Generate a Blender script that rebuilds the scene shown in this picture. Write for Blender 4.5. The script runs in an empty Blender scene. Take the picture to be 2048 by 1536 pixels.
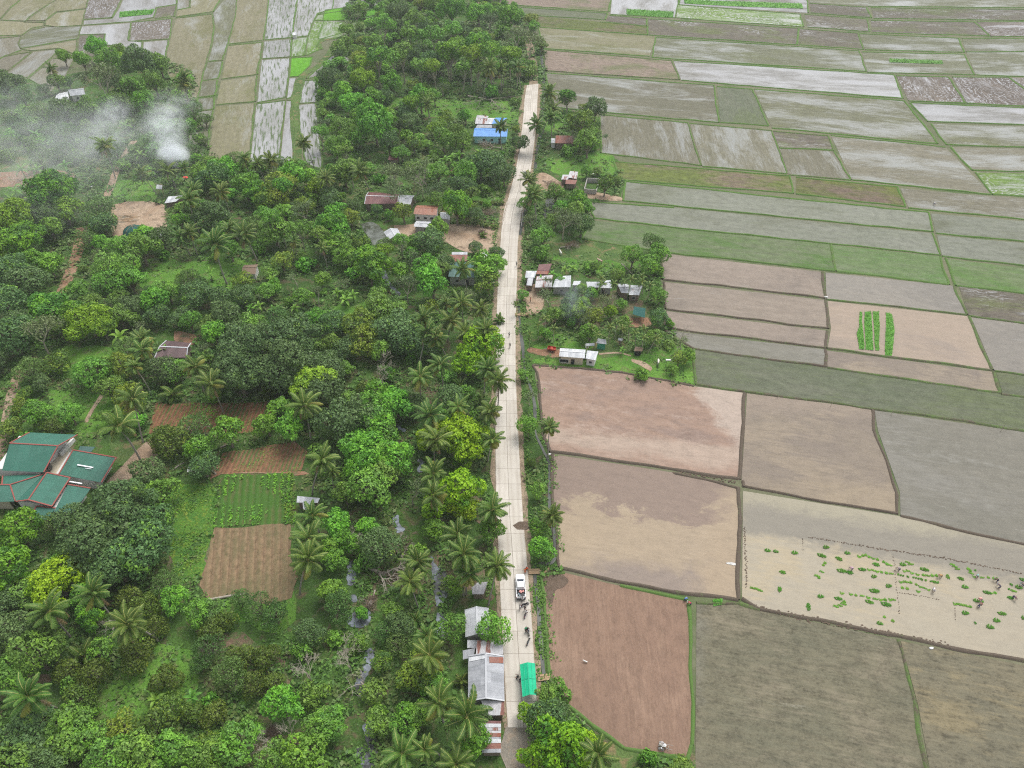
import bpy, bmesh, math, random
from mathutils import Vector, Matrix, noise

random.seed(7)
SC = bpy.context.scene
R_ = math.radians

# ------------------------------------------------------------------ camera, sky, sun, exposure
CAM_H, FOC, PITCH = 130.0, 1470.0, R_(42.9)
cam_data = bpy.data.cameras.new("drone_camera")
cam = bpy.data.objects.new("drone_camera", cam_data)
SC.collection.objects.link(cam)
cam.location = (0, 0, CAM_H)
cam.rotation_euler = (math.pi / 2 - PITCH, 0, 0)
cam_data.sensor_fit = 'HORIZONTAL'
cam_data.angle = 2 * math.atan(1024 / FOC)
cam_data.clip_start, cam_data.clip_end = 1.0, 6000.0
SC.camera = cam

SUN_EL, SUN_AZ = R_(62), R_(35)
world = bpy.data.worlds.new("World")
SC.world = world
world.use_nodes = True
wn, wl = world.node_tree.nodes, world.node_tree.links
bg = wn["Background"]
sky = wn.new("ShaderNodeTexSky")
sky.sky_type = 'NISHITA'
sky.sun_disc = False
sky.sun_elevation = SUN_EL
sky.sun_rotation = SUN_AZ
sky.dust_density = 3.0
hs = wn.new("ShaderNodeHueSaturation")
hs.inputs['Saturation'].default_value = 0.26
wl.new(sky.outputs[0], hs.inputs['Color'])
wl.new(hs.outputs[0], bg.inputs['Color'])
bg.inputs['Strength'].default_value = 0.15

sun_data = bpy.data.lights.new("sun", 'SUN')
sun_data.energy = 1.55
sun_data.angle = R_(32)
sun_data.color = (1.0, 0.98, 0.945)
sun = bpy.data.objects.new("sun", sun_data)
SC.collection.objects.link(sun)
d = Vector((math.sin(SUN_AZ) * math.cos(SUN_EL), math.cos(SUN_AZ) * math.cos(SUN_EL), math.sin(SUN_EL)))
sun.rotation_euler = d.to_track_quat('Z', 'Y').to_euler()

SC.view_settings.view_transform = 'Standard'
SC.view_settings.look = 'None'
SC.view_settings.gamma = 1.0
SC.view_settings.exposure = 0.64
SC.cycles.use_denoising = False
SC.cycles.filter_width = 1.15
SC.cycles.max_bounces = 6
SC.cycles.diffuse_bounces = 3
SC.cycles.glossy_bounces = 3
SC.cycles.transmission_bounces = 4
SC.cycles.volume_bounces = 4
SC.cycles.volume_max_steps = 48
SC.cycles.volume_step_rate = 2.0


# ------------------------------------------------------------------ from the photograph's ground points to metres
_sp, _cp = math.sin(PITCH), math.cos(PITCH)


def P(px, py, z=0.0):
    dx, dy = (px - 1024) / FOC, (py - 768) / FOC
    t = (z - CAM_H) / (-_sp - dy * _cp)
    return Vector((dx * t, (_cp - dy * _sp) * t, z))


def ppm(py, z=0.0):
    dy = (py - 768) / FOC
    return FOC / ((z - CAM_H) / (-_sp - dy * _cp))


def view_down(py):
    return math.atan((py - 768) / FOC) + PITCH


K = 700 / 2048


def T(ox, oy, pts, k=K):
    return [(ox + x * k, oy + y * k) for x, y in pts]


# ------------------------------------------------------------------ mesh collecting
class MB:
    def __init__(s):
        s.v, s.f, s.m, s.uv = [], [], [], []

    def face(s, pts, mi=0, uv=None):
        i = len(s.v)
        s.v.extend([tuple(p) for p in pts])
        s.f.append(tuple(range(i, i + len(pts))))
        s.m.append(mi)
        s.uv.append(uv or [(0, 0)] * len(pts))

    def box(s, c, size, rot=None, mi=0):
        hx, hy, hz = size[0] / 2, size[1] / 2, size[2] / 2
        q = [Vector((x, y, z)) for z in (-hz, hz) for x, y in ((-hx, -hy), (hx, -hy), (hx, hy), (-hx, hy))]
        if rot is not None:
            q = [rot @ p for p in q]
        q = [p + Vector(c) for p in q]
        for a in ((3, 2, 1, 0), (4, 5, 6, 7), (0, 1, 5, 4), (1, 2, 6, 5), (2, 3, 7, 6), (3, 0, 4, 7)):
            s.face([q[k] for k in a], mi)

    def tube(s, pts, rads, n=6, mi=0, cap=True):
        pts = [Vector(p) for p in pts]
        if not isinstance(rads, (list, tuple)):
            rads = [rads] * len(pts)
        base = len(s.v)
        for i, p in enumerate(pts):
            t = (pts[min(i + 1, len(pts) - 1)] - pts[max(i - 1, 0)])
            if t.length < 1e-6:
                t = Vector((0, 0, 1))
            t.normalize()
            a = t.orthogonal().normalized() if abs(t.z) > 0.95 else t.cross(Vector((0, 0, 1))).normalized()
            if abs(t.z) > 0.95:
                a = (Vector((1, 0, 0)) - t * t.x).normalized()
            b = t.cross(a)
            for k in range(n):
                th = 2 * math.pi * k / n
                s.v.append(tuple(p + (a * math.cos(th) + b * math.sin(th)) * rads[i]))
        for i in range(len(pts) - 1):
            for k in range(n):
                o = base + i * n
                s.f.append((o + k, o + (k + 1) % n, o + n + (k + 1) % n, o + n + k))
                s.m.append(mi)
                s.uv.append([(0, 0)] * 4)
        if cap:
            o = base + (len(pts) - 1) * n
            s.f.append(tuple(range(o, o + n))); s.m.append(mi); s.uv.append([(0, 0)] * n)
            s.f.append(tuple(reversed(range(base, base + n)))); s.m.append(mi); s.uv.append([(0, 0)] * n)

    def ball(s, c, r, mi=0, nu=10, nv=6):
        if not isinstance(r, (tuple, list)):
            r = (r, r, r)
        c = Vector(c)
        base = len(s.v)
        for j in range(nv + 1):
            ph = math.pi * j / nv
            for i in range(nu):
                th = 2 * math.pi * i / nu
                s.v.append((c.x + r[0] * math.sin(ph) * math.cos(th), c.y + r[1] * math.sin(ph) * math.sin(th), c.z + r[2] * math.cos(ph)))
        for j in range(nv):
            for i in range(nu):
                a, b = base + j * nu + i, base + j * nu + (i + 1) % nu
                s.f.append((a, a + nu, b + nu, b)); s.m.append(mi); s.uv.append([(0, 0)] * 4)

    def prism(s, ring, z0, z1, mi=0, bottom=False):
        n = len(ring)
        a = [Vector((p[0], p[1], z0)) for p in ring]
        b = [Vector((p[0], p[1], z1)) for p in ring]
        s.face(b, mi)
        if bottom:
            s.face(a[::-1], mi)
        for i in range(n):
            j = (i + 1) % n
            s.face([a[i], a[j], b[j], b[i]], mi)

    def mesh(s, name, mats, smooth=False, off=None):
        me = bpy.data.meshes.new(name)
        v = s.v if off is None else [(x - off[0], y - off[1], z - off[2]) for x, y, z in s.v]
        me.from_pydata(v, [], s.f)
        for m in (mats if isinstance(mats, (list, tuple)) else [mats]):
            me.materials.append(m)
        me.polygons.foreach_set('material_index', s.m)
        if any(u[0] != (0, 0) or (len(u) > 1 and u[1] != (0, 0)) for u in s.uv):
            lay = me.uv_layers.new(name="UVMap")
            flat = [c for u in s.uv for q in u for c in q]
            lay.data.foreach_set('uv', flat)
        if smooth:
            me.polygons.foreach_set('use_smooth', [True] * len(me.polygons))
        me.update()
        return me


def link(name, me, parent=None, loc=None):
    o = bpy.data.objects.new(name, me)
    SC.collection.objects.link(o)
    if parent is not None:
        o.parent = parent
    if loc is not None:
        o.location = loc
    return o


def wloc(o):
    p = Vector((0, 0, 0))
    while o is not None:
        p += o.location
        o = o.parent
    return p


def part(name, mb, mats, parent, smooth=False, label=None):
    """a part: MB holds world coordinates, PARENT is an unrotated thing"""
    off = wloc(parent)
    o = link(name, mb.mesh(name, mats, smooth, off), parent)
    if label:
        o['label'] = label
    return o


def tag(o, label=None, cat=None, group=None, kind=None):
    if label: o['label'] = label
    if cat: o['category'] = cat
    if group: o['group'] = group
    if kind: o['kind'] = kind
    return o


def empty(name, loc, label=None, cat=None, group=None):
    o = bpy.data.objects.new(name, None)
    SC.collection.objects.link(o)
    o.location = loc
    o.empty_display_size = 0.5
    return tag(o, label, cat, group)


def single(name, mb, mats, label, cat, group=None, loc=(0, 0, 0), smooth=False):
    o = link(name, mb.mesh(name, mats, smooth, loc), None, loc)
    return tag(o, label, cat, group)


def struct(name, mb, mats, smooth=False, kind='structure'):
    o = link(name, mb.mesh(name, mats, smooth))
    o['kind'] = kind
    return o


def dup(root, loc, rotz=0.0, scale=1.0):
    r = root.copy()
    SC.collection.objects.link(r)
    r.location = loc
    r.rotation_euler = (0, 0, rotz)
    r.scale = (scale, scale, scale) if not isinstance(scale, (tuple, list)) else scale
    for ch in list(root.children):
        c = ch.copy()
        SC.collection.objects.link(c)
        c.parent = r
        for g in list(ch.children):
            e = g.copy()
            SC.collection.objects.link(e)
            e.parent = c
    return r
# ------------------------------------------------------------------ materials
class NT:
    def __init__(s, name):
        s.mat = bpy.data.materials.new(name)
        s.mat.use_nodes = True
        s.n, s.l = s.mat.node_tree.nodes, s.mat.node_tree.links
        s.p = s.n["Principled BSDF"]
        s.out = s.n["Material Output"]

    def new(s, typ, **kw):
        x = s.n.new(typ)
        for k, v in kw.items():
            setattr(x, k, v)
        return x

    def put(s, sock, val):
        if hasattr(val, 'is_output') or isinstance(val, bpy.types.NodeSocket):
            s.l.new(val, sock)
        elif isinstance(val, (tuple, list)) and len(val) == 3 and sock.type == 'RGBA':
            sock.default_value = (*val, 1)
        else:
            sock.default_value = val

    def math(s, op, a, b=0.0, clamp=False):
        x = s.new("ShaderNodeMath", operation=op, use_clamp=clamp)
        s.put(x.inputs[0], a); s.put(x.inputs[1], b)
        return x.outputs[0]

    def mix(s, f, a, b, blend='MIX'):
        x = s.new("ShaderNodeMix", data_type='RGBA', blend_type=blend)
        s.put(x.inputs[0], f); s.put(x.inputs[6], a); s.put(x.inputs[7], b)
        return x.outputs[2]

    def mapr(s, v, a, b, c=0.0, d=1.0):
        x = s.new("ShaderNodeMapRange")
        s.put(x.inputs[0], v)
        for i, q in enumerate((a, b, c, d)):
            s.put(x.inputs[i + 1], q)
        return x.outputs[0]

    def coord(s, kind, scale=(1, 1, 1), loc=None, rot=None):
        t = s.new("ShaderNodeTexCoord")
        m = s.new("ShaderNodeMapping")
        s.l.new(t.outputs[kind], m.inputs['Vector'])
        m.inputs['Scale'].default_value = scale
        if loc is not None:
            s.put(m.inputs['Location'], loc)
        if rot is not None:
            m.inputs['Rotation'].default_value = rot
        return m.outputs[0]

    def noise(s, vec, scale=1.0, detail=3.0, rough=0.55, dist=0.0):
        x = s.new("ShaderNodeTexNoise")
        if vec is not None:
            s.l.new(vec, x.inputs['Vector'])
        x.inputs['Scale'].default_value = scale
        x.inputs['Detail'].default_value = detail
        x.inputs['Roughness'].default_value = rough
        x.inputs['Distortion'].default_value = dist
        return x.outputs['Fac']

    def info(s, k):
        return s.new("ShaderNodeObjectInfo").outputs[k]

    def bump(s, h, strength=0.4, dist=0.1):
        b = s.new("ShaderNodeBump")
        s.put(b.inputs['Height'], h)
        b.inputs['Strength'].default_value = strength
        b.inputs['Distance'].default_value = dist
        s.l.new(b.outputs[0], s.p.inputs['Normal'])

    def vary(s, col, amt=0.15, hue=0.02):
        """tone of the whole object differs a little from one to the next"""
        r = s.info('Random')
        h = s.new("ShaderNodeHueSaturation")
        s.put(h.inputs['Hue'], s.mapr(r, 0, 1, 0.5 - hue, 0.5 + hue))
        r2 = s.math('FRACT', s.math('MULTIPLY', r, 17.31))
        s.put(h.inputs['Value'], s.mapr(r2, 0, 1, 1 - amt, 1 + amt))
        s.put(h.inputs['Color'], col)
        return h.outputs[0]

    def done(s, col=None, rough=0.8, spec=0.3, metal=0.0):
        if col is not None:
            s.put(s.p.inputs['Base Color'], col)
        s.put(s.p.inputs['Roughness'], rough)
        s.put(s.p.inputs['Specular IOR Level'], spec)
        s.put(s.p.inputs['Metallic'], metal)
        return s.mat


_cache = {}


def plain(name, col, rough=0.7, spec=0.35, metal=0.0, var=0.18, scale=1.5):
    if name in _cache:
        return _cache[name]
    t = NT(name)
    n = t.noise(t.coord('Object'), scale, 4, 0.6)
    c = t.mix(n, [x * (1 - var) for x in col], [min(1, x * (1 + var)) for x in col])
    _cache[name] = t.done(c, rough, spec, metal)
    return _cache[name]


def tinted(name, rough=0.8, var=0.15, scale=6.0):
    """colour taken from the object itself"""
    if name in _cache:
        return _cache[name]
    t = NT(name)
    n = t.noise(t.coord('Object'), scale, 3, 0.6)
    c = t.mix(1.0, t.info('Color'), t.mix(n, (1 - var,) * 3, (1, 1, 1)), 'MULTIPLY')
    _cache[name] = t.done(c, rough, 0.25)
    return _cache[name]


def field_mat(name, base, alt, third=None, wet=0.3, wetcol=(0.30, 0.29, 0.27), streak=0.5, grain=0.25, swirl=0.0, rows=0.0, rowcol=None, rough=0.9, patch=0.02, amt=0.08, gscale=2.5, lightcol=None, light=0.0, speck=0.0, wrough=0.3, lines=0.6, bands=()):
    t = NT(name)
    DIM = 0.80
    base, alt = [x * DIM for x in base], [x * DIM for x in alt]
    third = third and [x * DIM for x in third]
    lightcol = lightcol and [x * DIM for x in lightcol]
    rnd = t.math('MULTIPLY', t.info('Random'), 700.0)
    cx = t.new("ShaderNodeCombineXYZ")
    t.l.new(rnd, cx.inputs[0]); t.l.new(rnd, cx.inputs[1])
    uv = t.new("ShaderNodeTexCoord").outputs['UV']
    add = t.new("ShaderNodeVectorMath", operation='ADD')
    t.l.new(uv, add.inputs[0]); t.l.new(cx.outputs[0], add.inputs[1])
    base_v = add.outputs[0]

    def sc(x, y):
        m = t.new("ShaderNodeMapping")
        m.inputs['Scale'].default_value = (x, y, 1)
        t.l.new(base_v, m.inputs['Vector'])
        return m.outputs[0]
    big = t.noise(sc(patch, patch * 2.2), 1.0, 6, 0.66, 0.6)
    st = t.noise(sc(0.045, lines), 1.0, 5, 0.68)
    st2 = t.noise(sc(0.16, lines * 2.6), 1.0, 4, 0.72)
    fine = t.noise(sc(gscale * 0.7, gscale), 1.0, 4, 0.75)
    mott = t.noise(sc(0.35, 0.55), 1.0, 5, 0.72)
    f = t.math('ADD', t.math('MULTIPLY', big, 1 - streak), t.math('MULTIPLY', st, streak))
    c = t.mix(t.mapr(f, 0.40, 0.60), base, alt)
    if third is not None:
        b2 = t.noise(sc(patch * 1.7, patch * 3.1), 1.0, 5, 0.62, 0.5)
        b2 = t.math('ADD', t.math('MULTIPLY', b2, 0.7), t.math('MULTIPLY', st2, 0.3))
        c = t.mix(t.mapr(b2, 0.50, 0.60), c, third)
    if light > 0:
        b4 = t.math('ADD', t.math('MULTIPLY', t.noise(sc(patch * 0.8, patch * 5), 1.0, 6, 0.7, 0.4), 0.65), t.math('MULTIPLY', mott, 0.35))
        c = t.mix(t.mapr(b4, 0.58 - light * 0.1, 0.68, 0.0, 0.8), c, lightcol)
    if bands:   # mud banks and pools of this one field, laid out from its middle
        sepb = t.new("ShaderNodeSeparateXYZ"); t.l.new(uv, sepb.inputs[0])
        for bu, bv, off, soft, amp, col in bands:
            m2 = t.new("ShaderNodeMapping"); m2.inputs['Scale'].default_value = (0.085, 0.15, 1); m2.inputs['Location'].default_value = (off * 1.3, bv * 7, 0)
            t.l.new(uv, m2.inputs['Vector'])
            nb = t.math('ADD', t.math('MULTIPLY', t.noise(m2.outputs[0], 1.0, 8, 0.7, 0.5), 0.8), t.math('MULTIPLY', fine, 0.2))
            s_ = t.math('ADD', t.math('ADD', t.math('MULTIPLY', sepb.outputs[0], bu), t.math('MULTIPLY', sepb.outputs[1], bv)), t.math('MULTIPLY', t.math('SUBTRACT', nb, 0.5), amp * 1.9))
            c = t.mix(t.mapr(s_, off - soft, off + soft), c, [x * DIM for x in col])
    gm = t.math('ADD', t.math('MULTIPLY', fine, 0.36), t.math('ADD', t.math('MULTIPLY', st2, 0.20), t.math('MULTIPLY', mott, 0.44)))
    gr = t.mapr(gm, 0.36, 0.64, 1 - grain * 1.5, 1 + grain * 1.5)
    g3 = t.new("ShaderNodeCombineColor")
    for i in range(3):
        t.l.new(gr, g3.inputs[i])
    c = t.mix(1.0, c, g3.outputs[0], 'MULTIPLY')
    if speck > 0:
        s1 = t.math('ADD', t.math('MULTIPLY', fine, 0.6), t.math('MULTIPLY', mott, 0.4))
        c = t.mix(t.mapr(s1, 0.60 - speck * 0.08, 0.66 - speck * 0.06, 0.0, 0.55), c, [x * 0.45 for x in base])
    wn_ = t.math('ADD', t.math('MULTIPLY', t.noise(sc(patch * 1.2, patch * 4), 1.0, 6, 0.7, 0.3), 0.62), t.math('ADD', t.math('MULTIPLY', st2, 0.22), t.math('MULTIPLY', fine, 0.16)))
    th = 0.66 - wet * 0.30
    wm = t.mapr(wn_, th - 0.05, th + 0.06)
    if swirl > 0:
        # furrows ploughed round and round the field, water standing in some of them
        sp3 = t.new("ShaderNodeSeparateXYZ"); t.l.new(uv, sp3.inputs[0])
        wob = t.math('SUBTRACT', t.noise(sc(0.07, 0.09), 1.0, 4, 0.6), 0.5)
        pu = t.math('POWER', t.math('ABSOLUTE', t.math('MULTIPLY', t.math('ADD', sp3.outputs[0], t.math('MULTIPLY', t.math('SUBTRACT', t.info('Random'), 0.5), 16.0)), 0.5)), 3.0)
        pv = t.math('POWER', t.math('ABSOLUTE', sp3.outputs[1]), 3.0)
        dist = t.math('ADD', t.math('POWER', t.math('ADD', pu, pv), 0.3333), t.math('MULTIPLY', wob, 22.0))
        sw = t.math('MULTIPLY', t.math('ADD', t.math('SINE', t.math('MULTIPLY', dist, 2 * math.pi / 2.1)), 1.0), 0.5)
        sw = t.mapr(t.math('ADD', sw, t.math('MULTIPLY', t.math('SUBTRACT', st2, 0.5), 1.6)), 0.74, 1.02)
        mm = t.mapr(t.noise(sc(0.035, 0.06), 1.0, 4), 0.60 - swirl * 0.24, 0.68 - swirl * 0.10)
        wm = t.math('MAXIMUM', wm, t.math('MULTIPLY', sw, mm))
    if rows > 0:
        rv = t.noise(sc(0.10, 1.0), 1.0, 4, 0.62)
        rm = t.mapr(rv, 0.66 - rows * 0.16, 0.73 - rows * 0.14, 0.0, 0.95)
        wm = t.math('MULTIPLY', wm, t.math('SUBTRACT', 1.0, rm))
        c = t.mix(rm, c, rowcol)
    c = t.mix(wm, c, wetcol)
    c = t.vary(c, amt, 0.008)
    r = t.mapr(wm, 0, 1, rough, wrough)
    t.bump(t.math('ADD', fine, t.math('MULTIPLY', st, 1.5)), 0.35, 0.06)
    t.p.inputs['IOR'].default_value = 1.33
    return t.done(c, r, 0.45)


def leaf_mat(name, c1, c2, flush=None, fl=0.0, fscale=0.35, trans=0.22, amt=0.16, hue=0.018):
    t = NT(name)
    g = t.new("ShaderNodeNewGeometry")
    c = t.mix(g.outputs['Random Per Island'], c1, c2)
    if flush is not None:
        n = t.noise(t.coord('Object'), fscale, 3, 0.6)
        # offset per tree, so that every tree wears its flush elsewhere
        th = 0.66 - 0.3 * fl
        n2 = t.math('ADD', n, t.math('MULTIPLY', t.math('SUBTRACT', t.info('Random'), 0.5), 0.12))
        n3 = t.math('ADD', n2, t.math('MULTIPLY', t.math('SUBTRACT', g.outputs['Random Per Island'], 0.5), 0.12))
        c = t.mix(t.mapr(n3, th - 0.04, th + 0.04), c, flush)
    c = t.vary(c, amt, hue)
    t.done(c, 0.55, 0.3)
    tr = t.new("ShaderNodeBsdfTranslucent")
    t.l.new(c, tr.inputs['Color'])
    ms = t.new("ShaderNodeMixShader")
    ms.inputs[0].default_value = trans
    t.l.new(t.p.outputs[0], ms.inputs[1])
    t.l.new(tr.outputs[0], ms.inputs[2])
    t.l.new(ms.outputs[0], t.out.inputs['Surface'])
    return t.mat


def roof_mat(name, c1, c2, rust=0.0, rustcol=(0.16, 0.06, 0.04), sheet=0.95, rough=0.5, metal=0.0, dirt=0.25):
    """corrugated sheets: u runs along the ridge, v down the slope, in metres"""
    t = NT(name)
    uv = t.new("ShaderNodeTexCoord").outputs['UV']
    sep = t.new("ShaderNodeSeparateXYZ")
    t.l.new(uv, sep.inputs[0])
    u, v = sep.outputs[0], sep.outputs[1]
    iu = t.math('FLOOR', t.math('DIVIDE', u, sheet))
    iv = t.math('FLOOR', t.math('DIVIDE', v, 2.4))
    cc = t.new("ShaderNodeCombineXYZ")
    t.l.new(iu, cc.inputs[0]); t.l.new(iv, cc.inputs[1]); t.put(cc.inputs[2], t.math('MULTIPLY', t.info('Random'), 90.0))
    wnz = t.new("ShaderNodeTexWhiteNoise")
    t.l.new(cc.outputs[0], wnz.inputs['Vector'])
    sv = wnz.outputs['Value']
    c = t.mix(sv, c1, c2)
    m = t.new("ShaderNodeMapping")
    m.inputs['Scale'].default_value = (1.6, 0.25, 1)
    t.l.new(uv, m.inputs['Vector'])
    st = t.noise(m.outputs[0], 1.0, 4, 0.6)
    dk = t.mapr(st, 0.3, 0.7, 1 - dirt, 1.0)
    g3 = t.new("ShaderNodeCombineColor")
    for i in range(3):
        t.l.new(dk, g3.inputs[i])
    c = t.mix(1.0, c, g3.outputs[0], 'MULTIPLY')
    wv = t.math('SINE', t.math('MULTIPLY', u, 2 * math.pi / 0.19))
    if rust > 0:
        rn = t.math('ADD', t.math('MULTIPLY', sv, 0.42), t.math('MULTIPLY', st, 0.75))
        rm = t.mapr(rn, 0.92 - rust * 0.6, 1.0 - rust * 0.6)
        rc = t.mix(t.noise(uv, 2.2, 3), rustcol, [min(1, x * 2.0) for x in rustcol])
        c = t.mix(rm, c, rc)
        rough = t.mapr(rm, 0, 1, rough, 0.9)
    t.bump(wv, 0.5, 0.03)
    return t.done(c, rough, 0.4, metal)


def soil_mat(name, cols, scale=0.12, fine=3.0, grain=0.3, rough=0.95, spread=0.5):
    """patchy ground of three tones"""
    t = NT(name)
    g = t.coord('Object')
    a = t.noise(g, scale, 5, 0.6, 0.5)
    b = t.noise(g, scale * 3.3, 5, 0.65, 0.6)
    f = t.noise(g, fine, 3, 0.7)
    c = t.mix(t.mapr(a, 0.5 - spread * 0.2, 0.5 + spread * 0.2), cols[0], cols[1])
    c = t.mix(t.mapr(b, 0.52, 0.66), c, cols[2])
    gr = t.mapr(f, 0.25, 0.75, 1 - grain, 1 + grain)
    g3 = t.new("ShaderNodeCombineColor")
    for i in range(3):
        t.l.new(gr, g3.inputs[i])
    c = t.mix(1.0, c, g3.outputs[0], 'MULTIPLY')
    t.bump(t.math('ADD', f, t.math('MULTIPLY', b, 2.0)), 0.6, 0.25)
    return t.done(c, rough, 0.15)


def rowed_mat(name, soil, plant, per=1.0, cover=0.5, soil2=None, edge=0.12, ridge=0.2):
    """garden soil with planted rows running along u"""
    t = NT(name)
    uv = t.new("ShaderNodeTexCoord").outputs['UV']
    sep = t.new("ShaderNodeSeparateXYZ")
    t.l.new(uv, sep.inputs[0])
    wob = t.noise(uv, 0.5, 3, 0.6)
    v = t.math('ADD', sep.outputs[1], t.math('MULTIPLY', wob, 0.5))
    s = t.math('SINE', t.math('MULTIPLY', v, 2 * math.pi / per))
    big = t.noise(uv, 0.13, 4, 0.6)
    gr = t.noise(uv, 3.0, 4, 0.7)
    sc = t.mix(gr, soil, soil2 or [x * 1.5 for x in soil])
    mo = t.noise(uv, 0.9, 5, 0.7)
    sc = t.mix(t.mapr(mo, 0.45, 0.7), sc, [x * 0.6 for x in soil])
    sc = t.mix(t.mapr(s, -1.0, -0.70, 0.5, 0.0), sc, [x * 0.55 for x in soil])
    k = t.math('ADD', t.math('MULTIPLY', s, ridge), t.math('ADD', t.math('MULTIPLY', big, 0.9), t.math('ADD', t.math('MULTIPLY', gr, 0.25), t.math('MULTIPLY', mo, 0.35))))
    th = 1.25 - cover
    pc = t.mix(gr, [x * 0.6 for x in plant], [x * 1.35 for x in plant])
    c = t.mix(t.mapr(k, th - edge, th + edge), sc, pc)
    t.bump(t.math('ADD', s, gr), 0.6, 0.15)
    return t.done(c, 0.95, 0.15)


def water_mat(name, col, rough=0.06, light=None):
    t = NT(name)
    n = t.noise(t.coord('Object'), 0.16, 5, 0.65, 0.8)
    n2 = t.noise(t.coord('Object'), 0.9, 4, 0.7, 0.5)
    f = t.math('ADD', t.math('MULTIPLY', n, 0.75), t.math('MULTIPLY', n2, 0.25))
    c = t.mix(t.mapr(f, 0.44, 0.58), [x * 0.6 for x in col], light or [x * 1.4 for x in col])
    t.bump(t.noise(t.coord('Object'), 1.2, 3), 0.08, 0.05)
    t.p.inputs['IOR'].default_value = 1.4
    return t.done(c, rough, 0.5)


M = {}
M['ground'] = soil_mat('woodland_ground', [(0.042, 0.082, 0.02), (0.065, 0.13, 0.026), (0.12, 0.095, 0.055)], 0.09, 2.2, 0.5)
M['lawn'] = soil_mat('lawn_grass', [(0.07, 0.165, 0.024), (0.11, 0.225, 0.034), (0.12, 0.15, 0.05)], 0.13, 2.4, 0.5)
M['scrub'] = soil_mat('scrub_grass', [(0.06, 0.11, 0.03), (0.10, 0.15, 0.045), (0.19, 0.15, 0.075)], 0.09, 2.6, 0.4)
M['dirt'] = soil_mat('bare_dirt', [(0.30, 0.21, 0.14), (0.37, 0.28, 0.20), (0.20, 0.15, 0.105)], 0.12, 2.2, 0.25)
M['reddirt'] = soil_mat('red_dirt', [(0.24, 0.13, 0.08), (0.30, 0.19, 0.125), (0.12, 0.12, 0.06)], 0.16, 2.0, 0.3)
M['litter'] = soil_mat('leaf_litter', [(0.16, 0.11, 0.075), (0.07, 0.11, 0.035), (0.06, 0.13, 0.03)], 0.25, 2.4, 0.4)
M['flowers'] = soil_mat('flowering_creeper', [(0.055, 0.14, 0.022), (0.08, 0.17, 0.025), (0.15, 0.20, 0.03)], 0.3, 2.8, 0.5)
M['wetmud'] = soil_mat('wet_mud', [(0.12, 0.085, 0.06), (0.10, 0.072, 0.05), (0.15, 0.11, 0.08)], 0.5, 4, 0.2, 0.5)
M['far'] = soil_mat('far_paddies', [(0.115, 0.125, 0.07), (0.15, 0.145, 0.09), (0.07, 0.11, 0.035)], 0.012, 0.6, 0.15)

# bund: object colour gives the share of green
t = NT('bund_earth')
n1 = t.noise(t.coord('Object'), 0.35, 4, 0.65)
n2 = t.noise(t.coord('Object'), 2.6, 3, 0.7)
sp = t.new("ShaderNodeSeparateColor"); t.l.new(t.info('Color'), sp.inputs[0])
th = t.math('SUBTRACT', 0.85, t.math('MULTIPLY', sp.outputs[0], 0.75))
gm = t.mapr(t.math('ADD', t.math('MULTIPLY', n1, 0.6), t.math('MULTIPLY', n2, 0.4)), t.math('SUBTRACT', th, 0.12), t.math('ADD', th, 0.12))
mud = t.mix(n2, (0.055, 0.045, 0.035), (0.135, 0.105, 0.078))
grn = t.mix(n2, (0.045, 0.11, 0.018), (0.12, 0.25, 0.03))
grn = t.mix(sp.outputs[1], (0.085, 0.10, 0.055), grn)
M['bund'] = t.done(t.mix(gm, mud, grn), 0.95, 0.15)

# concrete road: u across, v along
t = NT('road_concrete')
uv = t.new("ShaderNodeTexCoord").outputs['UV']
sep = t.new("ShaderNodeSeparateXYZ"); t.l.new(uv, sep.inputs[0])
u, v = sep.outputs[0], sep.outputs[1]
cc = t.new("ShaderNodeCombineXYZ")
t.l.new(t.math('FLOOR', u), cc.inputs[0]); t.l.new(t.math('FLOOR', t.math('DIVIDE', v, 4.5)), cc.inputs[1])
wz = t.new("ShaderNodeTexWhiteNoise"); t.l.new(cc.outputs[0], wz.inputs['Vector'])
c = t.mix(wz.outputs['Value'], (0.46, 0.425, 0.37), (0.54, 0.50, 0.44))
m = t.new("ShaderNodeMapping"); m.inputs['Scale'].default_value = (2.2, 0.10, 1); t.l.new(uv, m.inputs['Vector'])
st = t.noise(m.outputs[0], 1.0, 5, 0.65)
c = t.mix(t.mapr(st, 0.42, 0.75, 0.0, 0.4), c, (0.38, 0.335, 0.275))
g = t.noise(t.coord('Object'), 0.35, 5, 0.7)
c = t.mix(t.mapr(g, 0.55, 0.8, 0.0, 0.55), c, (0.31, 0.27, 0.22))
trk = t.math('ABSOLUTE', t.math('SUBTRACT', t.math('ABSOLUTE', t.math('SUBTRACT', t.math('FRACT', u), 0.5)), 0.22))
c = t.mix(t.math('MULTIPLY', t.mapr(trk, 0.0, 0.16, 0.5, 0.0), t.mapr(st, 0.35, 0.6)), c, (0.33, 0.285, 0.235))
edg = t.mapr(t.math('ADD', t.math('ABSOLUTE', t.math('SUBTRACT', u, 1.0)), t.math('MULTIPLY', t.math('SUBTRACT', g, 0.5), 0.5)), 0.90, 1.04, 0.0, 0.5)
c = t.mix(edg, c, (0.32, 0.26, 0.195))
fv = t.math('ABSOLUTE', t.math('SUBTRACT', t.math('FRACT', t.math('DIVIDE', v, 4.5)), 0.5))
jv = t.math('GREATER_THAN', fv, 0.488)
fu = t.math('LESS_THAN', t.math('ABSOLUTE', t.math('SUBTRACT', u, 1.0)), 0.018)
j = t.math('MAXIMUM', t.math('MULTIPLY', jv, 0.55), t.math('MULTIPLY', fu, 0.8))
c = t.mix(j, c, (0.16, 0.13, 0.10))
M['road'] = t.done(c, 0.9, 0.2)
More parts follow.
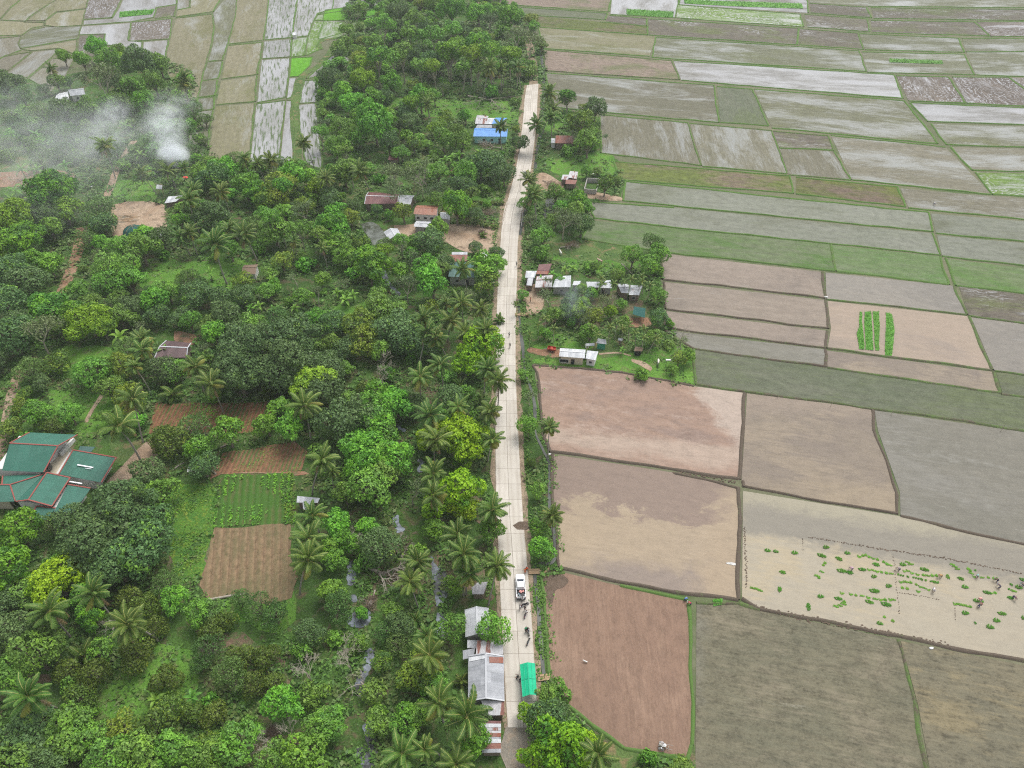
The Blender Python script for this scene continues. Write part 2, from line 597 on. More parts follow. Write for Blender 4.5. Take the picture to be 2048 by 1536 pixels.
M['oldroad'] = soil_mat('old_road', [(0.26, 0.225, 0.18), (0.22, 0.20, 0.165), (0.30, 0.24, 0.18)], 0.25, 2.2, 0.2)
M['shoulder'] = soil_mat('road_shoulder', [(0.30, 0.23, 0.16), (0.22, 0.165, 0.115), (0.10, 0.13, 0.05)], 0.35, 2.2, 0.3)

M['stream'] = water_mat('stream_water', (0.075, 0.08, 0.075), 0.06, (0.24, 0.27, 0.31))  # muddy tone, with sky and tree reflections put into its pale and dark patches
M['pond'] = water_mat('pond_water', (0.085, 0.095, 0.06), 0.06, (0.17, 0.185, 0.16))
M['canal'] = water_mat('canal_water', (0.05, 0.054, 0.045), 0.45)
M['puddle'] = water_mat('puddle_water', (0.2, 0.2, 0.19), 0.1)

# leaves
M['lime'] = leaf_mat('lime_leaves', (0.15, 0.32, 0.02), (0.24, 0.43, 0.02), (0.085, 0.20, 0.025), 0.35, 0.3)
M['limeb'] = leaf_mat('bright_lime_leaves', (0.20, 0.38, 0.012), (0.33, 0.53, 0.014), (0.10, 0.24, 0.02), 0.25, 0.35)
M['green'] = leaf_mat('green_leaves', (0.10, 0.25, 0.032), (0.175, 0.37, 0.04), (0.21, 0.44, 0.035), 0.40, 0.3)
M['mid'] = leaf_mat('mid_green_leaves', (0.105, 0.22, 0.04), (0.185, 0.33, 0.055), (0.21, 0.40, 0.045), 0.45, 0.35)
M['dark'] = leaf_mat('dark_leaves', (0.072, 0.145, 0.046), (0.135, 0.23, 0.068), (0.20, 0.34, 0.04), 0.08, 0.3)
M['olive'] = leaf_mat('olive_leaves', (0.07, 0.125, 0.02), (0.135, 0.205, 0.025), (0.25, 0.33, 0.03), 0.1, 0.7)
M['yellow'] = leaf_mat('yellow_green_leaves', (0.14, 0.24, 0.025), (0.24, 0.34, 0.03), (0.08, 0.16, 0.03), 0.4, 0.4)
M['pale'] = leaf_mat('pale_leaves', (0.125, 0.18, 0.075), (0.20, 0.265, 0.10), (0.09, 0.14, 0.055), 0.4, 0.35)
M['wisp'] = leaf_mat('wispy_leaves', (0.10, 0.195, 0.045), (0.165, 0.285, 0.06), (0.08, 0.155, 0.036), 0.4, 0.35)
M['palm'] = leaf_mat('palm_leaflets', (0.06, 0.125, 0.02), (0.115, 0.20, 0.03), None, 0, 0.3, 0.2, 0.16, 0.02)
M['palmy'] = leaf_mat('yellowing_palm_leaflets', (0.17, 0.21, 0.03), (0.30, 0.28, 0.05), None, 0, 0.3, 0.2, 0.1, 0.01)
M['rachis'] = plain('frond_rib', (0.34, 0.34, 0.10), 0.6)
M['palmdead'] = leaf_mat('dead_frond', (0.20, 0.13, 0.06), (0.30, 0.20, 0.10), None, 0, 0.3, 0.1, 0.1, 0.01)
M['banana'] = leaf_mat('banana_leaves', (0.11, 0.26, 0.03), (0.20, 0.38, 0.05), None, 0, 0.3, 0.25)
M['under'] = leaf_mat('undergrowth_leaves', (0.055, 0.125, 0.024), (0.125, 0.255, 0.04), (0.12, 0.17, 0.045), 0.35, 0.12, 0.15, 0.0, 0.0)
M['underr'] = leaf_mat('verge_leaves', (0.06, 0.14, 0.025), (0.15, 0.28, 0.04), None, 0, 0.1, 0.15, 0.0, 0.0)
M['seed'] = leaf_mat('rice_seedling_leaves', (0.05, 0.18, 0.008), (0.09, 0.28, 0.010), None, 0, 0.3, 0.15, 0.12, 0.01)
M['seedl'] = leaf_mat('loose_seedling_leaves', (0.10, 0.27, 0.02), (0.17, 0.38, 0.03), None, 0, 0.3, 0.15, 0.12, 0.01)
M['bed'] = leaf_mat('nursery_leaves', (0.06, 0.225, 0.008), (0.10, 0.32, 0.010), None, 0, 0.3, 0.12, 0.08, 0.01)
M['bark'] = plain('tree_bark', (0.19, 0.155, 0.12), 0.9)
M['palebark'] = plain('pale_bark', (0.36, 0.32, 0.25), 0.9)
M['palmbark'] = plain('palm_bark', (0.27, 0.245, 0.21), 0.9)
M['deadwood'] = plain('dead_wood', (0.33, 0.29, 0.24), 0.9)
M['brush'] = plain('dead_brush', (0.17, 0.12, 0.085), 0.95)
M['coconut'] = plain('coconut', (0.20, 0.20, 0.05), 0.6)

# buildings
M['r_silver'] = roof_mat('silver_roof', (0.40, 0.41, 0.43), (0.56, 0.57, 0.59), 0.05, rough=0.45)
M['r_grey'] = roof_mat('weathered_grey_roof', (0.29, 0.30, 0.32), (0.40, 0.41, 0.43), 0.02, dirt=0.3)
M['r_white'] = roof_mat('white_roof', (0.44, 0.46, 0.48), (0.70, 0.71, 0.72), 0.14, dirt=0.35)
M['r_rust'] = roof_mat('rust_roof', (0.20, 0.075, 0.055), (0.30, 0.13, 0.09), 0.4)
M['r_patch'] = roof_mat('patchwork_roof', (0.40, 0.39, 0.40), (0.62, 0.61, 0.62), 0.40, (0.15, 0.07, 0.055))
M['r_maroon'] = roof_mat('maroon_roof', (0.13, 0.045, 0.045), (0.18, 0.07, 0.065), 0.0)
M['r_brown'] = roof_mat('brown_roof', (0.085, 0.05, 0.05), (0.14, 0.085, 0.085), 0.15, (0.30, 0.10, 0.06))
M['r_orange'] = roof_mat('orange_roof', (0.30, 0.125, 0.08), (0.36, 0.17, 0.11), 0.2)
M['r_blue'] = roof_mat('blue_roof', (0.10, 0.27, 0.62), (0.13, 0.32, 0.68), 0.0, dirt=0.12)
M['r_green'] = roof_mat('green_roof', (0.028, 0.125, 0.085), (0.036, 0.15, 0.105), 0.0, sheet=1.2, dirt=0.15)
M['r_teal'] = roof_mat('teal_roof', (0.045, 0.115, 0.10), (0.06, 0.14, 0.12), 0.05)
M['r_thatch'] = plain('thatch', (0.20, 0.145, 0.105), 0.95, 0.1)
M['redtrim'] = plain('red_trim', (0.27, 0.075, 0.06), 0.7)
M['skylight'] = plain('skylight_panel', (0.8, 0.82, 0.84), 0.3, 0.5, 0, 0.04)
M['w_white'] = plain('white_wall', (0.62, 0.61, 0.58), 0.85, 0.2, 0, 0.12, 0.5)
M['w_turq'] = plain('turquoise_wall', (0.34, 0.62, 0.62), 0.85, 0.2, 0, 0.1, 0.5)
M['w_block'] = plain('block_wall', (0.34, 0.33, 0.31), 0.95, 0.2, 0, 0.2, 1.0)
M['w_wood'] = plain('board_wall', (0.19, 0.15, 0.115), 0.9, 0.2, 0, 0.3, 1.2)
M['w_green'] = plain('green_wall', (0.05, 0.25, 0.16), 0.8)
M['w_cream'] = plain('cream_wall', (0.50, 0.44, 0.33), 0.9)
M['glass'] = plain('dark_window', (0.03, 0.035, 0.04), 0.15, 0.5, 0, 0.1)
M['frame'] = plain('window_frame', (0.55, 0.55, 0.53), 0.6)
M['wood'] = plain('plain_wood', (0.36, 0.25, 0.15), 0.85, 0.2, 0, 0.25, 2)
M['steel'] = plain('steel', (0.40, 0.41, 0.42), 0.45, 0.5, 0.3)
M['concrete'] = plain('bare_concrete', (0.38, 0.36, 0.33), 0.9, 0.2)
M['tarp'] = plain('green_tarpaulin', (0.004, 0.40, 0.20), 0.6, 0.3, 0, 0.10, 1.2)
M['tarpseam'] = plain('tarpaulin_seam', (0.004, 0.34, 0.185), 0.6)
M['net'] = plain('teal_net', (0.022, 0.088, 0.075), 0.8, 0.2, 0, 0.25, 0.6)
M['whiteplastic'] = plain('white_plastic', (0.72, 0.72, 0.72), 0.5)
M['redpaint'] = plain('red_paint', (0.42, 0.06, 0.035), 0.6)

# vehicles and people
M['carwhite'] = plain('white_car_paint', (0.78, 0.78, 0.78), 0.25, 0.5, 0, 0.02)
M['black'] = plain('black_plastic', (0.022, 0.022, 0.024), 0.5)
M['rubber'] = plain('tyre_rubber', (0.02, 0.02, 0.02), 0.85)
M['chrome'] = plain('chrome', (0.5, 0.5, 0.52), 0.25, 0.5, 0.8)
M['carglass'] = plain('car_glass', (0.03, 0.045, 0.07), 0.08, 0.5)
M['redlamp'] = plain('red_lamp', (0.45, 0.02, 0.02), 0.3)
M['clearlamp'] = plain('clear_lamp', (0.7, 0.7, 0.68), 0.15)
M['paint'] = tinted('painted_metal', 0.4, 0.08)
M['cloth'] = tinted('cloth', 0.9, 0.3)
M['skin'] = plain('skin', (0.27, 0.15, 0.095), 0.6, 0.3, 0, 0.08)
M['hair'] = plain('black_hair', (0.012, 0.010, 0.010), 0.6)
M['eye'] = plain('eye', (0.03, 0.02, 0.02), 0.3)

# paddy fields
W1 = (0.21, 0.215, 0.195)
FM = {
    'pale': field_mat('pale_paddy', (0.17, 0.172, 0.112), (0.135, 0.137, 0.083), (0.145, 0.152, 0.075), 0.44, W1, 0.55, 0.26),
    'pale2': field_mat('pale_grey_paddy', (0.21, 0.195, 0.145), (0.165, 0.155, 0.105), (0.195, 0.18, 0.13), 0.44, W1, 0.5, 0.24),
    'dim': field_mat('dim_paddy', (0.13, 0.125, 0.085), (0.165, 0.155, 0.11), (0.14, 0.13, 0.095), 0.36, W1, 0.6, 0.22),
    'greywater': field_mat('grey_water_paddy', (0.195, 0.205, 0.155), (0.225, 0.23, 0.185), (0.15, 0.155, 0.105), 0.1, W1, 0.6, 0.24, speck=0.3),
    'green': field_mat('green_paddy', (0.115, 0.175, 0.06), (0.165, 0.195, 0.11), (0.09, 0.175, 0.04), 0.08, W1, 0.55, 0.25),
    'dark': field_mat('dark_green_paddy', (0.112, 0.128, 0.078), (0.145, 0.15, 0.105), (0.12, 0.14, 0.07), 0.04, W1, 0.45, 0.24),
    'olive': field_mat('olive_fallow', (0.135, 0.16, 0.035), (0.105, 0.125, 0.04), (0.165, 0.125, 0.09), 0.0, W1, 0.4, 0.4),
    'pink': field_mat('pink_mud', (0.255, 0.205, 0.165), (0.295, 0.24, 0.195), (0.22, 0.18, 0.148), 0.12, (0.26, 0.24, 0.215), 0.6, 0.15, rough=0.75),
    'greymud': field_mat('grey_mud', (0.215, 0.195, 0.168), (0.24, 0.212, 0.178), (0.19, 0.172, 0.148), 0.14, (0.23, 0.22, 0.20), 0.6, 0.15, rough=0.65),
    'peach': field_mat('peach_mud', (0.34, 0.238, 0.172), (0.30, 0.212, 0.16), (0.265, 0.195, 0.155), 0.0, (0.46, 0.42, 0.38), 0.6, 0.2, rough=0.85, patch=0.03, amt=0.0, lightcol=(0.43, 0.355, 0.295), light=0.45, speck=0.5, lines=0.35, bands=((0.06, -1, 10, 1.6, 8, (0.40, 0.315, 0.245)), (0.03, -1, 14.5, 1.6, 9, (0.33, 0.235, 0.175)), (0.9, 0.45, 22.5, 1.6, 12, (0.42, 0.345, 0.28)))),
    'mauve': field_mat('mauve_water', (0.36, 0.285, 0.19), (0.335, 0.265, 0.18), (0.375, 0.30, 0.205), 0.0, (0.36, 0.30, 0.22), 0.2, 0.13, rough=0.6, patch=0.03, amt=0.0, speck=0.5, bands=((-0.12, 1, 2.0, 1.2, 22, (0.235, 0.175, 0.135)), (0.2, -1, 12, 2.5, 12, (0.25, 0.20, 0.16)), (1, -0.3, 17, 3, 12, (0.345, 0.27, 0.18)))),
    'plant': field_mat('planting_water', (0.35, 0.295, 0.215), (0.33, 0.285, 0.215), (0.37, 0.30, 0.20), 0.0, (0.40, 0.35, 0.27), 0.15, 0.10, rough=0.5, patch=0.03, amt=0.0, speck=0.3, bands=((0, 1, 5.5, 1.2, 9, (0.215, 0.19, 0.15)), (0, 1, 13.5, 1.5, 7, (0.30, 0.265, 0.19)), (-1, 0, 30, 4, 14, (0.35, 0.28, 0.185)))),
    'mudbrown': field_mat('brown_mud', (0.205, 0.165, 0.135), (0.235, 0.19, 0.145), (0.27, 0.215, 0.16), 0.0, (0.31, 0.26, 0.215), 0.25, 0.15, rough=0.7, patch=0.03, amt=0.02, speck=0.3, bands=((0.3, -1, 9, 4, 16, (0.285, 0.225, 0.16)), (-0.2, 1, 15, 3, 10, (0.265, 0.21, 0.165)))),
    'slate': field_mat('slate_mud', (0.178, 0.170, 0.135), (0.20, 0.188, 0.15), (0.215, 0.205, 0.172), 0.0, (0.25, 0.245, 0.215), 0.5, 0.13, rough=0.75, patch=0.02, amt=0.02, lightcol=(0.25, 0.245, 0.215), light=0.35),
    'tilled': field_mat('tilled_soil', (0.262, 0.170, 0.118), (0.235, 0.152, 0.108), (0.28, 0.185, 0.13), 0.0, (0.2, 0.2, 0.2), 0.5, 0.2, patch=0.04, amt=0.0, speck=0.3, lines=0.9, bands=((0.15, 1, 17, 6, 14, (0.30, 0.21, 0.155)),)),
    'stubble': field_mat('young_rice', (0.172, 0.155, 0.102), (0.145, 0.138, 0.092), (0.195, 0.172, 0.118), 0.0, (0.235, 0.23, 0.185), 0.55, 0.36, patch=0.035, amt=0.0, gscale=2.2, speck=0.5, lines=0.7, bands=((-1, 0.1, 19.5, 2.5, 8, (0.185, 0.178, 0.138)), (1, 0.45, 24, 2, 9, (0.19, 0.18, 0.138)), (0.1, 1, 15, 4, 12, (0.142, 0.14, 0.10)))),
    'stubble2': field_mat('yellow_young_rice', (0.19, 0.168, 0.108), (0.155, 0.145, 0.098), (0.22, 0.187, 0.11), 0.0, (0.25, 0.24, 0.19), 0.3, 0.42, patch=0.035, amt=0.0, gscale=1.8, speck=0.9, bands=((-0.1, -1, 14, 6, 14, (0.165, 0.15, 0.10)),)),
    'tan': field_mat('tan_paddy', (0.25, 0.23, 0.15), (0.21, 0.195, 0.115), (0.175, 0.172, 0.08), 0.28, (0.25, 0.25, 0.215), 0.65, 0.22),
    'plough': field_mat('ploughed_strip', (0.215, 0.165, 0.13), (0.25, 0.20, 0.155), (0.14, 0.15, 0.07), 0.0, W1, 0.7, 0.35),
    'white': field_mat('white_water', (0.25, 0.245, 0.23), (0.27, 0.265, 0.25), (0.18, 0.168, 0.135), 0.55, (0.285, 0.285, 0.285), 0.6, 0.18),
    'swirl': field_mat('churned_mud', (0.155, 0.13, 0.105), (0.125, 0.105, 0.085), (0.18, 0.15, 0.12), 0.30, (0.29, 0.29, 0.30), 0.4, 0.3, swirl=1.0),
    'swirlb': field_mat('churned_brown', (0.15, 0.13, 0.10), (0.12, 0.108, 0.08), (0.125, 0.14, 0.06), 0.22, (0.25, 0.25, 0.25), 0.6, 0.34, swirl=0.35),
    'swirlg': field_mat('churned_green', (0.115, 0.205, 0.04), (0.15, 0.245, 0.05), (0.11, 0.17, 0.05), 0.40, (0.33, 0.33, 0.32), 0.4, 0.3, swirl=1.0),
    'rows': field_mat('green_rowed_water', (0.30, 0.30, 0.285), (0.28, 0.28, 0.27), None, 0.55, (0.30, 0.30, 0.30), 0.5, 0.15, rows=1.0, rowcol=(0.085, 0.115, 0.05)),
    'bright': field_mat('bright_seedlings', (0.10, 0.30, 0.012), (0.13, 0.35, 0.02), (0.10, 0.26, 0.015), 0.0, (0.3, 0.3, 0.3), 0.5, 0.25),
}
# ------------------------------------------------------------------ land
def inside(p, poly):
    x, y = p[0], p[1]
    c = False
    n = len(poly)
    for i in range(n):
        x1, y1 = poly[i][0], poly[i][1]
        x2, y2 = poly[i - 1][0], poly[i - 1][1]
        if (y1 > y) != (y2 > y) and x < (x2 - x1) * (y - y1) / (y2 - y1) + x1:
            c = not c
    return c


def jig(poly, step=2.5, amp=0.35, seed=0):
    """outline with small wobbles, as worn ground has"""
    out = []
    n = len(poly)
    for i in range(n):
        a, b = Vector(poly[i]), Vector(poly[(i + 1) % n])
        k = max(1, int((b - a).length / step))
        for j in range(k):
            p = a.lerp(b, j / k)
            w = noise.noise_vector(Vector((p.x * 0.21 + seed, p.y * 0.21, seed * 1.7))) * amp * 1.6
            out.append(Vector((p.x + w.x, p.y + w.y, p.z)))
    return out


def jig_line(pts, amp=0.4, seed=0):
    return [Vector((p.x + noise.noise(Vector((p.x * .3, p.y * .3, seed))) * amp, p.y, p.z)) for p in pts]


def smooth_line(pts, k=6):
    pts = [Vector(p) for p in pts]
    out = []
    for i in range(len(pts) - 1):
        p0, p1, p2, p3 = pts[max(i - 1, 0)], pts[i], pts[i + 1], pts[min(i + 2, len(pts) - 1)]
        for j in range(k):
            u = j / k
            out.append(0.5 * ((2 * p1) + (p2 - p0) * u + (2 * p0 - 5 * p1 + 4 * p2 - p3) * u * u + (3 * p1 - p0 - 3 * p2 + p3) * u ** 3))
    out.append(pts[-1])
    return out


def flat_poly(mb, ring, z, axis=None, centre=False):
    """ear-clipped flat sheet with a UV in metres, u along AXIS"""
    from mathutils.geometry import tessellate_polygon
    ring = [Vector((p[0], p[1], 0)) for p in ring]
    if axis is None:
        e = max(((ring[(i + 1) % len(ring)] - ring[i]) for i in range(len(ring))), key=lambda q: q.length)
        axis = e.normalized()
    ax = Vector((axis[0], axis[1], 0)).normalized()
    ay = Vector((-ax.y, ax.x, 0))
    mid = sum(ring, Vector()) / len(ring) if centre else Vector()
    for tri in tessellate_polygon([ring]):
        q = [ring[k] for k in tri]
        if (q[1] - q[0]).cross(q[2] - q[0]).z < 0:
            q.reverse()
        mb.face([(p.x, p.y, z) for p in q], 0, [((p - mid).dot(ax), (p - mid).dot(ay)) for p in q])


Z = {'n': 0.0}


def layer():
    Z['n'] += 0.0011
    return 0.02 + Z['n']


def patch(name, px, mat, amp=0.5, kind='structure', axis=None, step=2.0, k=0):
    ring = [P(*q) for q in px]
    if k:
        ring = smooth_line(ring + [ring[0]], k)[:-1]
    ring = jig(ring, step, amp, len(name) + px[0][0])
    mb = MB()
    flat_poly(mb, ring, layer(), axis)
    return struct(name, mb, M[mat] if isinstance(mat, str) else mat, kind=kind)


def ribbon(name, left, right, z, mat, uv_w=2.0, kind='structure'):
    mb = MB()
    d = 0.0
    for i in range(len(left) - 1):
        a, b, c, e = left[i], right[i], right[i + 1], left[i + 1]
        L = ((a + b) / 2 - (c + e) / 2).length
        mb.face([(a.x, a.y, z), (b.x, b.y, z), (c.x, c.y, z), (e.x, e.y, z)], 0, [(0, d), (uv_w, d), (uv_w, d + L), (0, d + L)])
        d += L
    return struct(name, mb, M[mat], kind=kind)


def strip(name, line_px, w, mat, amp=0.25, k=5, z=None, taper=False):
    pts = smooth_line([P(*q) for q in line_px], k)
    L, R = [], []
    for i, p in enumerate(pts):
        t = (pts[min(i + 1, len(pts) - 1)] - pts[max(i - 1, 0)]).normalized()
        nrm = Vector((-t.y, t.x, 0))
        tp = min(1, i / 3, (len(pts) - 1 - i) / 3) if taper else 1
        ww = w[0] + (w[1] - w[0]) * i / (len(pts) - 1) if isinstance(w, tuple) else w
        j = noise.noise(Vector((p.x * 0.15, p.y * 0.15, 3.1))) * amp
        j2 = noise.noise(Vector((p.x * 0.15, p.y * 0.15, 9.1))) * amp
        if taper:
            j += .35 * noise.noise(Vector((p.x * 1.1, p.y * 1.1, 1.1)))
            j2 += .35 * noise.noise(Vector((p.x * 1.1, p.y * 1.1, 5.1)))
        L.append(p + nrm * (ww / 2 + j) * tp)
        R.append(p - nrm * (ww / 2 + j2) * tp)
    return ribbon(name, L, R, layer() if z is None else z, mat)


# ground: one sheet out to the horizon
mb = MB()
n = 24
for i in range(n):
    for j in range(n):
        x0, x1 = -2400 + 4800 * i / n, -2400 + 4800 * (i + 1) / n
        y0, y1 = -900 + 3900 * j / n, -900 + 3900 * (j + 1) / n
        mb.face([(x0, y0, -0.02), (x1, y0, -0.02), (x1, y1, -0.02), (x0, y1, -0.02)])
struct('ground', mb, M['far'])

WOOD = [(700, -20), (960, -20), (1052, 30), (1092, 100), (1092, 150), (1100, 215), (1200, 232), (1202, 305), (1236, 320), (1250, 362), (1240, 402), (1175, 405), (1185, 440), (1160, 478),
        (1300, 502), (1318, 510), (1330, 640), (1385, 699), (1390, 772), (1250, 757), (1070, 731), (1078, 800), (1100, 905), (1105, 1010), (1115, 1135), (1130, 1142), (1082, 1150), (1088, 1260), (1098, 1358), (1130, 1410),
        (1183, 1457), (1248, 1499), (1344, 1519), (1384, 1530), (1386, 1600), (-160, 1600), (-220, 560), (-160, 185), (20, 160), (100, 155), (330, 112), (392, 150), (392, 205), (420, 300), (440, 322), (500, 325),
        (560, 330), (590, 322), (645, 322), (640, 250), (625, 200), (650, 140), (690, 90)]
wood_w = [P(*q) for q in WOOD]
mb = MB()
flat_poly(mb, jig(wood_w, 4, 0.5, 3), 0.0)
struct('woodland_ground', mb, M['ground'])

# ---- clearings and worn ground (photo outlines laid on the ground)
CLEAR = {
    'lawn': [
        [(205, 1370), (330, 1290), (420, 1330), (400, 1400), (300, 1440), (200, 1440)],
        [(95, 775), (210, 790), (260, 830), (190, 870), (110, 850)],
        [(420, 640), (560, 640), (740, 600), (740, 625), (600, 655)],
        [(790, 195), (1010, 205), (1045, 230), (1030, 250), (900, 235), (780, 225)],
        [(930, 370), (1020, 360), (1015, 410), (930, 405)],
        [(300, 520), (480, 525), (470, 575), (330, 590), (280, 560)],
        [(230, 360), (310, 360), (305, 405), (225, 400)],
        [(1055, 700), (1100, 670), (1180, 680), (1170, 700)],
        [(1190, 720), (1390, 690), (1390, 770), (1280, 757), (1075, 731), (1120, 715)],
        [(1060, 500), (1200, 480), (1300, 505), (1310, 530), (1200, 545), (1100, 520)],
        [(1090, 320), (1200, 305), (1235, 330), (1230, 350), (1110, 350)],
        [(120, 690), (270, 700), (240, 760), (100, 750)],
        [(440, 1180), (580, 1180), (560, 1250), (430, 1240)],
        [(1100, 215), (1150, 225), (1150, 250), (1090, 260)],
    ],
    'scrub': [
        [(200, 870), (300, 880), (440, 850), (430, 940), (330, 960), (250, 940)],
        [(1060, 470), (1180, 480), (1310, 505), (1300, 525), (1180, 520), (1060, 500)],
        [(880, 415), (1010, 410), (1005, 455), (900, 455)],
        [(0, 305), (200, 300), (210, 350), (60, 380), (0, 360)],
        [(640, 330), (720, 380), (690, 400), (640, 370)],
        [(1190, 1470), (1270, 1500), (1390, 1525), (1390, 1560), (1190, 1560)],
        [(780, 280), (880, 260), (900, 330), (800, 320)],
        [(1180, 690), (1260, 670), (1290, 700), (1200, 715)],
    ],
    'litter': [
        [(385, 1275), (490, 1270), (570, 1340), (560, 1400), (470, 1390), (420, 1330)],
        [(880, 420), (1000, 420), (995, 450), (890, 448)],
        [(500, 1480), (600, 1470), (620, 1530), (500, 1530)],
        [(780, 1120), (880, 1090), (960, 1110), (940, 1190), (800, 1190)],
        [(970, 1020), (992, 1020), (995, 1180), (960, 1190)],
        [(830, 730), (880, 760), (870, 830), (830, 800)],
        [(340, 1080), (410, 1060), (400, 1150), (340, 1160)],
        [(1070, 595), (1240, 590), (1300, 640), (1200, 660), (1080, 640)],
        [(30, 1330), (110, 1360), (60, 1430), (0, 1420)],
        [(980, 600), (992, 600), (988, 660), (960, 650)],
    ],
    'dirt': [
        [(222, 410), (275, 402), (330, 412), (332, 460), (290, 480), (225, 470)],
        [(790, 452), (860, 448), (1002, 455), (1000, 500), (930, 505), (880, 480), (800, 470)],
        [(1040, 575), (1080, 570), (1085, 620), (1050, 625)],
        [(1170, 380), (1240, 395), (1236, 402), (1160, 395)],
        [(300, 880), (320, 930), (230, 985), (215, 960)],
        [(1055, 355), (1090, 345), (1125, 372), (1100, 385), (1060, 380)],
        [(1262, 716), (1285, 722), (1302, 733), (1296, 738), (1278, 728), (1262, 722)],
    ],
    'reddirt': [
        [(205, 1010), (260, 970), (270, 1000), (215, 1040)],
        [(1060, 695), (1130, 702), (1125, 715), (1055, 708)],
        [(1255, 640), (1300, 635), (1300, 655), (1260, 655)],
        [(350, 660), (388, 668), (385, 690), (350, 685)],
        [(0, 345), (110, 340), (150, 355), (0, 375)],
        [(420, 930), (600, 945), (590, 952), (440, 950), (425, 975)],
    ],
    'flowers': [
        [(345, 960), (430, 965), (425, 1050), (410, 1130), (340, 1170), (330, 1060)],
    ],
}
NAMES = {'lawn': ('grass_clearing', 'stuff'), 'scrub': ('rough_grass', 'stuff'), 'litter': ('leaf_litter', 'stuff'), 'dirt': ('bare_dirt', 'structure'), 'reddirt': ('red_earth', 'structure'), 'flowers': ('flowering_ground_cover', 'stuff')}
OPEN = []
BARE = []
for key, polys in CLEAR.items():
    for qi, q in enumerate(polys):
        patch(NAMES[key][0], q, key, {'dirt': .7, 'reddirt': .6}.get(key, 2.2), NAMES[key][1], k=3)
        if key in ('dirt', 'reddirt') or (key == 'lawn' and qi in (0, 1, 2, 3, 5, 6, 8, 9, 10, 11)):
            OPEN.append([P(*a) for a in q])
            if key != 'lawn':
                BARE.append(OPEN[-1])

# garden plots with planted rows
def plot(px, mat, axis_px):
    a, b = P(*axis_px[0]), P(*axis_px[1])
    OPEN.append([P(*q) for q in px])
    BARE.append(OPEN[-1])
    return patch('garden_plot', px, mat, 0.55, axis=(b - a))


C4 = lambda pts: T(0, 500, pts)
C7 = lambda pts: T(0, 1016, pts)
m1 = rowed_mat('garden_orange', (0.185, 0.09, 0.05), (0.065, 0.115, 0.03), 1.05, 0.44, ridge=0.12)
m2 = rowed_mat('garden_furrowed', (0.20, 0.105, 0.06), (0.09, 0.125, 0.04), 1.0, 0.42, ridge=0.12)
m3 = rowed_mat('garden_leafy', (0.14, 0.095, 0.055), (0.055, 0.12, 0.022), 1.5, 0.70, edge=0.25, ridge=0.12)
m4 = rowed_mat('garden_dry', (0.20, 0.128, 0.076), (0.12, 0.115, 0.055), 1.7, 0.44, (0.30, 0.205, 0.125), edge=0.3, ridge=0.09)
plot(C4([(905, 900), (1570, 890), (1600, 945), (1480, 1075), (870, 1075)]), m1, ((310, 870), (345, 800)))
plot(C4([(1300, 1190), (1730, 1120), (1790, 1180), (1760, 1295), (1310, 1310), (1265, 1290)]), m2, ((445, 945), (470, 890)))
plot([(443, 952), (590, 946), (590, 1048), (428, 1056)], m3, ((500, 1050), (508, 950)))
plot(C7([(1250, 110), (1690, 95), (1730, 400), (1710, 520), (1590, 570), (1440, 520), (1220, 535), (1165, 460)]), m4, ((480, 1180), (487, 1060)))

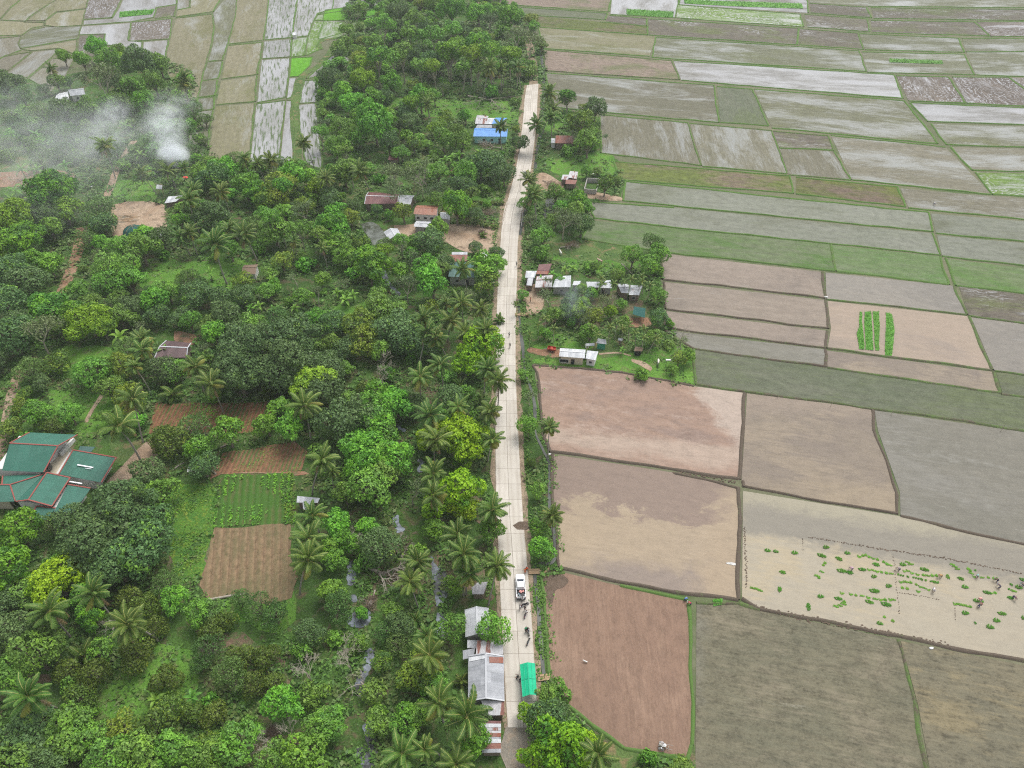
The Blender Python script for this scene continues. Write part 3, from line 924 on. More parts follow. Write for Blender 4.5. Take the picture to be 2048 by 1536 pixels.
# ---- paddies
C1 = lambda pts: T(0, 0, pts)
C3 = lambda pts: T(1348, 0, pts)
C6 = lambda pts: T(1348, 500, pts)
FIELDS = [  # (material, outline in photo pixels, green share of its bunds, bund width)
    # far corner, west
    ('tan', C1([(-160, -60), (140, -60), (140, -20), (65, 42), (0, 112), (-160, 150)]), .5),
    ('tan', C1([(150, -60), (330, -60), (330, 0), (285, 25), (170, 100), (150, 125), (10, 118), (70, 45), (148, -20)]), .5),
    ('tan', C1([(340, -60), (525, -60), (505, 50), (330, 70), (262, 122), (160, 122), (290, 25)]), .5),
    ('tan', C1([(268, 125), (335, 76), (500, 57), (478, 148), (330, 158), (260, 150)]), .5),
    ('tan', C1([(-160, 160), (0, 122), (140, 130), (252, 134), (246, 155), (190, 165), (130, 206), (0, 211), (-160, 230)]), .5),
    ('pale', C1([(262, 160), (474, 155), (455, 228), (125, 283), (105, 258), (122, 220), (182, 176)]), .5),
    ('pale2', C1([(-160, 240), (122, 213), (100, 250), (120, 295), (25, 330), (-160, 440)]), .5),
    ('tan', C1([(130, 290), (450, 235), (442, 320), (385, 300), (345, 283), (192, 298)]), .5),
    ('pale2', C1([(-160, 460), (28, 332), (188, 304), (40, 418), (-160, 520)]), .5),
    ('pale2', C1([(196, 305), (345, 288), (300, 340), (160, 458), (42, 430)]), .5),
    ('pale2', C1([(312, 345), (440, 326), (385, 450), (300, 540), (170, 465)]), .5),
    ('swirl', C1([(530, -60), (735, -60), (690, 40), (652, 104), (490, 114), (505, 40)]), .55),
    ('white', C1([(742, -60), (1035, -60), (1030, 25), (915, 45), (895, 103), (760, 128), (490, 148), (494, 121), (658, 110), (702, 45)]), .55),
    ('swirlb', C1([(922, 50), (1030, 32), (1020, 97), (905, 110)]), .55),
    ('white', C1([(480, 156), (765, 135), (750, 240), (832, 246), (828, 312), (724, 300), (722, 272), (604, 262), (617, 199), (465, 205)]), .6),
    ('swirl', C1([(772, 132), (1005, 110), (990, 230), (762, 241)]), .6),
    ('swirlb', C1([(466, 212), (608, 202), (596, 266), (715, 278), (715, 302), (560, 330), (455, 340)]), .5),
    ('white', C1([(842, 247), (985, 235), (965, 342), (836, 322)]), .6),
    ('tan', C1([(1042, 60), (1112, 45), (1118, -60), (1320, -60), (1248, 68), (1030, 100)]), .6),
    ('pale2', C1([(1044, -60), (1106, -60), (1104, 42), (1038, 55)]), .6),
    ('tan', C1([(1030, 108), (1240, 84), (1252, 150), (1240, 250), (1215, 340), (1185, 440), (1160, 570), (1142, 600), (1080, 610), (980, 430), (970, 340)]), .55),
    ('pale', C1([(1318, -10), (1392, -60), (1376, 90), (1335, 250), (1302, 354), (1222, 360), (1250, 252), (1262, 150), (1248, 80)]), .6),
    ('pale', C1([(1217, 366), (1300, 361), (1277, 460), (1182, 474)]), .6),
    ('pale', C1([(1180, 480), (1273, 470), (1256, 560), (1158, 573)]), .6),
    ('pale', C1([(1152, 581), (1252, 570), (1246, 640), (1150, 649)]), .6),
    ('pale', C1([(1160, 656), (1242, 648), (1215, 860), (1180, 960), (1080, 960), (1120, 720)]), .6),
    ('tan', C1([(1400, -60), (1578, -60), (1542, 235), (1342, 258)]), .6),
    ('tan', C1([(1338, 268), (1538, 248), (1505, 435), (1297, 464)]), .6),
    ('tan', C1([(1292, 474), (1503, 445), (1490, 595), (1267, 614)]), .6),
    ('tan', C1([(1264, 624), (1488, 605), (1465, 890), (1440, 960), (1215, 950)]), .6),
    ('rows', C1([(1584, -60), (1745, -60), (1707, 220), (1550, 234)]), .7),
    ('rows', C1([(1547, 244), (1704, 229), (1700, 334), (1537, 344)]), .6),
    ('rows', C1([(1532, 353), (1698, 341), (1675, 570), (1507, 600)]), .6),
    ('rows', C1([(1502, 610), (1670, 590), (1635, 890), (1630, 950), (1465, 950)]), .6),
    ('rows', C1([(1752, -60), (1955, -60), (1945, 55), (1857, 78), (1840, 110), (1800, 210), (1714, 221)]), .7),
    ('swirlg', C1([(1714, 229), (1800, 219), (1780, 325), (1706, 335)]), .8),
    ('bright', C1([(1706, 341), (1828, 336), (1815, 385), (1745, 449), (1697, 450)]), .8),
    ('white', C1([(1695, 459), (1736, 459), (1705, 570), (1680, 579)]), .6),
    ('white', C1([(1677, 590), (1706, 589), (1728, 780), (1720, 950), (1640, 950)]), .6),
    ('white', C1([(1962, -60), (2130, -60), (2040, 60), (1862, 84), (1950, 55)]), .7),
    ('swirlg', C1([(1862, 90), (2040, 68), (2036, 120), (1842, 120)]), .8),
    ('swirlg', C1([(1840, 126), (2036, 126), (2008, 190), (1878, 230), (1850, 270), (1880, 285), (1790, 326), (1807, 215)]), .8),
    ('white', C1([(1975, 320), (2060, 330), (2000, 400), (1930, 440), (1795, 460), (1870, 392), (1935, 330)]), .6),
    ('rows', C1([(1778, 474), (1868, 468), (1850, 600), (1747, 606)]), .6),
    ('rows', C1([(1747, 615), (1848, 606), (1885, 940), (1880, 990), (1790, 960), (1757, 760)]), .6),
    ('bright', T(650, 0, [(0, 60), (190, 36), (142, 120), (-10, 124)]), .8),
    ('bright', T(650, 0, [(150, 124), (196, 42), (340, 60), (300, 130)]), .8),
    ('swirlg', T(650, 0, [(-10, 130), (140, 127), (100, 210), (60, 230), (-40, 230)]), .8),
    ('swirlg', T(650, 0, [(148, 130), (300, 135), (260, 200), (108, 208)]), .8),
    ('white', T(650, 0, [(60, -60), (330, -60), (340, 55), (195, 35), (0, 55)]), .7),
    # east of the road, far to near
    ('plough', [(985, -30), (1225, -20), (1217, 24), (1000, 8)], .7),
    ('dark', [(1030, 14), (1215, 27), (1210, 40), (1050, 30)], .7),
    ('olive', [(1062, 32), (1200, 44), (1296, 53), (1295, 70), (1082, 55)], .9),
    ('white', [(1225, -14), (1358, -10), (1351, 36), (1221, 29)], .8),
    ('swirlb', [(1219, 31), (1295, 37), (1293, 51), (1211, 42)], .8),
    ('swirlb', [(1297, 38), (1597, 57), (1594, 90), (1298, 70)], .8),
    ('swirlg', [(1356, 10), (1601, 29), (1607, 54), (1353, 36)], .8),
    ('white', [(1362, -30), (1612, -20), (1617, 26), (1359, 9)], .8),
    ('swirlb', [(1619, 7), (1733, 15), (1743, 36), (1622, 26)], .7),
    ('swirlb', [(1609, 29), (1735, 38), (1739, 64), (1615, 54)], .7),
    ('swirlb', [(1600, 58), (1716, 67), (1726, 99), (1598, 90)], .7),
    ('pale', [(1618, -30), (2100, -30), (2100, 16), (1736, 13), (1620, 5)], .7),
    ('swirlb', [(1742, 16), (2100, 20), (2100, 42), (1748, 37)], .7),
    ('swirlb', [(1742, 41), (1949, 44), (1979, 72), (1744, 66)], .7),
    ('swirl', [(1954, 44), (2100, 44), (2100, 74), (1983, 73)], .7),
    ('pale', [(1719, 68), (1918, 77), (1928, 105), (1730, 100)], .8),
    ('pale', [(1924, 77), (2100, 78), (2100, 103), (1932, 104)], .8),
    ('pale', [(1311, 75), (1718, 102), (1733, 143), (1304, 115)], .85),
    ('pale', [(1724, 104), (1929, 109), (1949, 150), (1735, 145)], .85),
    ('pale', [(1933, 105), (2100, 105), (2100, 155), (1952, 150)], .85),
    ('tan', [(1076, 55), (1312, 73), (1299, 113), (1088, 97)], .7),
    ('plough', [(1088, 100), (1343, 122), (1359, 160), (1091, 142)], .5),
    ('white', [(1347, 122), (1788, 150), (1806, 197), (1363, 161)], .85),
    ('swirl', [(1793, 152), (1897, 154), (1931, 207), (1817, 202)], .85),
    ('swirl', [(1904, 154), (2017, 155), (2100, 215), (1935, 207)], .85),
    ('swirl', [(2022, 156), (2100, 157), (2100, 208)], .85),
    ('white', [(1821, 206), (2100, 219), (2100, 252), (1855, 243)], .7),
    ('pale', [(1862, 248), (2100, 254), (2100, 296), (1892, 290)], .7),
    ('pale2', [(1899, 294), (2100, 299), (2100, 344), (1944, 341)], .7),
    ('swirlg', [(1950, 345), (2100, 348), (2100, 396), (1985, 389)], .8),
    ('dim', [(1091, 146), (1427, 171), (1437, 245), (1350, 238), (1142, 218), (1100, 212)], .85),
    ('dark', [(1434, 174), (1504, 179), (1537, 252), (1441, 245)], .85),
    ('pale', [(1509, 179), (1808, 202), (1877, 288), (1544, 256)], .85),
    ('pale2', [(1200, 230), (1376, 246), (1401, 331), (1203, 306)], .6),
    ('pale2', [(1380, 247), (1543, 262), (1574, 348), (1405, 333)], .6),
    ('swirlb', [(1546, 263), (1655, 272), (1667, 301), (1559, 296)], .6),
    ('pale2', [(1559, 298), (1668, 303), (1701, 360), (1578, 350)], .6),
    ('pale2', [(1662, 272), (1890, 294), (1983, 389), (1704, 360)], .7),
    ('olive', [(1229, 324), (1579, 352), (1586, 387), (1236, 359)], .85),
    ('olive', [(1592, 355), (1795, 374), (1811, 414), (1592, 388)], .85),
    ('pale2', [(1801, 377), (2100, 402), (2100, 444), (1817, 416)], .8),
    ('greywater', [(1251, 363), (1856, 425), (1866, 464), (1246, 402)], .7),
    ('greywater', [(1862, 427), (2100, 447), (2100, 488), (1872, 467)], .7),
    ('greywater', [(1176, 404), (1348, 415), (1866, 467), (1880, 510), (1348, 455), (1188, 437)], .7),
    ('greywater', [(1874, 471), (2100, 491), (2100, 538), (1884, 512)], .7),
    ('green', [(1183, 441), (1348, 457), (1660, 489), (1670, 542), (1348, 506), (1299, 501), (1162, 478)], .7),
    ('green', [(1663, 490), (1880, 513), (1897, 569), (1673, 542)], .8),
    ('green', [(1892, 517), (2100, 544), (2100, 593), (1912, 571)], .7),
    ('pink', [(1320, 507), (1643, 544), (1649, 595), (1326, 559)], .35),
    ('pink', [(1328, 564), (1649, 600), (1659, 658), (1332, 618)], .35),
    ('pink', [(1330, 622), (1656, 662), (1651, 696), (1328, 656)], .3),
    ('slate', [(1330, 661), (1651, 699), (1651, 734), (1387, 699)], .3),
    ('greymud', [(1651, 545), (1907, 572), (1933, 629), (1653, 598)], .55),
    ('peachless', [(1655, 602), (1937, 633), (1984, 740), (1655, 697), (1662, 657)], .5),
    ('mudbrown', [(1653, 701), (1986, 744), (2001, 786), (1655, 736)], .5),
    ('swirlb', [(1918, 573), (2100, 596), (2100, 654), (1937, 631)], .5),
    ('greymud', [(1942, 635), (2100, 655), (2100, 758), (1988, 742)], .5),
    ('dark', [(1386, 699), (1652, 737), (2002, 788), (2100, 801), (2100, 869), (1854, 832), (1493, 783), (1391, 769)], .5),
    ('dark', [(1993, 746), (2100, 760), (2100, 798), (2005, 787)], .5),
    ('peach', [(1066, 731), (1163, 738), (1245, 747), (1320, 759), (1388, 773), (1488, 786), (1480, 959), (1350, 940), (1236, 922), (1100, 903), (1086, 870), (1082, 800), (1074, 745)], .15),
    ('mudbrown', [(1494, 787), (1743, 818), (1750, 862), (1795, 989), (1796, 1029), (1485, 974), (1483, 962)], .2),
    ('slate', [(1749, 821), (2100, 872), (2100, 1100), (1801, 1034), (1800, 985), (1756, 862)], .2),
    ('mauve', [(1104, 909), (1236, 928), (1350, 946), (1478, 975), (1476, 1199), (1348, 1183), (1231, 1161), (1118, 1134), (1107, 1010)], .25),
    ('plant', [(1486, 982), (1796, 1032), (2100, 1100), (2100, 1335), (1802, 1273), (1519, 1216), (1484, 1196)], .25),
    ('tilled', [(1083, 1151), (1130, 1146), (1240, 1172), (1376, 1201), (1382, 1240), (1384, 1490), (1376, 1521), (1344, 1516), (1248, 1496), (1184, 1453), (1131, 1408), (1100, 1358), (1089, 1260)], .75),
    ('stubble', [(1393, 1206), (1478, 1208), (1519, 1222), (1796, 1280), (1830, 1410), (1868, 1620), (1390, 1620)], .45),
    ('stubble2', [(1801, 1282), (2100, 1342), (2100, 1620), (1874, 1620), (1836, 1410)], .45),
]
FM['peachless'] = field_mat('tan_mud', (0.30, 0.24, 0.182), (0.335, 0.262, 0.20), (0.265, 0.215, 0.172), 0.06, (0.33, 0.30, 0.26), 0.5, 0.1, rough=0.7)
edges = {}
for k, (mname, px, gshare) in enumerate(FIELDS):
    ring = [P(*q) for q in px]
    mb = MB()
    ax = None
    cy = sum(q[1] for q in px) / len(px)
    cx = sum(q[0] for q in px) / len(px)
    if cx > 1000 and cy > 420:
        ax = P(1350, 944) - P(1100, 905)
    if mname == 'tilled':
        ax = P(1098, 1200) - P(1102, 1400)
    if mname == 'plant':
        ax = P(1796, 1032) - P(1486, 982)
    flat_poly(mb, ring, 0.02 + 0.0003 * k, ax, True)
    o = struct('paddy_field', mb, FM[mname])
    for i in range(len(ring)):
        a, b = ring[i], ring[(i + 1) % len(ring)]
        a2, b2 = px[i], px[(i + 1) % len(px)]
        if (b - a).length < 0.5:
            continue
        edges.setdefault((tuple(a2), tuple(b2)), (a, b, gshare, (a2[1] + b2[1]) / 2))

# bunds: banks of earth along every field edge; where two fields share an edge one bank is enough
kept = []
for (a, b, g, py) in edges.values():
    mid, dr = (a + b) / 2, (b - a).normalized()
    same = False
    for (c, e, g2, w2) in kept:
        d2 = (e - c).normalized()
        if abs(d2.dot(dr)) > 0.985:
            off = mid - c
            along = off.dot(d2)
            if abs((off - d2 * along).length) < 0.9 + 0.004 * abs(mid.y) and -0.5 < along < (e - c).length + 0.5:
                same = True
                break
    if not same:
        kept.append((a, b, g, py))
rg = random.Random(5)
for (a, b, g, py) in kept:
    far = py < 480
    w = (0.42 if not far else 0.40) * rg.uniform(0.85, 1.25)
    if py > 850:
        w *= 1.0
    L = (b - a).length
    k = max(2, int(L / 2.2))
    t = (b - a).normalized()
    nr = Vector((-t.y, t.x, 0))
    mb = MB()
    rows = []
    sd = rg.uniform(0, 99)
    for i in range(k + 1):
        p = a.lerp(b, i / k)
        o = nr * (noise.noise(Vector((p.x * 0.12, p.y * 0.12, 1.3))) * 0.5)
        w1 = w * (1 + 0.5 * noise.noise(Vector((p.x * 0.5, p.y * 0.5, sd))))
        w2 = w * (1 + 0.5 * noise.noise(Vector((p.x * 0.5, p.y * 0.5, sd + 7))))
        h = 0.30 + 0.12 * noise.noise(Vector((p.x * 0.7, p.y * 0.7, sd + 3)))
        rows.append([p + o + nr * w1 + Vector((0, 0, -0.05)), p + o + nr * w1 * 0.45 + Vector((0, 0, h)), p + o - nr * w2 * 0.45 + Vector((0, 0, h * 0.95)), p + o - nr * w2 + Vector((0, 0, -0.05))])
    base = 0
    for r in rows:
        mb.v.extend([tuple(q) for q in r])
    for i in range(k):
        for j in range(3):
            o = i * 4 + j
            mb.f.append((o, o + 1, o + 5, o + 4)); mb.m.append(0); mb.uv.append([(0, 0)] * 4)
    ob = struct('paddy_bund', mb, M['bund'], smooth=True)
    ob.color = (min(1, g * rg.uniform(0.85, 1.1)), 0.72 if py < 500 else 0.6, 0, 1)

# stains of wet mud in the near fields
patch('wet_mud', T(650, 1016, [(1255, 395), (1290, 365), (1360, 370), (1430, 430), (1400, 470), (1350, 480), (1330, 545), (1300, 530), (1290, 470)]), 'wetmud', 0.5, k=3)
patch('bare_dirt', [(1378, 1495), (1388, 1488), (1392, 1530), (1402, 1560), (1380, 1535)], 'litter', 0.3)

# ---- road: concrete slabs, shoulders, older road before and behind
RL = [(1015.7, 1456), (1010.5, 1375), (1007, 1313), (1002, 1221), (997, 1101), (992.4, 1013), (991, 876), (992, 739), (993.5, 620), (997, 545), (1000.6, 492), (1004, 448), (1009, 418), (1018, 390), (1027, 357), (1037, 309), (1046, 240), (1049, 200), (1054, 171)]
RR = [(1079, 1456), (1072.5, 1375), (1068, 1313), (1062, 1221), (1052, 1101), (1044.7, 1013), (1037, 876), (1031.5, 739), (1032, 620), (1034.5, 545), (1035.5, 492), (1040, 448), (1045, 418), (1052, 385), (1059.5, 350), (1066, 309), (1073, 240), (1075, 200), (1077, 168)]
Lw, Rw = smooth_line([P(*q) for q in RL], 8), smooth_line([P(*q) for q in RR], 8)
mbz = MB()
d = 0.0
for i in range(len(Lw) - 1):
    a, b, c, e = Lw[i], Rw[i], Rw[i + 1], Lw[i + 1]
    ln = ((a + b) / 2 - (c + e) / 2).length
    zt = 0.17
    mbz.face([(a.x, a.y, zt), (b.x, b.y, zt), (c.x, c.y, zt), (e.x, e.y, zt)], 0, [(0, d), (2, d), (2, d + ln), (0, d + ln)])
    for p, q in ((a, e), (c, b)):
        mbz.face([(q.x, q.y, zt), (p.x, p.y, zt), (p.x, p.y, 0.0), (q.x, q.y, 0.0)], 0, [(0.3, d), (0.3, d + ln), (0.3, d + ln), (0.3, d)])
    d += ln
a, b = Lw[0], Rw[0]
mbz.face([(a.x, a.y, 0), (b.x, b.y, 0), (b.x, b.y, 0.17), (a.x, a.y, 0.17)], 0, [(0.2, 0.1)] * 4)
struct('road', mbz, M['road'])
wd = lambda px, o: P(px[0] + o, px[1])
SHL = [wd(q, -9) for q in RL]
SHR = [wd(q, 10) for q in RR]
ribbon('road_shoulder', jig_line(smooth_line(SHL, 8), 0.9), jig_line(smooth_line(SHR, 8), 0.9, 4), 0.075, 'shoulder')
patch('old_road', [(1012, 1452), (1085, 1452), (1092, 1500), (1100, 1620), (1000, 1620), (1012, 1536), (1000, 1500)], 'oldroad', 0.3)
strip('dirt_road', [(1066, 172), (1068, 150), (1064, 118), (1050, 70), (1005, 38), (978, 20), (950, -4), (930, -30)], 4.0, 'shoulder')
patch('spilled_soil', T(650, 1016, [(1095, 105), (1130, 80), (1200, 78), (1235, 85), (1225, 110), (1170, 130), (1120, 130)]), 'wetmud', 0.25).location.z = 0.10
# tracks through the wood
strip('dirt_track', [(268, 282), (250, 310), (232, 345), (222, 372), (212, 396)], 2.6, 'dirt')
strip('dirt_track', [(163, 455), (158, 490), (150, 520), (135, 560), (118, 596)], 3.4, 'reddirt')
strip('dirt_track', [(45, 740), (28, 780), (15, 850), (0, 900), (-20, 960)], 3.2, 'dirt')
strip('dirt_track', [(205, 790), (185, 820), (172, 845)], 1.0, 'dirt')
strip('earth_path', C1([(1740, 950), (1738, 860), (1728, 780), (1722, 700), (1724, 620), (1745, 500), (1790, 430), (1860, 390), (1925, 320), (1960, 270), (2060, 240), (2200, 200)]), 3.6, 'scrub')
strip('earth_path', C1([(1880, 290), (1870, 250), (1930, 228), (2048, 215)]), 2.4, 'scrub')
strip('dirt_track', [(1198, 708), (1235, 706), (1262, 712)], 0.7, 'dirt')

# ---- water
patch('pond', T(700, 360, [(110, 500), (250, 480), (330, 540), (380, 590), (420, 680), (450, 720), (380, 790), (290, 770), (230, 700), (180, 610)], 360 / 2048), 'pond', 0.4, k=4)
patch('pond', T(700, 360, [(440, 700), (560, 640), (680, 670), (640, 700), (560, 720)], 360 / 2048), 'pond', 0.3, k=3)
STREAMS = []
for ln in ([(768, 520), (766, 540), (768, 552), (782, 572), (800, 592)], [(785, 850), (800, 857), (812, 862)], [(838, 918), (845, 930), (838, 945)], [(795, 1030), (799, 1050), (806, 1064)],
           [(862, 1112), (872, 1140), (876, 1180), (872, 1214)], [(874, 1226), (884, 1250), (886, 1278)], [(700, 1122), (698, 1145), (702, 1172)], [(704, 1190), (712, 1205)],
           [(742, 1296), (738, 1325), (724, 1360), (718, 1392)], [(738, 1442), (744, 1468), (742, 1500), (728, 1545)]):
    STREAMS.append(ln)
    strip('stream', ln, 1.6, 'stream', 1.5, 14, None, True)
patch('stream_pool', T(650, 1016, [(150, 640), (190, 610), (240, 630), (250, 680), (200, 710), (150, 690)]), 'stream', 1.0, k=3, step=.6)
patch('stream_pool', T(650, 1016, [(610, 400), (650, 340), (690, 390), (695, 560), (640, 560), (615, 480)]), 'stream', 1.0, k=3, step=.6)
patch('stream_pool', T(650, 1016, [(205, 1400), (260, 1370), (305, 1430), (300, 1510), (220, 1510)]), 'stream', 1.0, k=3, step=.6)
CAN1 = [(1094, 1372), (1087, 1340), (1083, 1290), (1080, 1250), (1076, 1200), (1070, 1150), (1075, 1128), (1100, 1128), (1111, 1115), (1110, 1080), (1101, 1030), (1099, 995), (1098, 927), (1087, 903), (1072, 865), (1068, 800), (1050, 745), (1046, 710), (1044, 685), (1040, 650), (1038, 600)]
strip('canal', CAN1, 0.65, 'canal', 0.35)
strip('canal', [(1040, 470), (1044, 448), (1050, 425), (1066, 365), (1071, 335), (1073, 312), (1078, 284), (1083, 240), (1086, 205), (1087, 165), (1085, 130), (1081, 99)], 1.2, 'canal', 0.3)
patch('shallow_water', [(1092, 400), (1104, 390), (1112, 418), (1092, 436), (1086, 430)], 'canal', 0.4)
patch('shallow_water', [(1450, 1128), (1462, 1126), (1477, 1127), (1478, 1132), (1466, 1132), (1452, 1130)], 'puddle', 0.25, step=.4)

# crops standing in the leafy and orange plots
def crop_rows(px, axis_px, gap, dens, mat, hmax, size, skip=-.1):
    ring = [P(*q) for q in px]
    ax = (P(*axis_px[1]) - P(*axis_px[0])).normalized()
    ay = Vector((-ax.y, ax.x, 0))
    us = [p.dot(ax) for p in ring]; vs = [p.dot(ay) for p in ring]
    rd = random.Random(int(px[0][0]))
    mb = MB()
    v = min(vs)
    while v < max(vs):
        u = min(us)
        while u < max(us):
            u += rd.uniform(.15, .6) / dens
            p = ax * u + ay * (v + rd.gauss(0, .14))
            if not inside(p, ring) or noise.noise(p * .16) < skip:
                continue
            for _ in range(4):
                q = p + Vector((rd.gauss(0, .16), rd.gauss(0, .16), .08 + rd.random() * hmax))
                n_ = Vector((rd.gauss(0, .6), rd.gauss(0, .6), 1)).normalized()
                t_ = n_.orthogonal().normalized(); b_ = n_.cross(t_); s_ = size * rd.uniform(.6, 1.4)
                mb.face([q - t_ * s_, q + b_ * s_ * .6, q + t_ * s_, q - b_ * s_ * .6])
        v += gap * rd.uniform(.9, 1.1)
    return struct('crop', mb, M[mat], kind='stuff')


crop_rows([(443, 952), (590, 946), (590, 1048), (428, 1056)], ((500, 1050), (508, 950)), 1.5, 1.6, 'green', .6, .2)
crop_rows([(560, 950), (590, 946), (590, 1048), (556, 1050)], ((500, 1050), (508, 950)), 1.0, 1.6, 'yellow', .5, .2)
crop_rows(C4([(1050, 900), (1330, 895), (1320, 1060), (1020, 1070)]), ((310, 870), (345, 800)), 1.05, .9, 'green', .4, .16, .0)
crop_rows(C4([(905, 900), (1570, 890), (1600, 945), (1480, 1075), (870, 1075)]), ((310, 870), (345, 800)), 1.05, .4, 'mid', .3, .13, .1)
crop_rows(C4([(1300, 1190), (1730, 1120), (1790, 1180), (1760, 1295), (1310, 1310), (1265, 1290)]), ((445, 945), (470, 890)), 1.0, .45, 'mid', .25, .12, .0)
crop_rows([(350, 965), (425, 970), (420, 1040), (405, 1120), (345, 1150), (335, 1060)], ((380, 1100), (390, 980)), .8, 1.0, 'yellow', .4, .17, .0)

OPEN.append([P(*q) for q in T(700, 360, [(110, 480), (250, 460), (380, 500), (640, 600), (680, 680), (560, 740), (450, 760), (380, 800), (290, 780), (230, 710), (180, 620)], 360 / 2048)])
BARE.append(OPEN[-1])

for q in ([(300, 1290), (420, 1250), (480, 1290), (430, 1340), (420, 1420), (300, 1450), (190, 1440), (210, 1370)], [(420, 1200), (600, 1190), (640, 1260), (560, 1290), (450, 1270)], [(345, 960), (430, 965), (425, 1050), (410, 1130), (340, 1170), (330, 1060)], [(640, 1100), (690, 1110), (690, 1180), (640, 1190)]):
    OPEN.append([P(*p) for p in q])
# ------------------------------------------------------------------ trees
def quad_leaf(mb, p, nrm, size, rnd, mi=0, aspect=1.5):
    t = nrm.orthogonal().normalized()
    t.rotate(Matrix.Rotation(rnd.uniform(0, 6.283), 3, nrm))
    b = nrm.cross(t)
    a, c = t * size * 0.5 * aspect, b * size * 0.5
    q = [p - a, p + c * 0.9 - a * 0.1, p + a, p - c * 0.9 - a * 0.1]
    mb.face(q, mi)


def crown(seed, R, zc, lobes, lobe_r, nleaf, leaf, flat=0.75, low=-0.35, rnd_n=0.55, shell=0.28, spread=0.68, gap=0.0):
    """leaves spread over a heap of rounded clumps; returns the mesh and the clumps"""
    rd = random.Random(seed)
    cs = []
    sx = rd.uniform(0.82, 1.22)
    for i in range(lobes):
        z = 1 - (i + 0.5) / lobes * (1.0 - low)
        th = i * 2.39996 + rd.uniform(-0.4, 0.4)
        rr = math.sqrt(max(0, 1 - z * z))
        k = spread * rd.uniform(0.82, 1.15)
        r = R * lobe_r * rd.uniform(0.6, 1.4)
        if rd.random() < 0.10:
            continue
        k *= rd.choice((0.8, 1.0, 1.0, 1.18))
        cs.append((Vector((rr * math.cos(th) * R * k * sx, rr * math.sin(th) * R * k / sx, zc + z * R * k * flat)), r))
    cs.append((Vector((0, 0, zc)), R * 0.5))
    tot = sum(r * r for _, r in cs)
    mb = MB()
    for ci, (c, r) in enumerate(cs):
        n = int(nleaf * r * r / tot)
        squash = rd.uniform(0.75, 0.95)
        for _ in range(n):
            d = Vector((rd.gauss(0, 1), rd.gauss(0, 1), rd.gauss(0.35, 1)))
            d.normalize()
            if gap and noise.noise(d * 2.2 + c) < gap - 0.5:
                continue
            k = 1 - shell * rd.random() ** 1.5 + (0.28 * rd.random() if rd.random() < 0.10 else 0) + 0.16 * noise.noise(d * 3 + c * 1.7)
            p = c + Vector((d.x, d.y, d.z * squash)) * (r * k)
            if any(j != ci and (p - c2).length < r2 * 0.72 for j, (c2, r2) in enumerate(cs)):
                continue
            nn = (d + Vector((rd.gauss(0, 1), rd.gauss(0, 1), rd.gauss(0.2, 1))) * rnd_n).normalized()
            quad_leaf(mb, p, nn, leaf * rd.choice((0.6, 0.8, 1.0, 1.0, 1.3, 1.7)) * rd.uniform(0.85, 1.15), rd)
    return mb, cs


def limbs(cs, zc, r0, seed, kink=0.12, base_lean=(0, 0), fork=0.45, n=6, take=12):
    rd = random.Random(seed)
    mb = MB()
    top = Vector((base_lean[0], base_lean[1], zc * fork))
    mb.tube([Vector((0, 0, -0.3)), Vector((base_lean[0] * .3, base_lean[1] * .3, zc * fork * 0.5)), top], [r0 * 1.25, r0, r0 * 0.85], n)
    for c, r in cs[:take]:
        m = top.lerp(c, 0.5) + Vector((rd.uniform(-1, 1), rd.uniform(-1, 1), rd.uniform(-.2, .6))) * kink * zc * 0.5
        out = c + (c - top).normalized() * r * rd.choice((0.2, 0.5, 0.85, 1.0))
        mb.tube([top - Vector((0, 0, r0)), m, c, out], [r0 * 0.55, r0 * 0.34, r0 * 0.2, r0 * 0.08], 5)
        for _ in range(2):
            e = c + Vector((rd.gauss(0, 1), rd.gauss(0, 1), rd.gauss(.3, .7))).normalized() * r * rd.uniform(.7, 1.12)
            mb.tube([m.lerp(c, .7), m.lerp(e, .6), e], [r0 * .2, r0 * .14, r0 * .05], 4)
    return mb


def branch_tree(seed, h, r0, depth=4, spread=0.75, droop=0.0, n=5, lean=(0.0, 0.0), tips=None):
    rd = random.Random(seed)
    mb = MB()

    def grow(p, d, L, r, k):
        q = p + d * L * 0.5 + Vector((rd.uniform(-1, 1), rd.uniform(-1, 1), rd.uniform(-.5, .5))) * L * 0.08
        e = q + (d + Vector((rd.uniform(-1, 1), rd.uniform(-1, 1), rd.uniform(-.3, .5) - droop)) * 0.22).normalized() * L * 0.5
        mb.tube([p, q, e], [r, r * 0.8, r * 0.62], n if k > 1 else 4, cap=False)
        if k <= 0:
            if tips is not None:
                tips.append(e)
            return
        for _ in range(rd.choice((2, 3, 3)) if k > 1 else rd.choice((2, 3))):
            a = Vector((rd.gauss(0, 1), rd.gauss(0, 1), rd.gauss(0, 0.5))).normalized()
            nd = (d + a * spread + Vector((0, 0, 0.15 - droop))).normalized()
            grow(e, nd, L * rd.uniform(0.58, 0.82), r * 0.58, k - 1)
    grow(Vector((0, 0, -0.2)), Vector((lean[0], lean[1], 1)).normalized(), h * 0.36, r0, depth)
    return mb


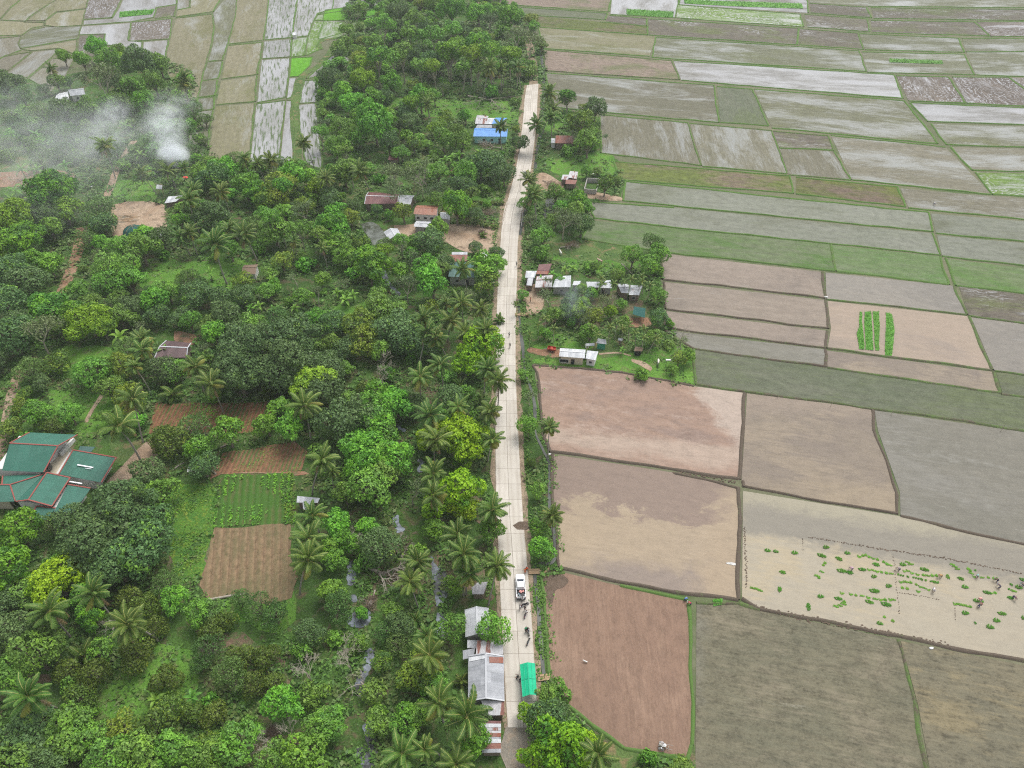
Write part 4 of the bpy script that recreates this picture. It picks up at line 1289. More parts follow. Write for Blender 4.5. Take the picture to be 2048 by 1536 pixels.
def frond(mb, origin, az, elev, L, droop, pairs, leaflet, wid, rd, twist=0.0, mi=0, ri=1, hang=0.9):
    """one palm frond: an arched rib with two combs of leaflets"""
    d = Vector((math.cos(az), math.sin(az), 0))
    side = Vector((-math.sin(az), math.cos(az), 0))
    pts = []
    p = Vector(origin)
    e = elev
    steps = 9
    for i in range(steps + 1):
        pts.append(p.copy())
        p = p + (d * math.cos(e) + Vector((0, 0, math.sin(e)))) * (L / steps) + side * twist * (L / steps) * (i / steps)
        e -= droop / steps * (0.5 + 1.2 * i / steps)
    mb.tube(pts, [0.055 * (1 - 0.75 * i / steps) + 0.012 for i in range(steps + 1)], 3, ri, cap=False)
    for k in range(pairs):
        f = 0.13 + 0.87 * (k + rd.random() * 0.5) / pairs
        x = f * steps
        i = min(int(x), steps - 1)
        b = pts[i].lerp(pts[i + 1], x - i)
        tdir = (pts[i + 1] - pts[i]).normalized()
        up = side.cross(tdir) * -1
        if up.z < 0:
            up = -up
        ll = leaflet * (math.sin(math.pi * min(1, 0.18 + f * 0.80)) ** 0.6) * rd.uniform(0.85, 1.1)
        for sg in (-1, 1):
            dirn = (side * sg * 0.85 + tdir * 0.65 + up * (0.25 - hang * 0.35)).normalized()
            m = b + dirn * ll * 0.5
            tip = b + dirn * ll - Vector((0, 0, ll * (0.18 + 0.3 * hang * rd.uniform(0.6, 1.3))))
            w = tdir * wid * 0.5
            mb.face([b - w, b + w, m + w * 1.1, m - w * 1.1], mi)
            mb.face([m - w * 1.1, m + w * 1.1, tip + w * .3, tip - w * .3], mi)


def palm_meshes(seed, h, lean, nfr=22, L=4.6, yel=0.12, young=False):
    rd = random.Random(seed)
    tr = MB()
    pts = []
    for i in range(8):
        u = i / 7
        pts.append(Vector((lean[0] * u ** 1.6 - 0.15 * lean[0] * math.sin(u * 3), lean[1] * u ** 1.6, h * u - 0.2)))
    tr.tube(pts, [0.26, 0.2, 0.175, 0.165, 0.155, 0.15, 0.145, 0.17], 8)
    top = pts[-1] + Vector((0, 0, 0.1))
    cr = MB()
    az = rd.uniform(0, 6)
    for i in range(nfr):
        u = i / (nfr - 1)
        az += 2.39996 + rd.uniform(-0.2, 0.2)
        elev = R_(80) - u * R_(98) + rd.uniform(-0.25, 0.25)
        old = rd.random() < yel and u > 0.55
        frond(cr, top, az, elev, L * (0.72 + 0.28 * math.sin(math.pi * min(1, u + 0.28))) * rd.uniform(0.9, 1.08), R_(68) + rd.uniform(-0.3, 0.4), 26, 0.95, 0.16, rd, rd.uniform(-0.6, 0.6), 2 if old else 0, 1, 0.8 + u * 0.5)
    if not young:
        for k in range(rd.choice((0, 1, 2, 3))):
            frond(cr, top, rd.uniform(0, 6.28), R_(-35), L * 0.8, R_(60), 16, 0.7, 0.14, rd, 0.3, 4, 4, 1.4)
    for k in range(7):
        a = rd.uniform(0, 6.28)
        cr.ball(top + Vector((math.cos(a) * 0.32, math.sin(a) * 0.32, -0.28 - rd.random() * 0.2)), 0.14, 3, 6, 4)
    return tr, cr


PALM_M = [M['palm'], M['rachis'], M['palmy'], M['coconut'], M['palmdead']]
PROTO = {}   # kind -> list of (thing name, children spec, nominal crown radius, crown height, lean)


def proto(kind, name, cat, parts, R, zc, lean=(0, 0)):
    """parts: (part name, mesh data)"""
    PROTO.setdefault(kind, []).append(dict(name=name, cat=cat, parts=parts, R=R, zc=zc, lean=lean))


def tree_proto(kind, name, n, R, zc, lobes, lobe_r, nleaf, leaf, mat, bark='bark', r0=0.3, cat='tree', seed0=0, **kw):
    for s in range(n):
        cm, cs = crown(seed0 + s * 13 + len(kind), R, zc, lobes, lobe_r, nleaf, leaf, **kw)
        lm = limbs(cs, zc, r0, s + 4)
        proto(kind, name, cat, [('trunk', lm.mesh(name + '_trunk', M[bark])), ('crown', cm.mesh(name + '_crown', M[mat]))], R, zc)


# small and big builds of each kind, so that leaves keep their size
tree_proto('L', 'mango_tree', 2, 4.4, 5.2, 19, 0.36, 8000, 0.30, 'lime', seed0=10, gap=0.2)
tree_proto('L', 'mango_tree', 2, 8.0, 7.6, 34, 0.27, 17000, 0.36, 'lime', seed0=30, gap=0.22, r0=0.5)
tree_proto('K', 'mango_tree', 2, 4.0, 5.0, 22, 0.34, 7500, 0.30, 'limeb', seed0=50, gap=0.3)
tree_proto('K', 'mango_tree', 2, 6.5, 7.0, 34, 0.27, 13000, 0.34, 'limeb', seed0=60, gap=0.3, r0=0.45)
tree_proto('D', 'mango_tree', 2, 4.4, 4.8, 20, 0.38, 8500, 0.28, 'dark', seed0=90, gap=0.18)
tree_proto('D', 'mango_tree', 3, 9.0, 7.8, 42, 0.25, 22000, 0.36, 'dark', seed0=100, gap=0.2, r0=0.55)
tree_proto('G', 'broadleaf_tree', 3, 3.8, 4.8, 16, 0.36, 6000, 0.30, 'green', seed0=130, gap=0.32)
tree_proto('G', 'broadleaf_tree', 2, 7.0, 7.0, 32, 0.26, 13000, 0.36, 'green', seed0=140, gap=0.34, r0=0.4)
tree_proto('M', 'broadleaf_tree', 4, 3.8, 4.8, 14, 0.38, 6000, 0.28, 'mid', seed0=170, gap=0.3)
tree_proto('M', 'broadleaf_tree', 2, 7.0, 7.0, 30, 0.27, 13000, 0.34, 'mid', seed0=180, gap=0.32, r0=0.4)
tree_proto('Y', 'broadleaf_tree', 3, 3.6, 4.6, 12, 0.38, 4200, 0.27, 'yellow', seed0=210, gap=0.36)
tree_proto('W', 'broadleaf_tree', 3, 4.0, 4.4, 13, 0.42, 6500, 0.20, 'wisp', seed0=250, gap=0.3, rnd_n=0.9)
tree_proto('O', 'citrus_tree', 3, 2.3, 2.1, 12, 0.46, 3200, 0.19, 'olive', r0=0.12, seed0=290)
tree_proto('R', 'round_tree', 2, 2.8, 3.6, 15, 0.44, 4200, 0.22, 'green', r0=0.16, seed0=330)
tree_proto('T', 'tall_tree', 3, 4.4, 10.5, 13, 0.36, 5200, 0.32, 'lime', bark='palebark', r0=0.26, seed0=450, gap=0.32, flat=0.42, low=0.05)
tree_proto('U', 'tall_tree', 3, 4.2, 11.0, 12, 0.36, 4600, 0.30, 'mid', bark='palebark', r0=0.22, seed0=480, gap=0.38, flat=0.55, low=-0.1)
tree_proto('S', 'shrub', 6, 2.0, 1.3, 10, 0.45, 1900, 0.26, 'mid', r0=0.08, cat='shrub', seed0=370, gap=0.32)
tree_proto('s', 'shrub', 3, 1.8, 1.1, 9, 0.45, 1500, 0.28, 'green', r0=0.07, cat='shrub', seed0=410, gap=0.32)
for s in range(3):   # thin airy trees whose limbs show through
    tips = []
    bt = branch_tree(500 + s, 9.0, 0.22, 4, 0.8, tips=tips)
    rd = random.Random(s)
    lf = MB()
    for e in tips:
        for _ in range(16):
            dd = Vector((rd.gauss(0, .6), rd.gauss(0, .6), rd.gauss(0, .4)))
            quad_leaf(lf, e + dd, Vector((rd.gauss(0, 1), rd.gauss(0, 1), rd.gauss(0.6, 1))).normalized(), rd.uniform(.2, .38), rd)
    zc = sum(e.z for e in tips) / len(tips)
    rr = sorted(math.hypot(e.x, e.y) for e in tips)[int(len(tips) * .9)] + 0.4
    proto('P', 'airy_tree', 'tree', [('trunk', bt.mesh('airy_tree_trunk', M['palebark'])), ('crown', lf.mesh('airy_tree_crown', M['pale']))], rr, zc)
for s in range(3):   # leafless trees
    tips = []
    bt = branch_tree(600 + s, 8.0, 0.2, 5 if s else 4, 0.7, tips=tips, lean=((0.0, 0.0), (0.25, 0.1), (-0.5, 0.35))[s])
    rd = random.Random(s + 40)
    tw = MB()
    for e in tips:
        for _ in range(3):
            dd = Vector((rd.gauss(0, 1), rd.gauss(0, 1), rd.gauss(0.5, .7))).normalized()
            tw.tube([e - dd * 0.1, e + dd * rd.uniform(.5, 1.0)], [0.025, 0.012], 3, cap=False)
    zc = sum(e.z for e in tips) / len(tips)
    rr = sorted(math.hypot(e.x, e.y) for e in tips)[int(len(tips) * .9)] + 0.5
    proto('B', 'bare_tree', 'tree', [('trunk', bt.mesh('bare_tree_trunk', M['palebark'])), ('twigs', tw.mesh('bare_tree_twigs', M['deadwood']))], rr, zc)
for s in range(8):
    rd = random.Random(880 + s)
    a_ = rd.uniform(0, 6.28); m_ = rd.uniform(0.3, 2.6)
    ln = (m_ * math.cos(a_), m_ * math.sin(a_))
    h = rd.uniform(8.5, 12.5)
    tr, cr = palm_meshes(700 + s, h, ln, rd.choice((16, 19, 22, 25)), rd.uniform(4.2, 5.0), rd.choice((0.05, 0.12, 0.25, 0.35)))
    proto('C', 'coconut_palm', 'palm', [('trunk', tr.mesh('coconut_palm_trunk', M['palmbark'])), ('crown', cr.mesh('coconut_palm_crown', PALM_M))], 4.7, h, ln)
for s in range(2):   # yellowing
    ln = [(0.8, 0.4), (-0.6, 0.7)][s]
    tr, cr = palm_meshes(760 + s, 8.0, ln, 20, 4.4, 0.95)
    proto('c', 'coconut_palm', 'palm', [('trunk', tr.mesh('coconut_palm_trunk', M['palmbark'])), ('crown', cr.mesh('coconut_palm_crown', PALM_M))], 4.5, 8.0, ln)
for s in range(2):   # young palms near the ground
    tr, cr = palm_meshes(780 + s, 1.3, (0.1, 0.1), 13, 3.4, 0.0, True)
    proto('v', 'young_palm', 'palm', [('trunk', tr.mesh('young_palm_trunk', M['palmbark'])), ('crown', cr.mesh('young_palm_crown', PALM_M))], 3.3, 1.6)
for s in range(2):   # slim areca palms
    tr = MB(); rd = random.Random(s)
    tr.tube([Vector((0, 0, -.2)), Vector((.1, 0, 3)), Vector((.15, .1, 6.2))], [.1, .085, .08], 6)
    cr = MB(); az = 0
    for i in range(10):
        az += 2.4
        frond(cr, (.15, .1, 6.2), az, R_(75) - i * R_(9), 1.9, R_(80), 13, .6, .13, rd, rd.uniform(-.3, .3))
    proto('A', 'areca_palm', 'palm', [('trunk', tr.mesh('areca_palm_trunk', M['palebark'])), ('crown', cr.mesh('areca_palm_crown', PALM_M))], 2.0, 6.2)
for s in range(3):   # banana plants
    rd = random.Random(s + 20)
    tr = MB(); tr.tube([Vector((0, 0, -.2)), Vector((0.03, 0, 1.1)), Vector((.06, .03, 2.1))], [.17, .13, .09], 7)
    cr = MB(); az = rd.uniform(0, 6)
    for i in range(8):
        az += 2.4 + rd.uniform(-.2, .2)
        d = Vector((math.cos(az), math.sin(az), 0)); sd = Vector((-d.y, d.x, 0))
        e = R_(80) - i * R_(11); p = Vector((.06, .03, 2.0)); L = 2.1 * rd.uniform(.85, 1.1); prev = None
        for j in range(7):
            w = 0.30 * math.sin(math.pi * min(1, .08 + j / 6.5)) + .015
            row = (p - sd * w + Vector((0, 0, w * .45)), p, p + sd * w + Vector((0, 0, w * .45)))
            if prev:
                cr.face([prev[0], prev[1], row[1], row[0]]); cr.face([prev[1], prev[2], row[2], row[1]])
            prev = row
            p = p + (d * math.cos(e) + Vector((0, 0, math.sin(e)))) * L / 6
            e -= R_(15)
    proto('N', 'banana_plant', 'banana plant', [('stem', tr.mesh('banana_plant_stem', M['banana'])), ('leaves', cr.mesh('banana_plant_leaves', M['banana']))], 1.7, 2.2)

TREES = []   # (root, kind, radius in metres)
trd = random.Random(99)


def plant(kind, px, py, rpx, hk=1.0, var=None, rot=None):
    ls = PROTO[kind]
    if var is None:
        want = rpx / ppm(py, 4.0)
        near = min(abs(math.log(q['R'] / want)) for q in ls)
        ls = [q for q in ls if abs(math.log(q['R'] / want)) < near + 0.05]
        pr = ls[trd.randrange(len(ls))]
    else:
        pr = ls[var]
    z = pr['zc']
    for _ in range(3):   # size and height settle together
        s = rpx / ppm(py, z) / pr['R']
        z = pr['zc'] * s * hk
    at = P(px, py, z)
    return plant_at(kind, at.x, at.y, s, hk, pr, rot)


def plant_at(kind, x, y, s, hk=1.0, pr=None, rot=None):
    if pr is None:
        pr = PROTO[kind][0]
    rot = trd.uniform(0, 6.283) if rot is None else rot
    lx, ly = pr['lean']
    ox, oy = lx * math.cos(rot) - ly * math.sin(rot), lx * math.sin(rot) + ly * math.cos(rot)
    root = empty(pr['name'], (x - ox * s, y - oy * s, 0))
    root['category'] = pr['cat']
    tl = 0.11 if kind in 'CcvA' else 0.05
    root.rotation_euler = (trd.gauss(0, tl), trd.gauss(0, tl), rot)
    root.scale = (s * trd.uniform(.92, 1.08), s * trd.uniform(.92, 1.08), s * hk)
    for nm, me in pr['parts']:
        o = bpy.data.objects.new(nm, me)
        SC.collection.objects.link(o)
        o.parent = root
    TREES.append((root, kind, pr['R'] * s))
    return root


# crown centres as found in the photograph: x y radius, per kind
TREE_TABLE = {
    'C': '''106 137 18 362 171 22 372 157 20 202 297 27 296 345 22 333 343 22 369 338 17 489 318 20 516 328 22 540 314 24 608 284 22 386 400 30 379 383 26
 359 475 22 383 468 24 441 489 34 489 468 30 472 455 22 649 355 22 560 461 18 645 499 20 580 483 18 732 328 24 853 212 15 975 137 22 995 140 18 1040 133 22 1012 253 22
 1101 191 24 1093 215 22 1084 253 26 1094 236 21 1060 362 24 1064 393 28 1070 380 22 923 609 28 889 606 18 855 637 29 893 637 27 927 654 26 971 626 28 988 661 28 848 678 31 889 678 32
 882 732 33 841 753 34 978 736 30 988 777 34 973 818 35 928 821 31 876 838 35 978 876 31 879 890 37 884 937 37 876 985 38 983 1013 38 932 541 26 1101 859 27 923 1060 37 934 1112 42
 985 1146 38 831 1118 35 831 1166 37 841 1259 32 876 1296 45 906 1423 55 886 1402 42 811 1512 50 869 1491 36 889 1529 40 1108 1036 28 1210 1512 44
 270 736 24 393 736 32 417 760 36 249 811 40 236 852 47 601 818 40 629 917 40 109 1231 44 195 1197 40 260 1238 42 72 1378 48 605 1077 42 591 1125 42 629 1033 36 663 948 20''',
    'c': '441 383 25 301 674 28 297 697 30 937 1150 34',
    'v': '345 787 24 537 787 20 161 1313 32 920 770 20 923 1361 20 830 1240 20 965 470 10 1173 708 12 720 560 12 1000 640 14 960 800 14 620 1040 20 702 478 14',
    'A': '1220 655 12 1232 648 11 1246 660 12 1262 652 12 1276 664 12 1290 655 11 1300 676 12 1285 680 11 1201 560 10 1214 565 11 1228 568 11 1249 566 11 1262 560 12 1275 562 11 1290 556 12 1300 570 12 1092 640 12 1108 655 11 1078 650 11 1060 668 10 1178 655 11 1198 668 11 1040 605 9',
    'N': '239 674 18 30 380 14 48 372 13 20 396 13 90 350 12 75 340 12 60 398 12 375 600 12 500 616 11 520 612 12 548 620 12 590 616 10 470 612 11 360 570 12 420 545 11 545 560 12 690 600 13 705 590 12 672 585 11 905 315 12 890 322 13 920 310 13 935 322 12 960 305 11 860 345 11 130 330 13 118 350 12 60 330 13 44 340 12 140 300 12 300 300 12 320 290 12 280 310 12 340 318 12 250 250 12 70 268 13 55 240 12 1080 560 10 1130 540 10 1146 536 10 1105 548 9 310 1398 16 385 1394 18 330 700 14 1245 700 8 940 520 10',
    'T': '899 97 25 910 88 22 954 82 25 896 112 22 940 106 23 982 102 25 1020 108 22 753 110 24 725 124 20 869 130 18 835 200 18 565 372 18 660 440 18 770 500 16 1135 190 15',
    'U': '828 36 18 763 46 20 746 82 22 814 66 20 841 74 20 869 70 20 899 58 20 804 102 22 787 116 20 840 128 18 990 128 18 1006 132 16 1035 126 16 925 132 18 955 136 16 700 330 16 640 470 17 800 480 14 855 195 16 880 250 14 640 260 16 690 300 16 600 455 18 545 440 18',
    'L': '246 120 14 103 382 44 88 402 26 128 420 25 20 441 42 41 478 38 513 386 27 622 355 18 629 374 18 742 515 18 739 534 30 737 513 22 992 527 18 770 746 14 1156 403 20 99 614 32 178 640 38 150 626 24 205 656 20 625 762 36 34 1060 38 20 1129 40 174 1238 22 1165 580 14 1181 587 14 1160 622 20 1168 606 14 1222 622 14 913 413 26 725 161 30 20 500 22 8 450 24',
    'K': '958 695 40 972 678 26 947 719 26 920 869 44 934 886 34 930 917 18 855 879 20 927 978 34 869 1013 24 930 1013 26 1057 1430 22 1111 1491 52 1156 1495 34 1070 1518 30 113 1163 46 171 1149 30 647 745 20 85 1185 26',
    'D': '280 126 30 20 171 30 137 164 12 130 226 24 85 434 30 205 448 20 427 355 24 420 431 30 797 24 20 841 51 20 794 62 22 923 68 20 841 113 24 855 130 28 660 157 20 763 198 18 814 222 20 821 246 18 776 284 20 1038 286 17 961 331 24 985 331 22 1009 349 20 706 412 13 752 420 11 660 396 20 923 372 20 855 485 24 951 496 12 992 506 12 1190 219 20 1163 451 22 670 647 22 691 698 22 790 664 34 811 681 26 722 838 34 674 848 34 821 807 24 889 527 16 903 797 24 1139 602 18 1134 624 16 1318 638 18 485 712 52 478 752 50 581 681 52 574 722 48 560 746 36 520 690 40 643 741 32 649 790 34 328 739 26 294 948 28 20 544 40 48 562 30 14 602 30 20 671 34 35 655 26 314 630 18 362 633 18 455 626 26 478 661 24 297 592 16 396 592 24 444 592 20 489 592 20 260 616 22 964 1426 16 807 1248 24 1094 1443 40 1120 1425 24 41 1474 46 79 1515 40 20 1262 30 10 1207 26 240 1030 58 180 1092 56 275 1100 48 215 1060 50 300 1050 36 230 1130 40 150 1040 30',
    'G': '126 113 14 191 96 22 164 120 16 448 338 22 403 349 18 489 369 22 581 352 22 666 455 24 869 10 20 903 20 26 958 27 24 1016 31 24 780 164 22 684 185 20 708 205 26 746 202 22 749 243 40 730 232 26 841 195 22 930 232 12 662 444 20 668 489 22 865 562 28 978 534 26 793 801 32 753 803 32 735 910 44 715 893 30 759 920 34 797 920 30 427 664 22 400 893 24 455 866 26 533 849 20 581 855 26 1081 1098 24 1077 1057 18 981 1060 22 947 1477 28 670 1047 24 670 1115 22 700 1092 20 735 1050 20 725 1225 12 910 1170 16 862 1060 20 814 1443 26 605 1508 38 96 527 22 1181 664 20 1090 664 14 1374 712 14 1346 740 12 760 860 30 720 945 26 680 1075 20 655 1098 18',
    'M': '239 103 14 318 126 18 219 123 25 267 181 30 308 164 18 113 164 14 171 219 20 212 212 24 239 198 22 290 202 20 424 328 18 547 461 30 239 492 26 280 496 26 869 191 14 687 260 24 670 290 20 718 273 18 886 277 20 910 266 18 923 284 20 934 342 20 876 345 18 872 402 14 687 342 22 940 386 14 690 486 12 882 541 16 763 613 26 790 623 22 753 830 30 688 800 20 766 876 26 735 971 36 770 954 30 691 989 22 1110 628 18 1045 589 12 1320 591 16 1245 645 16 1307 673 16 1243 607 12 1189 533 12 1236 549 14 1057 1430 0 1074 978 18 1046 749 12 903 1255 24 787 1221 16 862 1368 22 763 1443 22 841 1426 24 670 1443 24 219 534 24 253 537 24 260 558 24 212 565 22 335 582 20 533 585 16 376 558 14 424 647 18 379 643 16 239 633 20 506 647 22 355 739 20 188 746 28 210 735 20 68 828 22 140 828 18 82 849 12 137 1443 36 164 1477 32 130 1500 34 273 1501 34 340 1500 34 427 1501 30 478 1488 34 643 1460 28 68 1307 38 53 1180 26 393 1220 24 1053 407 16 1111 386 18 1173 342 10 1094 1389 22 1176 284 24 100 1290 26 30 1530 40 220 1520 34 380 1520 30 540 1520 28 12 1350 34',
    'Y': '560 369 26 560 396 20 725 126 24 893 236 16 828 287 16 1032 258 8 807 424 16 718 650 30 732 678 26 705 814 18 978 565 20 51 784 11 46 796 10 41 808 11 36 822 10 20 862 20 28 848 12 1135 198 18 1210 369 18 1358 717 16 841 1341 28 821 1358 26 763 1324 18 246 1457 26 410 1484 16 608 412 16 690 355 16 1163 247 32',
    'P': '202 147 45 236 160 30 1036 65 28 1060 72 26 978 34 18 608 414 22 787 342 24 841 338 28 790 372 22 876 376 20 828 376 16 817 513 20 1200 602 22 1099 587 22 1092 564 16 407 702 18 68 654 34 1128 427 34 1060 784 20 1247 638 16 821 971 28 811 568 22 1150 262 22 1217 273 12 1140 435 24 632 1010 26 1367 675 16',
    'W': '35 250 18 80 225 20 110 228 18 140 262 18 180 230 18 210 262 18 15 290 18 50 262 16 100 262 18 170 268 16 230 300 16 75 312 18 128 300 16 385 220 18 372 262 16 392 300 16 410 240 14 290 235 16 310 252 14 198 417 24 178 478 18 62 736 26 44 191 20 89 178 13 454 1351 28 414 1307 26 670 1211 26 1146 239 14 460 1340 0 420 1225 20 520 1215 24 480 1200 18 550 1230 22 800 1290 22 770 1260 20 400 1330 16',
    'S': '20 235 14 45 225 14 70 250 15 95 240 14 120 255 15 150 240 14 175 255 14 200 235 13 30 275 15 60 290 15 90 285 14 130 280 15 165 285 14 190 300 13 20 310 14 110 310 13 150 315 12 245 330 12 270 300 12 300 280 12 310 310 12 385 250 12 400 280 12 260 250 12 240 210 12',
    'B': '614 1335 32 695 1320 24 763 719 26 758 745 20 680 1289 30 533 1474 30 574 1460 28 1367 662 22 1352 700 16 790 365 16 848 348 18 715 1075 26 1060 60 24 1220 600 18',
    'O': '311 1255 18 431 1262 26 273 1307 26 482 1313 20 530 1313 20 547 1368 17 506 1371 20 332 1358 24 137 1344 22 188 1351 26 338 1419 26 383 1426 20 431 1430 21 161 1392 24 263 1197 22 290 1210 22 113 726 22 116 852 18 342 883 28 320 890 18 308 1460 32 739 780 20 1060 924 10 455 1240 16',
    'R': '1301 531 21 985 1259 26 1057 855 20 1120 560 12',
}
for kind, txt in TREE_TABLE.items():
    q = [float(x) for x in txt.split()]
    for i in range(0, len(q) - 2, 3):
        if q[i + 2] > 0:
            hk = trd.uniform(0.9, 1.15)
            if kind in 'LKDGM' and q[i + 1] < 300:
                hk *= 1.12
            if any(abs(q[i] - tx) < q[i + 2] * .8 and -4 < ty - q[i + 1] + 6 < q[i + 2] for tx, ty in ((163, 455), (158, 490), (150, 520), (135, 560), (250, 310), (232, 345))):
                q[i] += 16 if q[i] > 150 else -14
            plant(kind, q[i], q[i + 1], q[i + 2] * (((1.24 if q[i + 1] > 300 else 1.08) if q[i] < 1040 else 1.04) if kind not in 'CcvAN' else 1.1), hk)

# ---- low growth filling the wood between the trees
bush_rnd = random.Random(31)
BUILT = [(950, 1260, 7), (965, 1340, 9), (965, 1395, 8), (965, 1465, 8), (900, 470, 5)]


def free(p, r, keep_built=True):
    if not inside(p, wood_w):
        return False
    for q in OPEN:
        if inside(p, q):
            return False
    for (x, y, rr) in BUILT_W:
        if (p.x - x) ** 2 + (p.y - y) ** 2 < (rr + r) ** 2:
            return False
    for i in range(0, len(ROADPTS)):
        if (p - ROADPTS[i]).length < 4.6 + r * 0.8:
            return False
    for q in TRACKPTS:
        if (p - q).length < 1.8 + r * 0.8:
            return False
    for q in WATERPTS:
        if (p - q).length < 0.9 + r * 0.55:
            return False
    return True


ROADPTS = [(a + b) / 2 for a, b in zip(Lw, Rw)] + [P(1050, y) for y in (1480, 1510, 1540, 1580)]
WATERPTS = []
for ln in ([(770, 800), (800, 855), (806, 880), (830, 920), (845, 935), (815, 1000), (798, 1050), (830, 1085), (866, 1120), (874, 1160), (870, 1210), (880, 1250)],
           [(700, 1120), (699, 1160), (712, 1200), (716, 1240), (738, 1300), (732, 1350), (722, 1390), (738, 1440), (742, 1490), (728, 1560)],
           [(735, 470), (752, 480), (765, 490), (780, 505), (790, 520), (768, 552), (782, 572), (800, 592)], CAN1,
           [(163, 455), (158, 490), (150, 520), (135, 560), (118, 596)], [(268, 282), (250, 310), (232, 345), (222, 372)], [(45, 740), (28, 780), (15, 850), (0, 900)], [(1068, 150), (1064, 118), (1050, 70), (1005, 38), (978, 20)]):
    WATERPTS += smooth_line([P(*q) for q in ln], 4)
TRACKPTS = []
for ln in ([(163, 455), (158, 490), (150, 520), (135, 560), (118, 596)], [(268, 282), (250, 310), (232, 345), (222, 372), (212, 396)], [(45, 740), (28, 780), (15, 850), (0, 900)]):
    tp_ = smooth_line([P(*q) for q in ln], 4)
    TRACKPTS += tp_ + [q - Vector((0, 4, 0)) for q in tp_]
HOUSE_PX = [(110, 940, 11), (75, 1000, 9), (180, 945, 9), (345, 695, 6), (968, 262, 9), (998, 262, 9), (985, 240, 8), (980, 285, 8), (765, 397, 10), (850, 420, 8), (843, 452, 5), (786, 470, 5), (925, 515, 8), (940, 545, 7), (610, 1005, 6), (955, 1165, 5),
            (955, 1240, 8), (965, 1290, 6), (970, 1350, 10), (978, 1420, 6), (975, 1470, 8), (1122, 280, 6), (1140, 355, 6), (1178, 375, 6), (1080, 555, 8), (1130, 565, 9), (1190, 572, 8), (1255, 585, 8), (1158, 712, 9), (1204, 688, 4),
            (1275, 625, 6), (130, 187, 8), (160, 185, 8), (268, 458, 9), (495, 545, 5), (75, 465, 5), (350, 395, 5)]
BUILT_W = [(P(x, y).x, P(x, y).y, r * 0.8) for x, y, r in HOUSE_PX] + [(P(x, y).x, P(x, y).y - 5, r * 0.7) for x, y, r in HOUSE_PX]

big = [(r.location.x, r.location.y, rad) for r, k, rad in TREES]
xs = [p.x for p in wood_w]; ys = [p.y for p in wood_w]
placed = []
tries = fill = 0
while fill < 280 and tries < 60000:
    tries += 1
    x, y = bush_rnd.uniform(max(min(xs), -150), 80), min(ys) + (max(ys) - min(ys)) * bush_rnd.random() ** 0.9
    p = Vector((x, y, 0))
    r = bush_rnd.uniform(2.4, 4.2) * (1 + max(0, y - 200) / 700)
    if any((x - a) ** 2 + (y - b) ** 2 < (0.66 * (r + c)) ** 2 for a, b, c in big) or not free(p, r):
        continue
    far_ = y > 230
    if far_ and bush_rnd.random() < 0.6:
        continue
    k = bush_rnd.choice('GGLYPPMW' if far_ else 'MMGGWMGYPD')
    if far_:
        r *= .8
    pr = dict(PROTO[k][bush_rnd.randrange(min(2, len(PROTO[k])))], name='woodland_tree')
    plant_at(k, x, y, r / pr['R'], bush_rnd.uniform(0.7, 0.95) if far_ else bush_rnd.uniform(0.8, 1.15), pr)
    big.append((x, y, r))
    fill += 1
print('fill', fill)
tries = 0
while len(placed) < 250 and tries < 60000:
    tries += 1
    x, y = bush_rnd.uniform(max(min(xs), -150), min(max(xs), 95)), bush_rnd.uniform(min(ys), max(ys))
    p = Vector((x, y, 0))
    r = bush_rnd.uniform(1.2, 2.6) * (1 + max(0, y - 150) / 450)
    if any((x - a) ** 2 + (y - b) ** 2 < (0.5 * (r + c)) ** 2 for a, b, c in big):
        continue
    if any((x - a) ** 2 + (y - b) ** 2 < (0.85 * (r + c)) ** 2 for a, b, c in placed):
        continue
    if not free(p, r):
        continue
    placed.append((x, y, r))
    k = bush_rnd.choice('SSSs')
    pr = PROTO[k][bush_rnd.randrange(len(PROTO[k]))]
    plant_at(k, x, y, r / pr['R'], bush_rnd.uniform(0.8, 1.3), pr)

# ---- undergrowth: leaves of herbs and creepers between the trunks
ur = random.Random(77)
mb, mbv = MB(), MB()
cnt = 0
while cnt < 30000:
    y = min(ys) + (max(ys) - min(ys)) * ur.random() ** 1.6
    x = ur.uniform(-170, 100)
    p = Vector((x, y, 0))
    if not inside(p, wood_w) or noise.noise(Vector((x * 0.09, y * 0.09, 5))) < -0.25:
        continue
    op = any(inside(p, q) for q in OPEN)
    if op and any(inside(p, q) for q in BARE):
        continue
    if op and ur.random() > 0.4:
        continue
    if any((p - q).length < 0.9 for q in WATERPTS) or any((p - q).length < 4.3 for q in ROADPTS) or any((x - a) ** 2 + (y - b) ** 2 < (r * 0.9) ** 2 for a, b, r in BUILT_W):
        continue
    cnt += 1
    sz = ur.uniform(0.25, 0.7) * (1 + max(0, y - 120) / 400)
    hgt = ur.uniform(0.1, 1.5) * (0.3 if op else 1)
    for _ in range(5):
        q = p + Vector((ur.gauss(0, 0.5), ur.gauss(0, 0.5), hgt * ur.random()))
        quad_leaf(mb, q, Vector((ur.gauss(0, .5), ur.gauss(0, .5), 1)).normalized(), sz * ur.uniform(.7, 1.3), ur)
struct('undergrowth', mb, M['under'], kind='stuff')
